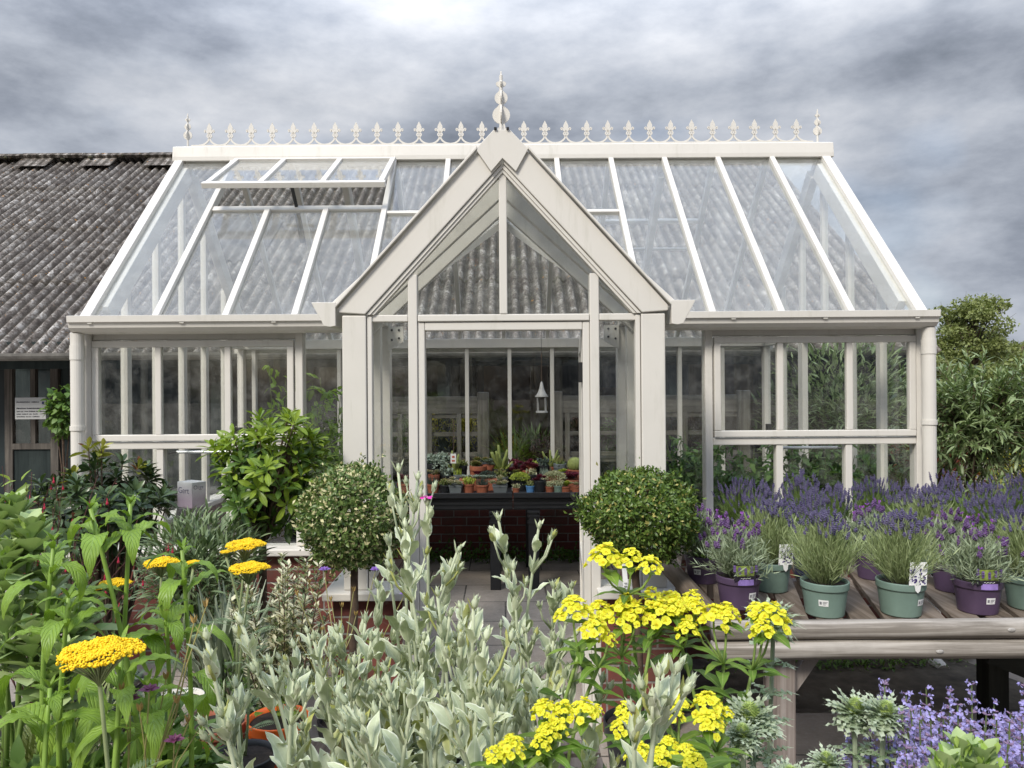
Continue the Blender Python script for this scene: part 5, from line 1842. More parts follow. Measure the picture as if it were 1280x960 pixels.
def standard(label, mat, px, py, d, rx, rz, n, ls, seed, tagged=False, name="standard_tree", cat="clipped tree", stem_z=None, specks=None, loose=0.0):
    """clipped ball of small leaves on a bare stem, in a pot on the paving"""
    r = np.random.default_rng(seed)
    c = P(px, py, d)
    root = thing(name, label, cat, (0, 0, 0))
    pot(root, 0.14, 0.24, BLACK)
    k = np.linspace(0, 1, 8)
    pts = np.column_stack([r.normal(0, 0.006, 8), r.normal(0, 0.006, 8), 0.2 + (c[2] - 0.2) * k])
    G().tube(pts, [0.018, 0.014], 8).build("trunk", BARK, root, smooth=True)
    g = G()
    K = 620                                                         # sprigs; some reach out past the clipped outline
    sd_ = rdir(K, r)
    lump = 1 + 0.09 * np.sin(sd_[:, 0] * 5 + seed) * np.sin(sd_[:, 2] * 6 + 1) + 0.06 * np.sin(sd_[:, 1] * 9 + sd_[:, 0] * 4)
    sr = np.where(r.random(K) < 0.8, r.uniform(0.78, 0.96, K), r.uniform(0.4, 0.78, K)) * lump
    ln = np.where(r.random(K) < 0.09, r.uniform(0.25, 0.42, K), r.uniform(0.06, 0.15, K)) * (1 + loose * 0.6)
    w_ = r.integers(0, K, n)
    t_ = r.random(n)
    free = r.random(n) < 0.72                                       # most leaves fill the clipped surface evenly
    sc_ = np.array([rx, rx * 0.95, rz])
    dr_ = sd_[w_]
    tw = nrm(sd_ + rdir(K, r) * 0.45 + (0, 0, 0.25))
    p = (dr_ * sr[w_][:, None] + tw[w_] * (t_ * ln[w_])[:, None]) * sc_ + rdir(n, r) * 0.009 + np.array([0, 0, c[2]])
    fd = rdir(n, r)
    fl_ = 1 + 0.09 * np.sin(fd[:, 0] * 5 + seed) * np.sin(fd[:, 2] * 6 + 1) + 0.055 * np.sin(fd[:, 1] * 9 + fd[:, 0] * 4)
    p[free] = (fd * (r.uniform(0.80, 1.0, n) * fl_)[:, None] * sc_ + np.array([0, 0, c[2]]))[free]
    dr_ = np.where(free[:, None], fd, dr_)
    d_ = np.where(free[:, None], nrm(fd * 0.7 + rdir(n, r) * 0.9 + (0, 0, 0.25)), nrm(tw[w_] * 0.75 + rdir(n, r) * 0.85))
    g.leaves(leaf(0.55, 2, "ovate", 0.3, 0.25), p, d_, dr_ + rdir(n, r) * 0.5, ls * r.uniform(0.6, 1.2, n))
    g.build("foliage", mat, root, smooth=True)
    gs = G()
    for i in range(46):
        e = rdir(1, r)[0] * np.array([rx, rx, rz]) * r.uniform(0.7, 0.98)
        gs.tube([(0, 0, c[2] - rz * 0.75), e * 0.5 + (0, 0, c[2] - rz * 0.2), e + (0, 0, c[2])], [0.005, 0.0015], 4)
    gs.build("branch", BARK, root)
    if tagged:
        z = c[2] - rz * 1.02
        t = G().prism([(-0.085, -0.12, z + 0.02), (-0.068, -0.12, z + 0.02), (-0.058, -0.13, z - 0.12), (-0.078, -0.13, z - 0.12)], (0, 0.001, 0)).build("plant_label", WHITECARD, root)
        g = G()
        for i in range(5):
            g.box(-0.078, -0.066, -0.132, -0.1312, z - 0.10 + i * 0.012, z - 0.097 + i * 0.012)
        g.build("print", INK, t)
    root.location = (c[0], d, 0.004)
    return root


VARL = leafmat("variegated_box_leaf", (0.06, 0.115, 0.03), (0.19, 0.265, 0.075), 0.4, 0.15, speck=((0.58, 0.54, 0.30), 0.78))
BOXL = leafmat("clipped_tree_leaf", (0.05, 0.10, 0.02), (0.145, 0.215, 0.04), 0.38, 0.15, speck=((0.42, 0.38, 0.12), 0.93))
standard("variegated cream-flecked ball tree beside the porch column", VARL, 440, 648, 3.0, 0.208, 0.208, 17000, 0.021, 501)
standard("clipped dark green ball tree with a white label, next to the lavender bench", BOXL, 797, 645, 2.95, 0.222, 0.176, 17000, 0.020, 502, True, loose=0.35)


def rosettes(g, gt, cen, rad, n, per, ls, r, lw=0.32, zsq=1.0, tipshare=0.4, shape="obovate", droop=0.5, inner=0.35):
    """leaf rosettes at twig ends over a crown; the upper, outer ones go to gt (young growth)"""
    dr_ = rdir(n, r)
    rr_ = (inner + (1 - inner) * r.random(n) ** 0.45) * (1 + 0.16 * np.sin(dr_[:, 0] * 4 + 1) + 0.14 * np.sin(dr_[:, 2] * 5 + dr_[:, 1] * 3))
    c = np.asarray(cen) + dr_ * rr_[:, None] * rad * np.array([1, 1, zsq])
    ax = nrm(dr_ * 0.55 + np.array([0, 0, 0.75]) + rdir(n, r) * 0.35)
    young = (dr_[:, 2] * 0.6 + rr_ * 0.7 + r.normal(0, 0.2, n)) > (1.05 - tipshare)
    pr = leaf(lw, 5, shape, droop, 0.3)
    for i in range(n):
        x = nrm(np.cross(ax[i], (0.2, 0.5, 0.8)))
        y = np.cross(ax[i], x)
        a = np.arange(per) * 2.4 + r.uniform(0, 6)
        t = np.linspace(0.35, 1.45, per)
        d_ = np.cos(t)[:, None] * ax[i] + np.sin(t)[:, None] * (np.cos(a)[:, None] * x + np.sin(a)[:, None] * y)
        pos = c[i] - ax[i] * (0.02 * (t - 0.3))[:, None]
        (gt if young[i] else g).leaves(pr, pos, d_, np.tile(ax[i], (per, 1)), ls * (0.6 + 0.4 * t / 1.45) * r.uniform(0.8, 1.15, per))
    return c


LIME = leafmat("lime_young_leaf", (0.13, 0.22, 0.025), (0.31, 0.41, 0.05), 0.32, 0.3, midrib=(0.40, 0.50, 0.16))
PIER = leafmat("glossy_mid_leaf", (0.05, 0.11, 0.022), (0.12, 0.20, 0.04), 0.3, 0.2, midrib=(0.2, 0.28, 0.08))
RHOD = leafmat("dark_glossy_leaf", (0.03, 0.06, 0.024), (0.085, 0.13, 0.055), 0.28, 0.1, midrib=(0.12, 0.17, 0.06))
RHOT = leafmat("bronze_young_leaf", (0.19, 0.22, 0.03), (0.38, 0.36, 0.07), 0.3, 0.25, midrib=(0.4, 0.42, 0.16), speck=((0.25, 0.07, 0.02), 0.85))

r = np.random.default_rng(31)
t = thing("lime_shrub", "lime-green leafy standard on a staked stem before the low brick wall", "shrub", (0, 0, 0))
pot(t, 0.15, 0.26, BLACK)
c = P(326, 590, 3.25)
zc_ = c[2]
g, gt = G(), G()
cs = rosettes(g, gt, (0.03, 0, zc_ + 0.03), 0.245, 120, 10, 0.088, r, 0.30, 0.95, 0.55)
cs2 = rosettes(g, gt, (0.07, 0, zc_ - 0.10), 0.20, 26, 9, 0.078, r, 0.30, 0.7, 0.1)
g.build("foliage", PIER, t, smooth=True)
gt.build("young_foliage", LIME, t, smooth=True)
gs = G()
for q_ in cs[::2]:
    gs.tube([(0, 0, zc_ - 0.33), q_ * 0.5 + np.array([0, 0, zc_ - 0.25]) * 0.5, q_], [0.008, 0.002], 4)
gs.build("branch", BARK, t)
G().tube([(0, 0, 0.2), (0.006, 0, 0.5), (0.0, 0, zc_ - 0.1)], 0.017, 8).build("trunk", BARK, t, smooth=True)
G().tube([(-0.03, -0.01, 0.2), (-0.028, -0.01, zc_ - 0.25)], 0.007, 6).build("stake", plain("grey_stake", (0.25, 0.23, 0.2), 0.8), t)
TIE = plain("green_tie", (0.02, 0.16, 0.12), 0.5)
G().lathe([(0.028, -0.006), (0.028, 0.006)], (-0.012, -0.004, 0.78), 14).build("tie", TIE, t)
lb = G()
lb.prism([(-0.005, -0.03, 0.545), (-0.095, -0.05, 0.505), (-0.093, -0.05, 0.485), (-0.003, -0.03, 0.53)], (0, 0.001, 0))
lb.prism([(-0.097, -0.052, 0.52), (-0.030, -0.055, 0.36), (-0.010, -0.055, 0.37), (-0.080, -0.052, 0.525)], (0, 0.001, 0))
lb.build("plant_label", WHITECARD, t)
t.location = (c[0] + 0.0, 3.25, 0.004)

t = thing("rhododendron", "dark glossy-leaved shrub with bronze young tips before the corner downpipe", "shrub", (0, 0, 0))
pot(t, 0.16, 0.24, BLACK)
c = P(128, 606, 3.35)
g, gt = G(), G()
cs = rosettes(g, gt, (0.0, 0, c[2] - 0.08), 0.30, 120, 10, 0.085, r, 0.36, 0.62, -0.30)
cs2 = rosettes(g, gt, (-0.02, -0.06, c[2] + 0.15), 0.075, 5, 9, 0.075, r, 0.36, 1.0, 0.9)
g.build("foliage", RHOD, t, smooth=True)
gt.build("young_foliage", RHOT, t, smooth=True)
gs = G()
for q_ in np.vstack([cs[::2], cs2]):
    gs.tube([(0, 0, 0.2), q_ * 0.6 + np.array([0, 0, 0.1]), q_], [0.009, 0.003], 4)
gs.build("branch", BARK, t)
t.location = (c[0], 3.35, 0.004)

# silvery hebe, grey lavender and other shrubs in front of the low wall
HEBE = leafmat("hebe_leaf", (0.09, 0.14, 0.06), (0.25, 0.32, 0.17), 0.5, 0.15)
GREYL = leafmat("grey_needle_leaf", (0.17, 0.21, 0.14), (0.36, 0.40, 0.29), 0.7, 0.1)
VAR2 = leafmat("cream_variegated_leaf", (0.10, 0.14, 0.06), (0.20, 0.25, 0.12), 0.5, 0.15, speck=((0.58, 0.56, 0.38), 0.36))
BOX2 = leafmat("box_leaf", (0.028, 0.065, 0.014), (0.09, 0.15, 0.03), 0.4, 0.15)
NARROW = leaf(0.17, 4, "lance", 0.5, 0.15)
pos = lambda px, d, z=0.004: (P(px, 600, d)[0], d, z)
bush("hebe_shrub", "grey-green narrow-leaved shrub below the printed box", "shrub", HEBE, pos(252, 3.0), 0.22, 2600, 0.062, 511, proto=NARROW, trunk=0.83, up=0.6)
bush("hebe_shrub", "green narrow-leaved shrub hugging the brick wall under the lime standard", "shrub", HEBE, pos(285, 3.4), 0.17, 1400, 0.05, 512, proto=NARROW, trunk=0.55, up=0.5)
tuft("grey_lavender", "grey needle-leaved plant between the hebe and the lime standard", "plant", GREYL, pos(285, 2.75, 0.25), 0.46, 0.3, 300, 513, 0.035, 0.3)
VS = thing("variegated_shrub", "upright cream-variegated shrub before the porch brickwork", "shrub", (0, 0, 0))
pot(VS, 0.13, 0.2, BLACK)
r = np.random.default_rng(514)
g, gs = G(), G()
for i in range(44):
    a, tl = r.uniform(0, 6.28), r.uniform(0.02, 0.42)
    L = r.uniform(0.35, 0.66)
    k = np.linspace(0, 1, 8)
    e = np.array([math.cos(a) * math.sin(tl), math.sin(a) * math.sin(tl), math.cos(tl)])
    pts = np.array([0, 0, 0.18]) + e * (k * L)[:, None] + np.array([0, 0, 0.05]) * (k ** 2)[:, None]
    gs.tube(pts, [0.004, 0.0015], 4)
    m = 150
    tt = r.uniform(0.15, 1, m)
    pp = np.stack([np.interp(tt, k, pts[:, j]) for j in range(3)], 1)
    dd_ = nrm(around(m, 1.1, r) + np.array([0, 0, 0.3]))
    g.leaves(leaf(0.42, 2, "ovate", 0.3, 0.2), pp, dd_, np.tile((0, 0, 1.0), (m, 1)), 0.031 * r.uniform(0.7, 1.2, m))
g.build("foliage", VAR2, VS)
gs.build("stem", BARK, VS)
VS.location = pos(352, 2.5, 0.12)
bush("box_bush", "small dark green box bush behind the orange pot", "shrub", BOX2, pos(272, 2.35, 0.2), 0.20, 4200, 0.016, 515, 0.5, zsq=1.25, proto=dleaf(0.55))
bush("box_bush", "dense dark green box bush at the edge beneath the stonecrop", "shrub", BOX2, pos(22, 1.95, 0.28), 0.24, 5000, 0.015, 516, 0.5, proto=dleaf(0.55))
tuft("spiky_herb", "wiry yellow-green herb below the big yarrow head", "herb", leafmat("wiry_leaf", (0.14, 0.18, 0.05), (0.30, 0.34, 0.13), 0.6, 0.2), pos(65, 1.75, 0.42), 0.36, 0.5, 420, 517, 0.022, 0.6)

# fuchsia with red bells
FUL = leafmat("fuchsia_leaf", (0.03, 0.055, 0.02), (0.09, 0.12, 0.035), 0.5, 0.2, speck=((0.16, 0.05, 0.03), 0.85))
FUF = plain("crimson_petal", (0.42, 0.02, 0.055), 0.5, 0.15)
t = thing("fuchsia", "wiry fuchsia with small crimson bells between the stonecrop and the dark shrub", "shrub", (0, 0, 0))
pot(t, 0.14, 0.2, BLACK)
r = np.random.default_rng(520)
gs, gl, gf = G(), G(), G()
for i in range(58):
    a, tl, L = r.uniform(0, 6.28), abs(r.normal(0, 0.32)), r.uniform(0.5, 0.92)
    k = np.linspace(0, 1, 7)
    e = np.array([math.cos(a) * math.sin(tl), math.sin(a) * math.sin(tl), math.cos(tl)])
    pts = np.array([0, 0, 0.18]) + e * (k * L)[:, None] + np.column_stack([r.normal(0, 0.012, 7), r.normal(0, 0.012, 7), -0.06 * k ** 2])
    gs.tube(pts, [0.003, 0.001], 4)
    m = 26
    tt = r.uniform(0.3, 1, m)
    pp = np.stack([np.interp(tt, k, pts[:, j]) for j in range(3)], 1)
    gl.leaves(leaf(0.45, 2, "ovate", 0.4, 0.2), pp, nrm(rdir(m, r) + (0, 0, -0.1)), np.tile((0, 0, 1.0), (m, 1)), 0.026 * r.uniform(0.6, 1.3, m))
    for q_ in pp[r.random(m) < 0.16]:
        w_ = r.uniform(0.5, 0.75)
        gf.lathe([(0.001, 0), (0.003 * w_, -0.006 * w_), (0.0025 * w_, -0.014 * w_), (0.007 * w_, -0.024 * w_), (0.006 * w_, -0.030 * w_), (0.001, -0.034 * w_)], q_ - (0, 0, 0.008), 7)
gs.build("stem", STEMR, t)
gl.build("foliage", FUL, t)
gf.build("blossom", FUF, t, smooth=True)
t.location = pos(45, 2.6, 0.25)

# climber and young plants beneath the shed eaves
tuft("young_shrub", "yellow-green sapling in front of the shed door notice", "shrub", GMID, pos(52, 3.9, 0.5), 0.1, 0.2, 10, 521, 0.1)
bush("ivy_climber", "green climbing leaves on the shed post beside the downpipe", "climber", GMID, (P(80, 500, 7.2)[0], 7.2, 0.2), 0.17, 420, 0.07, 522, 0.7, trunk=1.15, zsq=1.7, up=-0.2, lumps=5, shell=0.15)
SAP = leafmat("sapling_leaf", (0.16, 0.25, 0.035), (0.30, 0.40, 0.07), 0.45, 0.3)
vine("sapling", "yellow-green whorled sapling standing up beside the downpipe foot", "sapling", SAP, P(55, 600, 3.7)[0], 3.7, 0.004, 0.95, 0.05, 523, 4, 0.075, 5, lw=0.3)
vine("sapling", "pale green sapling leaning against the corner downpipe", "sapling", SAP, P(84, 600, 3.9)[0], 3.9, 0.004, 0.9, 0.05, 524, 3, 0.06, 4, lw=0.35)

# ================================================================== BEYOND THE BENCH
WIL = leafmat("willow_leaf", (0.075, 0.13, 0.035), (0.32, 0.40, 0.21), 0.38, 0.2, midrib=(0.3, 0.36, 0.2))
t = thing("willow_leaved_shrub", "large shrub of long silvery-green leaves beside the corner downpipe", "shrub", (0, 0, 0))
r = np.random.default_rng(530)
c = P(1222, 530, 5.2)
gs, gl = G(), G()
for i in range(280):
    d0 = nrm(rdir(1, r)[0] * np.array([1, 1, 0.8]) + np.array([0, 0, 0.35]))
    L = r.uniform(0.32, 0.62)
    k = np.linspace(0, 1, 7)
    pts = np.array([0, 0, c[2] - 0.08]) + d0 * (0.08 + k * L)[:, None] * np.array([1.0, 0.9, 1.05]) + np.array([0, 0, -0.10]) * (k ** 2)[:, None]
    gs.tube(pts, [0.005, 0.0015], 4)
    m = 26
    tt = r.uniform(0.2, 1, m)
    pp = np.stack([np.interp(tt, k, pts[:, j]) for j in range(3)], 1)
    gl.leaves(leaf(0.19, 4, "lance", 0.5, 0.25), pp, nrm(d0 * 0.55 + rdir(m, r) * 0.75 + (0, 0, 0.1)), np.tile((0, 0, 1.0), (m, 1)) + rdir(m, r) * 0.4, r.uniform(0.055, 0.11, m))
gs.build("branch", BARK, t)
gl.build("foliage", WIL, t, smooth=True)
G().tube([(-0.12, 0, 0), (-0.11, 0, 0.6), (0, 0, c[2] - 0.1)], [0.045, 0.025], 8).build("trunk", BARK, t, smooth=True)
t.location = (c[0], 5.2, 0.004)
bush("willow_leaved_shrub", "narrow-leaved shrub seen through the open end doorway of the glasshouse", "shrub", WIL, (3.15, 7.0, 0), 0.75, 4200, 0.12, 531, proto=leaf(0.19, 4, "lance", 0.5, 0.25), trunk=1.2, zsq=1.1)
bush("golden_shrub", "yellow-leaved shrub with white flowers beyond the end of the bench", "shrub", GRY, (P(1270, 600, 6.2)[0], 6.2, 0), 0.42, 2600, 0.05, 532, trunk=0.62, fl=(WHITEF, 30, 0.022))
bush("red_shrub", "red-leaved low shrub behind the willow-leaved stem", "shrub", leafmat("red_leaf", (0.13, 0.03, 0.02), (0.28, 0.08, 0.04), 0.5, 0.25), (P(1176, 590, 6.6)[0], 6.6, 0), 0.42, 1800, 0.06, 533, trunk=0.75)
bush("olive_shrub", "dull green low shrub at the foot of the willow-leaved shrub", "shrub", HEBE, (P(1225, 620, 5.9)[0], 5.9, 0), 0.36, 1800, 0.06, 534, trunk=0.45)
bush("end_shrub", "dusky reddish plant seen through the end glass near the corner post", "shrub", leafmat("dusky_leaf", (0.07, 0.05, 0.03), (0.17, 0.10, 0.06), 0.6, 0.2), (2.95, 5.6, 0), 0.34, 1200, 0.06, 535, trunk=0.6)

TREEL = leafmat("tree_leaf", (0.12, 0.15, 0.045), (0.27, 0.31, 0.11), 0.5, 0.25)
TREE2 = leafmat("tree_leaf_pale", (0.12, 0.145, 0.045), (0.24, 0.27, 0.10), 0.5, 0.25)


def tree(label, mat, x, y, h, cr, seed, n=26, per=330, ls=0.16):
    r = np.random.default_rng(seed)
    root = thing("broadleaf_tree", label, "tree", (0, 0, 0))
    gt, gl = G(), G()
    gt.tube([(0, 0, 0), (0.05, 0, h * 0.25), (0.0, 0.1, h * 0.55), (0.1, 0, h * 0.85)], [h * 0.03, h * 0.008], 8)
    cen = np.array([0, 0, h - cr * 1.05])
    for i in range(n):
        d_ = rdir(1, r)[0]
        e = cen + d_ * np.array([cr * 0.85, cr * 0.85, cr]) * r.uniform(0.35, 0.95)
        gt.tube([(0, 0, h * r.uniform(0.3, 0.6)), (cen + e) / 2 - (0, 0, cr * 0.15), e], [h * 0.010, h * 0.002], 5)
        s = cr * r.uniform(0.18, 0.36)
        p = e + rdir(per, r) * (s * r.uniform(0.25, 1.0, per) ** 0.7)[:, None] * np.array([1.1, 1.1, 0.7])
        gl.leaves(dleaf(0.5), p, nrm(rdir(per, r) + (0, 0, -0.1)), rdir(per, r), ls * r.uniform(0.5, 1.2, per))
        for j in range(4):
            gt.tube([e, e + nrm(rdir(1, r)[0] + (0, 0, 0.4)) * s * 1.1], [h * 0.002, h * 0.0006], 4)
    gt.build("trunk", BARK, root, smooth=True)
    gl.build("crown", mat, root)
    root.location = (x, y, 0)
    return root


tree("tallest round-topped tree rising behind the willow-leaved shrub", TREEL, P(1213, 0, 20)[0], 20.0, 4.0, 1.35, 541, 34, 330, 0.12)
tree("lower spreading tree beyond the hedge at the edge of the view", TREE2, P(1275, 0, 24)[0], 24.0, 3.1, 1.5, 542)
tree("small tree filling the gap between the corner downpipe and the round-topped tree", TREE2, P(1180, 0, 17)[0], 17.0, 2.2, 0.9, 543, 22, 300, 0.11)
tree("bushy tree by the hedge, half behind the willow-leaved shrub", TREEL, P(1262, 0, 15)[0], 15.0, 2.1, 1.0, 544, 24, 300, 0.11)
hd = thing("hedge", "long clipped field hedge closing the view beyond the garden", "hedge", (15, 27, 0))
r = np.random.default_rng(545)
n = 14000
g = G()
g.leaves(dleaf(0.6), np.column_stack([r.uniform(8, 30, n), 27 + r.normal(0, 0.5, n), np.abs(r.normal(1.2, 0.75, n)).clip(0, 2.3)]), rdir(n, r), rdir(n, r), 0.2 * r.uniform(0.6, 1.3, n))
g.build("foliage", TREEL, hd)
# terracotta pot and weeds by the downpipe foot
t = thing("terracotta_pot", "terracotta pot standing on the paving past the downpipe foot", "plant pot", (0, 0, 0))
pot(t, 0.12, 0.22, TERRA)
t.location = (P(1205, 820, 4.35)[0], 4.35, 0.004)
for i, (px, d_, n_, lab) in enumerate(((1185, 4.25, 200, "bright green fern-like weed beside the downpipe foot"), (1010, 4.1, 210, "dark ground-hugging weeds under the display bench, near its inner end"), (1110, 4.12, 190, "dark ground-hugging weeds under the display bench, by the downpipe"))):
    t = thing("weed_clump", lab, "weeds", (0, 0, 0))
    g = G()
    w_ = 0.08 if i == 0 else 0.26
    g.leaves(leaf(0.6, 2, "ovate", 0.4, 0.2), np.column_stack([r.normal(0, w_, n_), r.normal(0, 0.04, n_), np.abs(r.normal(0, 0.06 if i == 0 else 0.022, n_))]), nrm(rdir(n_, r) + (0, 0, 0.8)), np.tile((0, 0, 1.0), (n_, 1)), (0.03 if i == 0 else 0.034) * r.uniform(0.6, 1.2, n_))
    g.build("foliage", SAP if i == 0 else GMID, t)
    t.location = (P(px, 800, d_)[0], d_, 0.006)
bx_ = thing("edging_stone", "pale rough stone block on the ground past the terracotta pot", "stone", (P(1240, 820, 5.2)[0], 5.2, 0.004))
g = G()
g.leaves(ball(10, 8, 0.5, 0.5), [(P(1240, 820, 5.2)[0], 5.2, 0.0)], [(0, 0, 1)], [(1, 0, 0)], np.array([[0.5, 0.12, 0.3]]))
g.build("stone", plain("pale_stone", (0.33, 0.31, 0.28), 0.9, 0.2, 12, bump=0.6), bx_, smooth=True)
# ================================================================== FOREGROUND NURSERY STOCK
FZ = 0.45                                                          # height of the two low stands
for lab, x0, x1, y0, y1 in (("low slatted nursery stand carrying the yarrow, campion and leafy perennials", -1.75, 0.28, 0.72, 2.36), ("low slatted nursery stand carrying the yellow spurge, sea holly and catmint", 0.32, 1.9, 0.72, 1.86)):
    t = thing("nursery_stand", lab, "plant stand", ((x0 + x1) / 2, (y0 + y1) / 2, 0))
    y = y0
    while y < y1:
        bx("slat", SLAT, t, x0, x1, y, y + 0.085, FZ - 0.025, FZ)
        y += 0.11
    for x in (x0 + 0.05, x1 - 0.05):
        bx("bearer", SLAT, t, x - 0.03, x + 0.03, y0, y1, FZ - 0.10, FZ - 0.026)
        for y in (y0 + 0.06, y1 - 0.06):
            bx("leg", LEGW, t, x - 0.035, x + 0.035, y - 0.035, y + 0.035, 0, FZ - 0.101)

# ------------------------------------------------------------------ rose campion (silver stems and felted leaves)
SILV = leafmat("silver_felt", (0.44, 0.495, 0.345), (0.61, 0.655, 0.49), 0.85, 0.12, edge=(0.76, 0.79, 0.69), midrib=(0.60, 0.65, 0.52), old=(0.42, 0.43, 0.10), oldat=0.90, spec=0.1)
MAG = plain("magenta_petal", (0.66, 0.012, 0.36), 0.5, 0.1)
CL = leaf(0.42, 7, "lance", 0.55, 0.35, 5, 0, 0.25, 0.25)
CL2 = leaf(0.42, 6, "ovate", -0.3, 0.4, 5, 0, 0.2)
TEETH = leaf(0.30, 3, "spike", -0.2, 0.3)


def bud(g, p, d, s, r):
    """ribbed felted calyx with pointed teeth and two small bracts"""
    prof = [(0.001, 0), (0.30 * s, 0.02 * s), (0.46 * s, 0.35 * s), (0.48 * s, 0.8 * s), (0.34 * s, 1.35 * s), (0.16 * s, 1.75 * s), (0.03 * s, 2.0 * s)]
    g.lathe(prof, p, 12, axis=d, mod=lambda a: 1 + 0.12 * np.cos(a * 6))
    x = nrm(np.cross(d, (0.3, 0.8, 0.1)))
    y = np.cross(d, x)
    a = np.arange(5) * 1.257 + r.uniform(0, 6)
    o = np.cos(a)[:, None] * x + np.sin(a)[:, None] * y
    g.leaves(TEETH, p + d * 1.35 * s + o * 0.28 * s, nrm(d + o * 0.35), o, 0.8 * s)


def pairs(g, pts, k, r, L0, L1, step, t0=0.04, t1=0.9, ang=0.75, proto=None):
    ln = np.sum(np.linalg.norm(np.diff(pts, axis=0), axis=1))
    m = max(2, int(ln * (t1 - t0) / step))
    tt = np.linspace(t0, t1, m) + r.normal(0, 0.012, m)
    tan = nrm(np.gradient(pts, axis=0))
    a0 = r.uniform(0, 6.28)
    for j, t in enumerate(tt):
        p = np.array([np.interp(t, k, pts[:, i]) for i in range(3)])
        d = nrm(np.array([np.interp(t, k, tan[:, i]) for i in range(3)]))
        x = nrm(np.cross(d, (0.2, 0.9, 0.3)))
        y = np.cross(d, x)
        for q in (0, PI):
            a = a0 + j * 1.57 + q + r.normal(0, 0.15)
            o = math.cos(a) * x + math.sin(a) * y
            an = ang * (1.1 - 0.35 * t) + r.normal(0, 0.14)
            L = (L0 + (L1 - L0) * t) * r.uniform(0.75, 1.15)
            g.leaves(proto or CL, [p + o * 0.002], [nrm(d * math.cos(an) + o * math.sin(an))], [d - o * 0.2], L)


def campion_stem(root, base, tip, r, side=2, flower=None, rad=0.0035, bs=0.0105):
    g = G()
    base, tip = np.asarray(base), np.asarray(tip)
    k = np.linspace(0, 1, 12)
    L = np.linalg.norm(tip - base)
    bend = r.normal(0, 0.03 * L, 3) * np.array([1, 1, 0])
    pts = base + (tip - base) * k[:, None] + bend * np.sin(PI * k)[:, None]
    g.tube(pts, [rad * 1.25, rad * 0.85], 7)
    pairs(g, pts, k, r, 0.116, 0.050, 0.078)
    d = nrm(pts[-1] - pts[-2])
    bud(g, pts[-1], nrm(d + r.normal(0, 0.15, 3)), bs * r.uniform(0.9, 1.15), r)
    # forks under the top bud: each side shoot with its own bud and bracts
    for i in range(side):
        kk = r.uniform(0.78, 0.93)
        p = base + (tip - base) * kk + bend * math.sin(PI * kk)
        a = r.uniform(0, 6.28)
        o = np.array([math.cos(a), math.sin(a), 0])
        l2 = (1 - kk) * L * r.uniform(0.7, 1.15)
        q = p + d * l2 * 0.85 + o * l2 * 0.42
        pt = np.array([p, (p + q) / 2 + o * l2 * 0.10, q])
        g.tube(pt, [rad * 0.75, rad * 0.55], 6)
        dq = nrm(q - pt[1])
        bud(g, q, dq, bs * r.uniform(0.75, 1.05), r)
        g.leaves(CL2, np.tile(q - dq * 0.012, (2, 1)), nrm(np.array([dq + o * 0.55, dq - o * 0.55])), np.tile(dq, (2, 1)), 0.03 * r.uniform(0.8, 1.2))
        g.leaves(CL2, np.tile(p, (2, 1)), nrm(np.array([d + o * 0.6, d - o * 0.6])), np.tile(d, (2, 1)), 0.042 * r.uniform(0.8, 1.2))
    g.leaves(CL2, np.tile(pts[-1] - d * 0.006, (2, 1)), nrm(np.array([d + bend * 0 + (0.6, 0.2, 0), d + np.array((-0.6, -0.2, 0))])), np.tile(d, (2, 1)), 0.032 * r.uniform(0.8, 1.2))
    st = g.build("flower_stem", SILV, root, smooth=True)
    if flower:
        f = G()
        c = pts[-1] + d * bs * 1.8
        a = np.arange(5) * 1.257
        f.leaves(leaf(0.85, 4, "obovate", 0.35, 0.08, 3, 0, 0.3), np.tile(c, (5, 1)), np.column_stack([np.cos(a), np.sin(a), np.full(5, 0.10)]), np.tile((0, 0, 1.0), (5, 1)), 0.0185)
        f.build("flower_blossom", MAG, st, smooth=True)
    return st


def campion(label, px, d, tips, seed, low=8, spread=0.045, ptmat=BLACK):
    r = np.random.default_rng(seed)
    x = (px - CX) / FPX * d
    root = thing("rose_campion", label, "rose campion", (0, 0, 0), 0, "silver rose campion plants on the nursery stand")
    po = pot(root, 0.085, 0.14, ptmat)
    root.location = (x, d, FZ + 0.001)
    for i in range(low):                                            # shorter leafy shoots filling the base
        h = r.uniform(0.18, 0.40)
        a = r.uniform(0, 6.28)
        b_ = np.array([x + math.cos(a) * 0.04, d + math.sin(a) * 0.04, FZ + 0.12])
        campion_stem(root, b_, b_ + np.array([math.cos(a) * 0.10, math.sin(a) * 0.10, h]), r, 1 if r.random() < 0.6 else 0)
    for tp in tips:
        fl = len(tp) > 3
        a = r.uniform(0, 6.28)
        b_ = np.array([x + math.cos(a) * spread, d + math.sin(a) * spread, FZ + 0.12])
        campion_stem(root, b_, P(tp[0], tp[1], tp[2]), r, r.integers(1, 4), fl)
    for po_ in KIDS[root.name][:1]:                                 # the pot stands at the root, not at the stems' frame
        pass
    return root


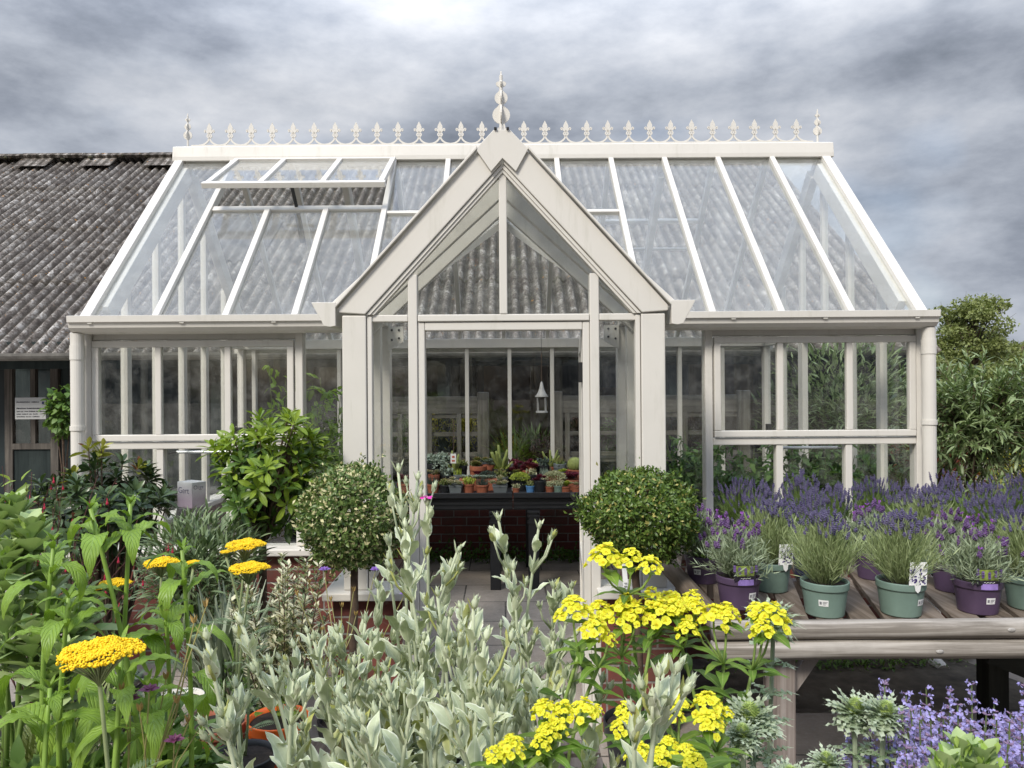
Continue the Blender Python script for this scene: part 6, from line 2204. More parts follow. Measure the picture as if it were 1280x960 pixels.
campion("rose campion with the single magenta flower in front of the door post", 505, 1.72, [(497, 590, 1.72), (521, 600, 1.78), (533, 632, 1.70, 1), (471, 735, 1.66), (484, 700, 1.70), (561, 708, 1.75), (570, 690, 1.70)], 601, 7)
campion("rose campion in the thick of the silver clump, broad yellowing leaf on its side", 540, 1.58, [(505, 700, 1.55), (545, 745, 1.5), (595, 772, 1.55), (505, 660, 1.6), (560, 770, 1.5), (527, 800, 1.5)], 602, 9)
campion("rose campion with tall paired spires before the black table leg", 655, 1.78, [(622, 650, 1.78), (672, 660, 1.75), (640, 712, 1.72), (690, 735, 1.7), (712, 735, 1.74), (655, 790, 1.7), (705, 780, 1.72)], 603, 6)
campion("rose campion over the porch sill and brick pier, below the variegated ball tree", 415, 1.62, [(390, 800, 1.55), (420, 790, 1.6), (455, 778, 1.6), (440, 830, 1.5), (462, 800, 1.55), (365, 810, 1.6)], 604, 9)
campion("rose campion leaning across the orange pot, its longest stem tilted to the yarrow", 392, 1.22, [(256, 800, 1.15), (300, 780, 1.25), (292, 860, 1.2), (275, 895, 1.15), (335, 830, 1.25), (365, 850, 1.2)], 605, 1, 0.03)
campion("rose campion with stout pale stems in the front middle of the silver clump", 590, 1.25, [(590, 760, 1.22), (604, 800, 1.2), (572, 790, 1.25), (640, 830, 1.25), (553, 880, 1.1), (610, 870, 1.15)], 606, 8)
campion("rose campion lowest in the silver clump between the orange pot and the front stems", 500, 1.22, [(430, 880, 1.2), (480, 840, 1.25), (515, 860, 1.2), (452, 905, 1.15), (420, 870, 1.25)], 607, 9)
campion("rose campion stem leaning alone among the yellow spurge", 775, 0.98, [(820, 845, 0.98), (840, 840, 1.0), (790, 890, 0.98)], 608, 3, 0.02)
campion("rose campion at the back of the silver clump, partly over the paving slabs", 600, 1.95, [(575, 790, 1.9), (612, 830, 1.9), (560, 800, 1.95), (640, 850, 1.9), (670, 840, 1.9)], 609, 9)
campion("rose campion squeezed against the brick pier behind the leaning stems", 450, 1.95, [(430, 850, 1.95), (470, 800, 1.95), (495, 790, 1.9), (520, 830, 1.95)], 610, 8)
campion("rose campion set beside the first yellow spurge heads", 690, 1.45, [(690, 800, 1.45), (660, 850, 1.4), (720, 830, 1.45), (640, 870, 1.4)], 611, 8)

# ------------------------------------------------------------------ yellow spurge
EUPL = leafmat("spurge_leaf", (0.10, 0.20, 0.028), (0.20, 0.31, 0.05), 0.5, 0.3, midrib=(0.38, 0.46, 0.16), old=(0.45, 0.36, 0.06), oldat=0.95)
EUPB = leafmat("spurge_bract", (0.66, 0.65, 0.03), (0.86, 0.82, 0.06), 0.55, 0.3)
EUPB2 = leafmat("spurge_green_bract", (0.34, 0.44, 0.03), (0.50, 0.56, 0.04), 0.55, 0.3)
EUPG = plain("spurge_gland", (0.62, 0.46, 0.01), 0.5, 0.2)
EUPS = plain("spurge_stem", (0.24, 0.34, 0.09), 0.5, 0.15)
EL = leaf(0.25, 8, "lance", 0.9, 0.22, 3, 0, 0.15, 0.2)
BR = leaf(1.0, 4, "obovate", 0.5, 0.12, 3, 0, 0, 0.25)


def spurge_head(root, c, w, r):
    """flat-topped cyme: many cyathia, each on yellow rounded bracts"""
    R = w / 2 * 1.03
    gb, gg2, gr = G(), G(), G()
    n = int(22 + 6 * r.random())
    a = np.arange(n) * 2.4 + r.uniform(0, 6)
    q = np.sqrt((np.arange(n) + 0.4) / n) * R * r.uniform(0.86, 1.06, n)
    p = np.column_stack([np.cos(a) * q, np.sin(a) * q, R * 1.15 * (1 - (q / R) ** 2) - R * 0.25 + r.normal(0, R * 0.07, n)]) + c
    s = R * 0.34
    for i in range(n):
        ax = nrm((p[i] - c) * (0.8, 0.8, 0.3) / R + (0, 0, 0.55))
        x = nrm(np.cross(ax, (0.3, 0.9, 0.2)))
        y = np.cross(ax, x)
        b_ = r.uniform(0, 6.28) + np.arange(5) * 1.2566
        o = np.cos(b_)[:, None] * x + np.sin(b_)[:, None] * y
        gb.leaves(BR, np.tile(p[i], (5, 1)), nrm(o + ax * (0.3 + r.normal(0, 0.22, 5))[:, None]), np.tile(ax, (5, 1)), s * r.uniform(0.8, 1.05))
        m = 7
        pi = p[i] + ax * s * 0.22 + r.normal(0, s * 0.22, (m, 3)) * (1, 1, 0.4)
        gg2.leaves(octa(0.5, 0.5), pi, np.tile(ax, (m, 1)), np.tile(x, (m, 1)), s * 0.24)
    hd = gb.build("flower_head", EUPB, root, smooth=True)
    gg2.build("gland", EUPG, hd)
    return c - np.array([0, 0, R * 0.6])


def spurge_stem(root, base, fork, heads, r):
    gs, gl = G(), G()
    base, fork = np.asarray(base), np.asarray(fork)
    k = np.linspace(0, 1, 12)
    mid = np.array([0, 0, 1.0]) * 0
    bend = r.normal(0, 0.02, 3) * (1, 1, 0)
    pts = base + (fork - base) * k[:, None] + bend * np.sin(PI * k)[:, None]
    gs.tube(pts, [0.0042, 0.0034], 7)
    m = 9
    t = np.linspace(0.35, 0.95, m)
    q = np.stack([np.interp(t, k, pts[:, j]) for j in range(3)], 1)
    gl.leaves(EL, q, nrm(around(m, 1.25, r, np.arange(m) * 2.4 + r.uniform(0, 6)) + (0, 0, 0.05)), np.tile((0, 0, 1.0), (m, 1)), r.uniform(0.075, 0.105, m))
    w = 5                                                            # whorl under the rays
    gl.leaves(EL, np.tile(fork, (w, 1)), around(w, 1.35, r, np.arange(w) * 1.257 + r.uniform(0, 6)), np.tile((0, 0, 1.0), (w, 1)), r.uniform(0.06, 0.085, w))
    for (px, py, d, wd) in heads:
        c = P(px, py, d)
        e = spurge_head(root, c, wd / FPX * d, r)
        md = (fork + e) / 2 + nrm(e - fork) * 0 + np.array([(e - fork)[0], (e - fork)[1], 0]) * 0.18
        gs.tube([fork, md, e, c], [0.0026, 0.002], 6)
        v = 3
        gl.leaves(leaf(0.55, 4, "ovate", 0.8, 0.15), np.tile(e + (0, 0, 0.004), (v, 1)), around(v, 1.4, r), np.tile((0, 0, 1.0), (v, 1)), wd / FPX * d * r.uniform(0.6, 0.85, v))
    gs.build("stem", EUPS, root, smooth=True)
    gl.build("foliage", EUPL, root, smooth=True)


def spurge(label, px, d, stems, seed):
    r = np.random.default_rng(seed)
    x = (px - CX) / FPX * d
    root = thing("yellow_spurge", label, "spurge", (0, 0, 0), 0, "yellow spurge plants on the nursery stand")
    pot(root, 0.09, 0.15, BLACK)
    root.location = (x, d, FZ + 0.001)
    for fx2, fy2, hs in stems:
        dd_ = hs[0][2]
        spurge_stem(root, (x + r.normal(0, 0.025), d + r.normal(0, 0.025), FZ + 0.13), P(fx2, fy2, dd_), hs, r)
    return root


spurge("yellow spurge with the topmost cluster in front of the clipped ball tree", 782, 1.52, [
    (782, 745, [(755, 704, 1.55, 46), (787, 703, 1.55, 34), (811, 711, 1.5, 32)]),
    (775, 820, [(775, 776, 1.5, 42), (748, 768, 1.52, 34), (792, 772, 1.5, 36), (781, 755, 1.54, 26)]),
    (812, 800, [(823, 773, 1.5, 44), (813, 752, 1.54, 32), (836, 757, 1.55, 36)])], 631)
spurge("yellow spurge arching over the bench post, its heads against the round rails", 890, 1.5, [
    (902, 830, [(890, 776, 1.5, 40), (865, 768, 1.52, 36), (864, 751, 1.55, 26), (906, 772, 1.5, 34)]),
    (938, 838, [(960, 779, 1.5, 52), (944, 766, 1.52, 26), (951, 790, 1.47, 30)]),
    (850, 810, [(843, 764, 1.5, 34), (856, 790, 1.47, 30)])], 632)
spurge("yellow spurge with two loose heads on the campion side of the brick pier", 722, 1.42, [
    (722, 815, [(715, 768, 1.42, 44)]),
    (745, 835, [(741, 790, 1.4, 38), (757, 800, 1.4, 22)])], 633)
spurge("yellow spurge lowest on the paving side, with clustered heads around the white post foot", 690, 1.22, [
    (690, 925, [(678, 892, 1.22, 34), (702, 892, 1.22, 30), (727, 894, 1.22, 38), (743, 889, 1.24, 16)]),
    (684, 945, [(680, 918, 1.18, 28), (693, 912, 1.2, 26), (672, 934, 1.16, 26)]),
    (632, 965, [(636, 938, 1.15, 36), (615, 947, 1.13, 28)])], 634)
spurge("yellow spurge with rounded heads behind the leaning campion stem", 815, 1.25, [
    (800, 940, [(780, 893, 1.28, 30), (775, 912, 1.25, 28), (797, 948, 1.2, 36)]),
    (845, 930, [(833, 892, 1.28, 34), (846, 883, 1.3, 26)]),
    (845, 965, [(832, 938, 1.2, 32), (855, 944, 1.18, 28), (820, 950, 1.16, 30)])], 635)
spurge("yellow spurge in front of the bench leg beside the sea holly", 892, 1.28, [
    (892, 940, [(882, 886, 1.3, 40), (884, 906, 1.27, 36), (905, 893, 1.3, 18)]),
    (870, 960, [(864, 955, 1.15, 30)])], 636)

# ------------------------------------------------------------------ yarrow
YARF = leafmat("yarrow_floret", (0.86, 0.56, 0.006), (0.95, 0.68, 0.02), 0.6, 0.1)
YARS = plain("yarrow_stem", (0.24, 0.29, 0.13), 0.7, 0.2)


def yarrow(label, heads, seed, px, d):
    r = np.random.default_rng(seed)
    x = (px - CX) / FPX * d
    root = thing("yarrow", label, "yarrow", (0, 0, 0))
    pot(root, 0.085, 0.14, BLACK)
    root.location = (x, d, FZ + 0.001)
    for hx, hy, hd_, w in heads:
        c = P(hx, hy, hd_)
        R = w / FPX * hd_ / 2
        gs, gf = G(), G()
        b_ = np.array([x + r.normal(0, 0.03), d + r.normal(0, 0.03), FZ + 0.12])
        k = np.linspace(0, 1, 10)
        f0 = c - (0, 0, R * 0.85)
        pts = b_ + (f0 - b_) * k[:, None] + (r.normal(0, 0.015, 3) * (1, 1, 0)) * np.sin(PI * k)[:, None]
        gs.tube(pts, [0.0038, 0.003], 7)
        n = 640
        a = np.arange(n) * 2.39996
        q = np.sqrt((np.arange(n) + 0.5) / n) * R * (1 + 0.10 * np.sin(3 * a * 0.13 + 1))
        lump = 0.06 * R * np.sin(np.cos(a) * q / R * 6 + 1) * np.sin(np.sin(a) * q / R * 5)
        p = c + np.column_stack([np.cos(a) * q, np.sin(a) * q, 0.26 * R * (1 - (q / R) ** 2) + lump])
        m = 6
        pp = np.repeat(p, m, 0) + r.normal(0, R * 0.035, (n * m, 3)) * (1, 1, 0.5)
        gf.leaves(ball(5, 3, 0.5, 0.4), pp, np.tile((0, 0, 1.0), (n * m, 1)), np.tile((1.0, 0, 0), (n * m, 1)), R * 0.068 * r.uniform(0.7, 1.35, n * m))
        for i in range(0, n, 14):
            z = f0 + (p[i] - f0) * 0.4 + (0, 0, R * 0.05)
            gs.tube([f0 + r.normal(0, 0.001, 3), z, p[i] - (0, 0, R * 0.03)], [0.0016, 0.0009], 4)
        st = gs.build("stem", YARS, root, smooth=True)
        gf.build("flower_head", YARF, root, smooth=True)
        for j in range(5):                                           # a few ferny leaves
            t = r.uniform(0.1, 0.75)
            q0 = b_ + (f0 - b_) * t
            a_ = r.uniform(0, 6.28)
            o = np.array([math.cos(a_), math.sin(a_), 0.6])
            kk = np.linspace(0, 1, 16)
            ax = q0 + nrm(o) * (kk * 0.10)[:, None] - np.array([0, 0, 0.03]) * (kk ** 2)[:, None]
            LEAFY.leaves(dleaf(0.22), np.repeat(ax, 2, 0), nrm(np.repeat(np.tile(o * 0.6, (16, 1)), 2, 0) + np.tile(np.array([[-o[1], o[0], 0], [o[1], -o[0], 0]]), (16, 1))), np.tile((0, 0, 1.0), (32, 1)), np.repeat(0.026 * np.sin(PI * (kk * 0.85 + 0.1)), 2))
    LEAFY.build("foliage", HEBE, root)
    LEAFY.__init__()
    return root


LEAFY = G()
yarrow("yarrow with the largest flat yellow head, in front of the drooping leaves", [(122, 817, 1.12, 92)], 641, 118, 1.12)
yarrow("yarrow with two flat yellow heads one above the other before the lime standard", [(305, 682, 2.0, 46), (309, 711, 1.92, 46), (281, 690, 2.05, 14)], 642, 300, 1.98)
yarrow("yarrow with smaller yellow heads half hidden among the drooping leaves", [(200, 704, 1.75, 40), (141, 730, 1.7, 36), (112, 738, 1.7, 18), (240, 703, 1.85, 16)], 643, 165, 1.75)

# ------------------------------------------------------------------ tall leafy perennial with drooping leaves
TALL = leafmat("drooping_leaf", (0.15, 0.265, 0.033), (0.26, 0.39, 0.062), 0.42, 0.28, midrib=(0.24, 0.36, 0.10), vein=0.55, veincol=0.22, old=(0.36, 0.34, 0.06), oldat=0.95)
TALLS = plain("leafy_stem", (0.20, 0.32, 0.05), 0.5, 0.15)
TL = leaf(0.25, 20, "lance", 2.7, 0.22, 7, 0.05, 0.18, 0.25, 1.25)
TL2 = leaf(0.25, 20, "lance", 1.9, 0.25, 7, 0.05, 0.18, 0.2, 1.3)
TL3 = leaf(0.24, 20, "lance", 3.3, 0.2, 7, 0.05, 0.2, 0.3, 1.15)


def leafy(label, px, d, tips, seed):
    r = np.random.default_rng(seed)
    x = (px - CX) / FPX * d
    root = thing("leafy_perennial", label, "leafy plant", (0, 0, 0), 0, "leafy perennials with drooping leaves")
    pot(root, 0.10, 0.16, BLACK)
    root.location = (x, d, FZ + 0.001)
    for tx, ty, td in tips:
        tip = P(tx, ty, td)
        b_ = np.array([x + r.normal(0, 0.03), d + r.normal(0, 0.03), FZ + 0.14])
        k = np.linspace(0, 1, 12)
        pts = b_ + (tip - b_) * k[:, None] + (r.normal(0, 0.02, 3) * (1, 1, 0)) * np.sin(PI * k)[:, None]
        gs, gl = G(), G()
        gs.tube(pts, [0.0062, 0.0035], 8)
        a0 = r.uniform(0, 6.28)
        L = np.linalg.norm(tip - b_)
        m = max(7, int(L / 0.040))
        for j in range(m):
            t = 1 - (0.014 * j if j < 7 else 0.098 + 0.072 * (j - 6)) / L
            if t < 0.2:
                break
            p = np.array([np.interp(t, k, pts[:, i]) for i in range(3)])
            a = a0 + j * 2.4
            o = np.array([math.cos(a), math.sin(a), 0])
            ln = 0.152 * min(1, 0.24 + 0.15 * j) * r.uniform(0.82, 1.12)
            up_ = 1.1 if j < 3 else 0.75 if j < 7 else 0.45
            gl.leaves((TL, TL2, TL, TL3)[r.integers(0, 4)] if j > 1 else TL2, [p], [nrm(o + (0, 0, up_))], [(0, 0, 1.0)] if j > 1 else [o * -0.6 + (0, 0, 1)], ln)
        gl.leaves(leaf(0.22, 6, "lance", 0.5, 0.3), np.tile(tip, (4, 1)), around(4, 0.5, r, np.arange(4) * 1.57), np.tile((0, 0, 1.0), (4, 1)), r.uniform(0.022, 0.036, 4))
        gs.build("stem", TALLS, root, smooth=True)
        gl.build("foliage", TALL, root, smooth=True)
    return root


leafy("leafy perennial with the tallest drooping crown, in front of the dark glossy shrub", 140, 1.38, [(112, 636, 1.38), (162, 630, 1.42)], 651)
leafy("leafy perennial at the outer edge, bending towards the stonecrop", 85, 1.34, [(66, 678, 1.36), (84, 748, 1.28)], 652)
leafy("leafy perennial reaching over to the yarrow before the brick wall", 215, 1.42, [(226, 688, 1.42), (205, 760, 1.36)], 653)
leafy("leafy perennial lowest in front, its leaves hanging under the big yarrow head", 140, 1.2, [(150, 805, 1.24), (60, 860, 1.25), (180, 860, 1.24)], 654)

# ------------------------------------------------------------------ stonecrop (fleshy rosettes)
SED = leafmat("stonecrop_leaf", (0.26, 0.37, 0.145), (0.41, 0.50, 0.24), 0.55, 0.15)
SED2 = leafmat("stonecrop_young", (0.22, 0.36, 0.06), (0.36, 0.48, 0.12), 0.5, 0.2)


def stonecrop(label, px, d, tips, seed, ls=0.062):
    r = np.random.default_rng(seed)
    x = (px - CX) / FPX * d
    root = thing("stonecrop", label, "stonecrop", (0, 0, 0))
    pot(root, 0.09, 0.14, BLACK)
    root.location = (x, d, FZ + 0.001)
    gs, gl, gy = G(), G(), G()
    pr = leaf(0.55, 5, "obovate", 0.25, 0.35, 3, 0.06)
    for tx, ty, td in tips:
        tip = P(tx, ty, td)
        b_ = np.array([x + r.normal(0, 0.03), d + r.normal(0, 0.03), FZ + 0.12])
        gs.tube([b_, (b_ + tip) / 2 + r.normal(0, 0.01, 3), tip], [0.006, 0.005], 7)
        for w in range(5):
            n = 6
            z = w * 0.022
            a = np.arange(n) * 1.257 + w * 0.6 + r.uniform(0, 0.3)
            tl = 0.45 + 0.22 * w
            q = tip - (tip - b_) / np.linalg.norm(tip - b_) * z
            gl.leaves(pr, np.tile(q, (n, 1)), around(n, tl + r.normal(0, 0.08, n), r, a), np.tile((0, 0, 1.0), (n, 1)), ls * (0.75 + 0.16 * min(w, 4)) * r.uniform(0.85, 1.1, n))
        n = 14
        gy.leaves(leaf(0.5, 3, "obovate", -0.4, 0.3), tip + r.normal(0, ls * 0.15, (n, 3)) + (0, 0, 0.006), around(n, r.uniform(0, 0.9, n), r), np.tile((0, 0, 1.0), (n, 1)) + rdir(n, r) * 0.1, ls * 0.32)
    gs.build("stem", STEMG, root, smooth=True)
    gl.build("foliage", SED, root, smooth=True)
    gy.build("bud_blossom", SED2, root, smooth=True)
    return root


stonecrop("grey-green fleshy stonecrop against the shed side, beneath the door notice", 20, 1.62, [(18, 640, 1.62), (38, 665, 1.58), (-10, 650, 1.6), (5, 700, 1.55), (60, 720, 1.62), (5, 770, 1.5), (40, 800, 1.5)], 661, 0.072)
stonecrop("bluish fleshy stonecrop spreading behind the drooping leaves", 85, 1.6, [(88, 770, 1.58), (55, 760, 1.55), (100, 740, 1.66), (75, 820, 1.5), (60, 840, 1.5)], 662, 0.062)
stonecrop("fleshy stonecrop with pale green buds in front of the catmint", 1205, 1.02, [(1200, 948, 1.02), (1226, 955, 1.0), (1180, 968, 1.0)], 663, 0.052)

# ------------------------------------------------------------------ sea holly
HOLL = leafmat("sea_holly_bract", (0.13, 0.205, 0.105), (0.31, 0.39, 0.25), 0.55, 0.15, midrib=(0.60, 0.65, 0.53), tip=(0.58, 0.61, 0.52))
HOLC = leafmat("sea_holly_cone", (0.20, 0.29, 0.06), (0.34, 0.42, 0.12), 0.6, 0.1)
JAG = leaf(0.15, 11, "lance", 0.30, 0.35, 3, 0.78, 0.3)
JAG2 = leaf(0.26, 11, "lance", 0.5, 0.3, 3, 0.78, 0.4)


def sea_holly(label, px, d, heads, seed):
    r = np.random.default_rng(seed)
    x = (px - CX) / FPX * d
    root = thing("sea_holly", label, "sea holly", (0, 0, 0))
    pot(root, 0.085, 0.14, BLACK)
    root.location = (x, d, FZ + 0.001)
    for hx, hy, hd_, w in heads:
        c = P(hx, hy, hd_)
        R = w / FPX * hd_ / 2
        g, gc = G(), G()
        b_ = np.array([x + r.normal(0, 0.02), d + r.normal(0, 0.02), FZ + 0.12])
        k = np.linspace(0, 1, 8)
        ax = nrm(np.array([r.normal(0, 0.12), r.normal(0, 0.12) - 0.1, 1]))
        c0 = c - ax * R * 0.25
        pts = b_ + (c0 - b_) * k[:, None]
        g.tube(pts, [0.0055, 0.0045], 7)
        H, Rc = R * 0.62, R * 0.24
        n = 150
        t = (np.arange(n) + 0.5) / n
        a = np.arange(n) * 2.4
        rad = Rc * np.sqrt(np.clip(1 - t ** 2.2, 0.02, 1))
        xx = nrm(np.cross(ax, (0.3, 0.9, 0.2)))
        yy = np.cross(ax, xx)
        o = np.cos(a)[:, None] * xx + np.sin(a)[:, None] * yy
        gc.lathe([(0.001, 0), (Rc * 0.9, H * 0.05), (Rc * 0.95, H * 0.35), (Rc * 0.7, H * 0.75), (0.001, H)], c0, 12, axis=ax)
        gc.leaves(leaf(0.4, 2, "spike", 0, 0.2), c0 + ax * (t * H)[:, None] + o * rad[:, None] * 0.95, nrm(o + ax * 0.5), np.tile(ax, (n, 1)), R * 0.16)
        for n_, tl, ln, pr in ((16, 0.58, 1.0, JAG), (20, 0.9, 1.15, JAG), (20, 1.25, 1.15, JAG), (14, 1.6, 1.1, JAG2), (12, 2.0, 0.95, JAG2)):
            a = np.arange(n_) * 6.283 / n_ + r.uniform(0, 6) + r.normal(0, 0.12, n_)
            o = np.cos(a)[:, None] * xx + np.sin(a)[:, None] * yy
            t_ = tl + r.normal(0, 0.12, n_)
            g.leaves(pr, np.tile(c0 - ax * R * 0.04, (n_, 1)), nrm(ax * np.cos(t_)[:, None] + o * np.sin(t_)[:, None]), np.tile(ax, (n_, 1)), R * ln * r.uniform(0.8, 1.15, n_))
        for j in range(5):                                           # stem leaves
            t_ = 0.93 - j * 0.13
            q0 = b_ + (c0 - b_) * t_
            n_ = 6
            g.leaves(JAG2, np.tile(q0, (n_, 1)), around(n_, r.uniform(1.1, 1.6, n_), r, np.arange(n_) * 1.05 + r.uniform(0, 6)), np.tile((0, 0, 1.0), (n_, 1)), R * r.uniform(0.9, 1.3, n_))
        g.build("spiny_stem", HOLL, root)
        gc.build("flower_cone", HOLC, root)
    return root


sea_holly("sea holly spiking up before the purple lavender pot and round rails", 945, 1.62, [(966, 768, 1.62, 66)], 671)
sea_holly("sea holly in front of the bench leg with two green cones", 935, 1.42, [(935, 893, 1.42, 74), (925, 915, 1.36, 52)], 672)
sea_holly("sea holly pair of spiny heads beside the catmint, paler of the sea hollies", 1085, 1.40, [(1066, 885, 1.40, 64), (1104, 888, 1.36, 60), (1030, 950, 1.3, 50)], 673)
sea_holly("sea holly low at the picture's foot below the bench leg", 985, 1.2, [(985, 970, 1.2, 60)], 674)

# ------------------------------------------------------------------ catmint
CATF = leafmat("catmint_flower", (0.30, 0.265, 0.60), (0.46, 0.42, 0.76), 0.6, 0.25)
CATC = leafmat("catmint_calyx", (0.16, 0.10, 0.20), (0.27, 0.19, 0.28), 0.7, 0.1)
CATL = leafmat("catmint_leaf", (0.13, 0.19, 0.09), (0.25, 0.31, 0.16), 0.7, 0.2)


def catmint(label, px, d, spikes, seed):
    r = np.random.default_rng(seed)
    x = (px - CX) / FPX * d
    root = thing("catmint", label, "catmint", (0, 0, 0))
    pot(root, 0.095, 0.14, BLACK)
    root.location = (x, d, FZ + 0.001)
    gs, gl, gf, gc = G(), G(), G(), G()
    for sx, sy, sd in spikes:
        tip = P(sx, sy, sd)
        b_ = np.array([x + r.normal(0, 0.04), d + r.normal(0, 0.04), FZ + 0.12])
        k = np.linspace(0, 1, 9)
        pts = b_ + (tip - b_) * k[:, None] + np.array([(tip - b_)[0], (tip - b_)[1], 0]) * (0.25 * np.sin(PI * k))[:, None]
        gs.tube(pts, [0.002, 0.0012], 5)
        L = np.linalg.norm(tip - b_)
        m = 9
        for j in range(m):
            t = 1 - j * 0.0145 / L * (1 + 0.12 * j)
            p = np.array([np.interp(t, k, pts[:, i]) for i in range(3)])
            n = 4 + min(j, 4)
            o = around(n, r.uniform(0.9, 1.5, n), r)
            s = 0.0098 * (0.7 + 0.06 * j)
            gc.leaves(ball(5, 3, 0.22, 0.55), np.tile(p, (n, 1)), o, rdir(n, r), s * 1.1)
            fo = r.random(n) < 0.68
            q = (p + o * s * 1.25)[fo]
            oo = o[fo]
            f_ = len(q)
            for v in range(4):
                gf.leaves(leaf(0.75, 2, "obovate", 0.5, 0.1), q, nrm(oo * 0.55 + rdir(f_, r) * 0.8 + (0, 0, -0.15)), oo, s * r.uniform(0.75, 1.15, f_))
        n = 10
        tt = r.uniform(0.1, 0.82, n)
        q = np.stack([np.interp(tt, k, pts[:, i]) for i in range(3)], 1)
        gl.leaves(leaf(0.5, 4, "ovate", 0.5, 0.2, serr=0.12), q, nrm(around(n, 1.2, r)), np.tile((0, 0, 1.0), (n, 1)), r.uniform(0.018, 0.034, n))
    gs.build("stem", STEMB, root)
    gl.build("foliage", CATL, root)
    gf.build("blossom", CATF, root)
    gc.build("calyx_blossom", CATC, root, smooth=True)
    return root


r = np.random.default_rng(680)
sp1 = [(1103, 855, 1.5), (1155, 860, 1.5), (1185, 865, 1.5), (1212, 856, 1.5), (1240, 880, 1.45), (1130, 868, 1.5), (1145, 890, 1.45)]
sp1 += [(r.uniform(1120, 1262), r.uniform(880, 975), r.uniform(1.15, 1.5)) for _ in range(66)]
catmint("broad clump of lavender-blue catmint before the dark space under the bench", 1190, 1.38, sp1, 681)
catmint("sparse catmint stems at the outer corner beside the dark trestle brace", 1300, 1.4, [(1279, 858, 1.45), (1272, 900, 1.4), (1284, 880, 1.38), (1276, 930, 1.3), (1262, 905, 1.42)] + [(r.uniform(1255, 1330), r.uniform(890, 990), r.uniform(1.2, 1.45)) for _ in range(16)], 682)
catmint("small catmint sprig mingled behind the paired sea hollies", 1090, 1.55, [(1103, 852, 1.55), (1060, 920, 1.5), (1085, 915, 1.5), (1050, 935, 1.5), (1110, 900, 1.5), (1120, 920, 1.45)], 683)

# ------------------------------------------------------------------ columbines, pots and fillers
COLF = plain("columbine_petal", (0.16, 0.07, 0.30), 0.5, 0.2)
COLM = plain("columbine_maroon", (0.14, 0.025, 0.08), 0.5, 0.25)
COLS = plain("columbine_stem", (0.27, 0.25, 0.09), 0.6, 0.3)
SEEDP = plain("seed_pod", (0.30, 0.20, 0.06), 0.6, 0.3)


def columbine(label, px, d, flowers, pods, seed, fm):
    r = np.random.default_rng(seed)
    x = (px - CX) / FPX * d
    root = thing("columbine", label, "columbine", (0, 0, 0))
    pot(root, 0.08, 0.13, BLACK)
    root.location = (x, d, FZ + 0.001)
    gs, gf, gp, gl = G(), G(), G(), G()
    for i, (fx2, fy2) in enumerate(list(flowers) + list(pods)):
        dd_ = d + r.uniform(-0.08, 0.12)
        tip = P(fx2, fy2, dd_)
        b_ = np.array([x + r.normal(0, 0.02), d + r.normal(0, 0.02), FZ + 0.12])
        k = np.linspace(0, 1, 8)
        pts = b_ + (tip - b_) * k[:, None] + r.normal(0, 0.008, (8, 3)) * np.sin(PI * k)[:, None] + np.array([(b_ - tip)[0], 0, 0]) * (0.3 * np.sin(PI * k))[:, None]
        gs.tube(pts, [0.0022, 0.0011], 5)
        if i < len(flowers):
            for lay, rr_, n in ((0, 0.017, 5), (1, 0.012, 5)):
                a = np.arange(n) * 1.257 + lay * 0.6
                gf.leaves(leaf(0.55, 3, "ovate", 0.2, 0.15), np.tile(tip, (n, 1)), around(n, 1.35 - 0.5 * lay, r, a) * (1, 1, 1), np.tile((0, 0, 1.0), (n, 1)) + (0, -0.6, 0), rr_)
        else:
            o = around(4, 0.35, r, np.arange(4) * 1.57)
            gp.leaves(leaf(0.3, 3, "lance", 0.1, 0.5), np.tile(tip, (4, 1)), o, rdir(4, r), 0.016)
        if r.random() < 0.5:
            q = pts[4]
            gl.leaves(leaf(0.8, 4, "ovate", 0.4, 0.1, serr=0.2), np.tile(q, (3, 1)), around(3, 1.2, r), np.tile((0, 0, 1.0), (3, 1)), 0.03)
    gs.build("stem", COLS, root)
    gf.build("blossom", fm, root)
    if gp.n:
        gp.build("seed_pod", SEEDP, root)
    if gl.n:
        gl.build("foliage", SAP, root)
    return root


columbine("columbine with two violet flowers beneath the variegated ball tree", 430, 1.9, [(404, 712), (468, 712), (505, 742)], [(370, 745), (385, 730), (425, 760), (443, 770), (400, 790), (370, 800), (412, 752), (440, 740)], 691, COLF)
columbine("columbine with dark maroon flowers low beneath the yarrow heads", 180, 1.25, [(184, 862), (160, 874), (505, 868) if False else (215, 925)], [(150, 865), (205, 850), (172, 890), (218, 880), (232, 905), (250, 905), (240, 780), (255, 760)], 692, COLM)
columbine("columbine with small maroon flowers deep in the silver campion clump", 500, 1.7, [(483, 868), (494, 875), (403, 858)], [(470, 890), (510, 880), (350, 840)], 693, COLM)

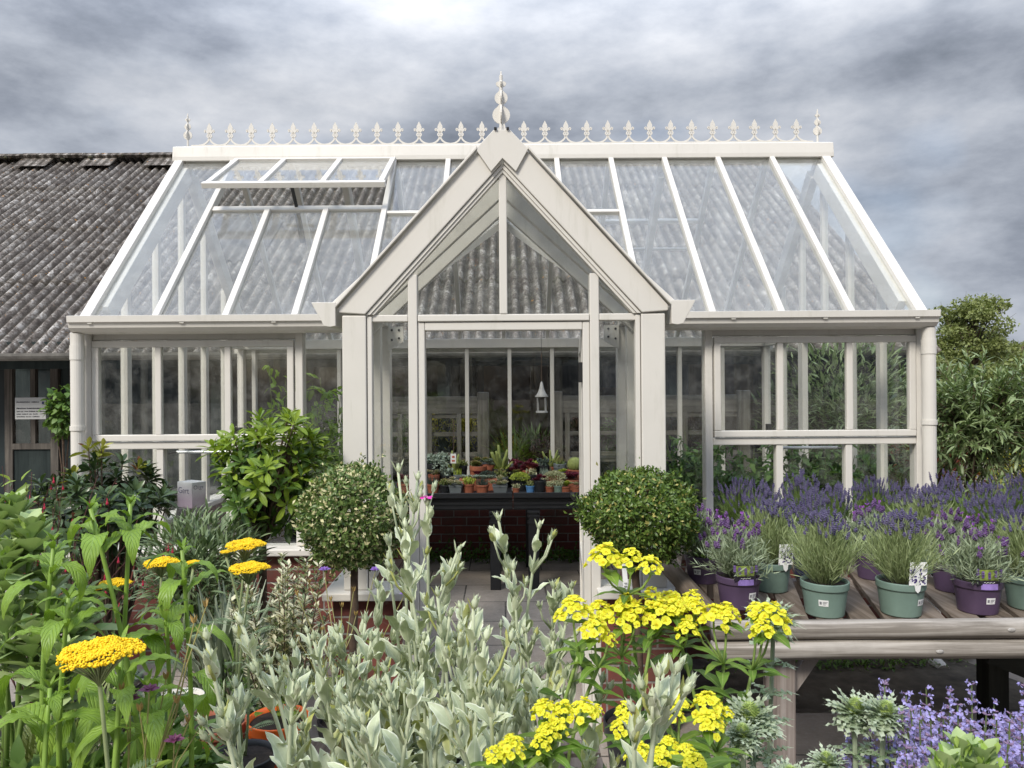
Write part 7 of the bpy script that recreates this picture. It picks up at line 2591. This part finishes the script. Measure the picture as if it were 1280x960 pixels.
bush("leafy_filler", "dark green broad-leaved seedling in the front corner under the drooping leaves", "pot plant", GMID, (P(60, 900, 1.5)[0], 1.5, FZ + 0.02), 0.17, 500, 0.06, 701, 0.5)
bush("leafy_filler", "mid green bushy seedling beneath the largest yarrow head", "pot plant", PIER, (P(150, 900, 1.55)[0], 1.55, FZ + 0.02), 0.16, 520, 0.065, 702, 0.45)
bush("leafy_filler", "green bushy seedling between the terracotta pot and the yarrow", "pot plant", GMID, (P(205, 900, 1.8)[0], 1.8, FZ + 0.02), 0.16, 520, 0.06, 703, 0.45)
bush("leafy_filler", "green crinkled seedling in front of the orange pot", "pot plant", PIER, (P(425, 940, 1.75)[0], 1.75, FZ + 0.02), 0.11, 260, 0.055, 704, 0.6)
bush("leafy_filler", "grey-leaved seedling under the lowest yellow spurge", "pot plant", HEBE, (P(740, 950, 1.55)[0], 1.55, FZ + 0.02), 0.13, 420, 0.045, 705, 0.3)
bush("leafy_filler", "dark seedling beneath the spurge by the bench leg", "pot plant", HEBE, (P(860, 950, 1.6)[0], 1.6, FZ + 0.02), 0.13, 420, 0.05, 706, 0.3)
bush("leafy_filler", "silver-green seedling between the spurge and paired sea hollies", "pot plant", HEBE, (P(1010, 970, 1.5)[0], 1.5, FZ + 0.02), 0.10, 300, 0.05, 707, 0.3)

for i, (nm, lab, m_, px, d, rp, hp, leafm) in enumerate((
        ("plastic_pot", "bright orange plastic pot holding a young green seedling", ORANGE, 345, 2.2, 0.088, 0.14, SAP),
        ("terracotta_pot", "wide terracotta-coloured pot with bare soil beside the orange pot", TERRA, 268, 2.22, 0.085, 0.12, None),
        ("terracotta_pot", "terracotta pot at the very edge under the wiry herb", TERRA, 8, 1.62, 0.075, 0.13, None),
        ("ceramic_pot", "round white ceramic pot in front of the brick wall behind the drooping leaves", plain("white_glaze", (0.60, 0.57, 0.50), 0.35, 0.15), 222, 2.3, 0.07, 0.16, None))):
    t = thing(nm, lab, "plant pot", (0, 0, 0))
    pot(t, rp, hp, m_)
    if leafm:
        g = G()
        n = 16
        g.leaves(leaf(0.8, 5, "ovate", 0.7, 0.1, 3, 0.12), np.column_stack([RNG.normal(0, 0.03, n), RNG.normal(0, 0.03, n), hp + RNG.uniform(0, 0.08, n)]), around(n, 1.2), np.tile((0, 0, 1.0), (n, 1)), RNG.uniform(0.03, 0.055, n))
        for k_ in range(6):
            g.tube([(0, 0, hp * 0.9), (RNG.normal(0, 0.02), RNG.normal(0, 0.02), hp + 0.06)], 0.0015, 4)
        g.build("foliage", leafm, t)
    t.location = (P(px, 900, d)[0], d, (FZ + 0.07 if i < 2 else FZ) + 0.001)
    if i < 2:
        t.location.z = FZ + 0.001
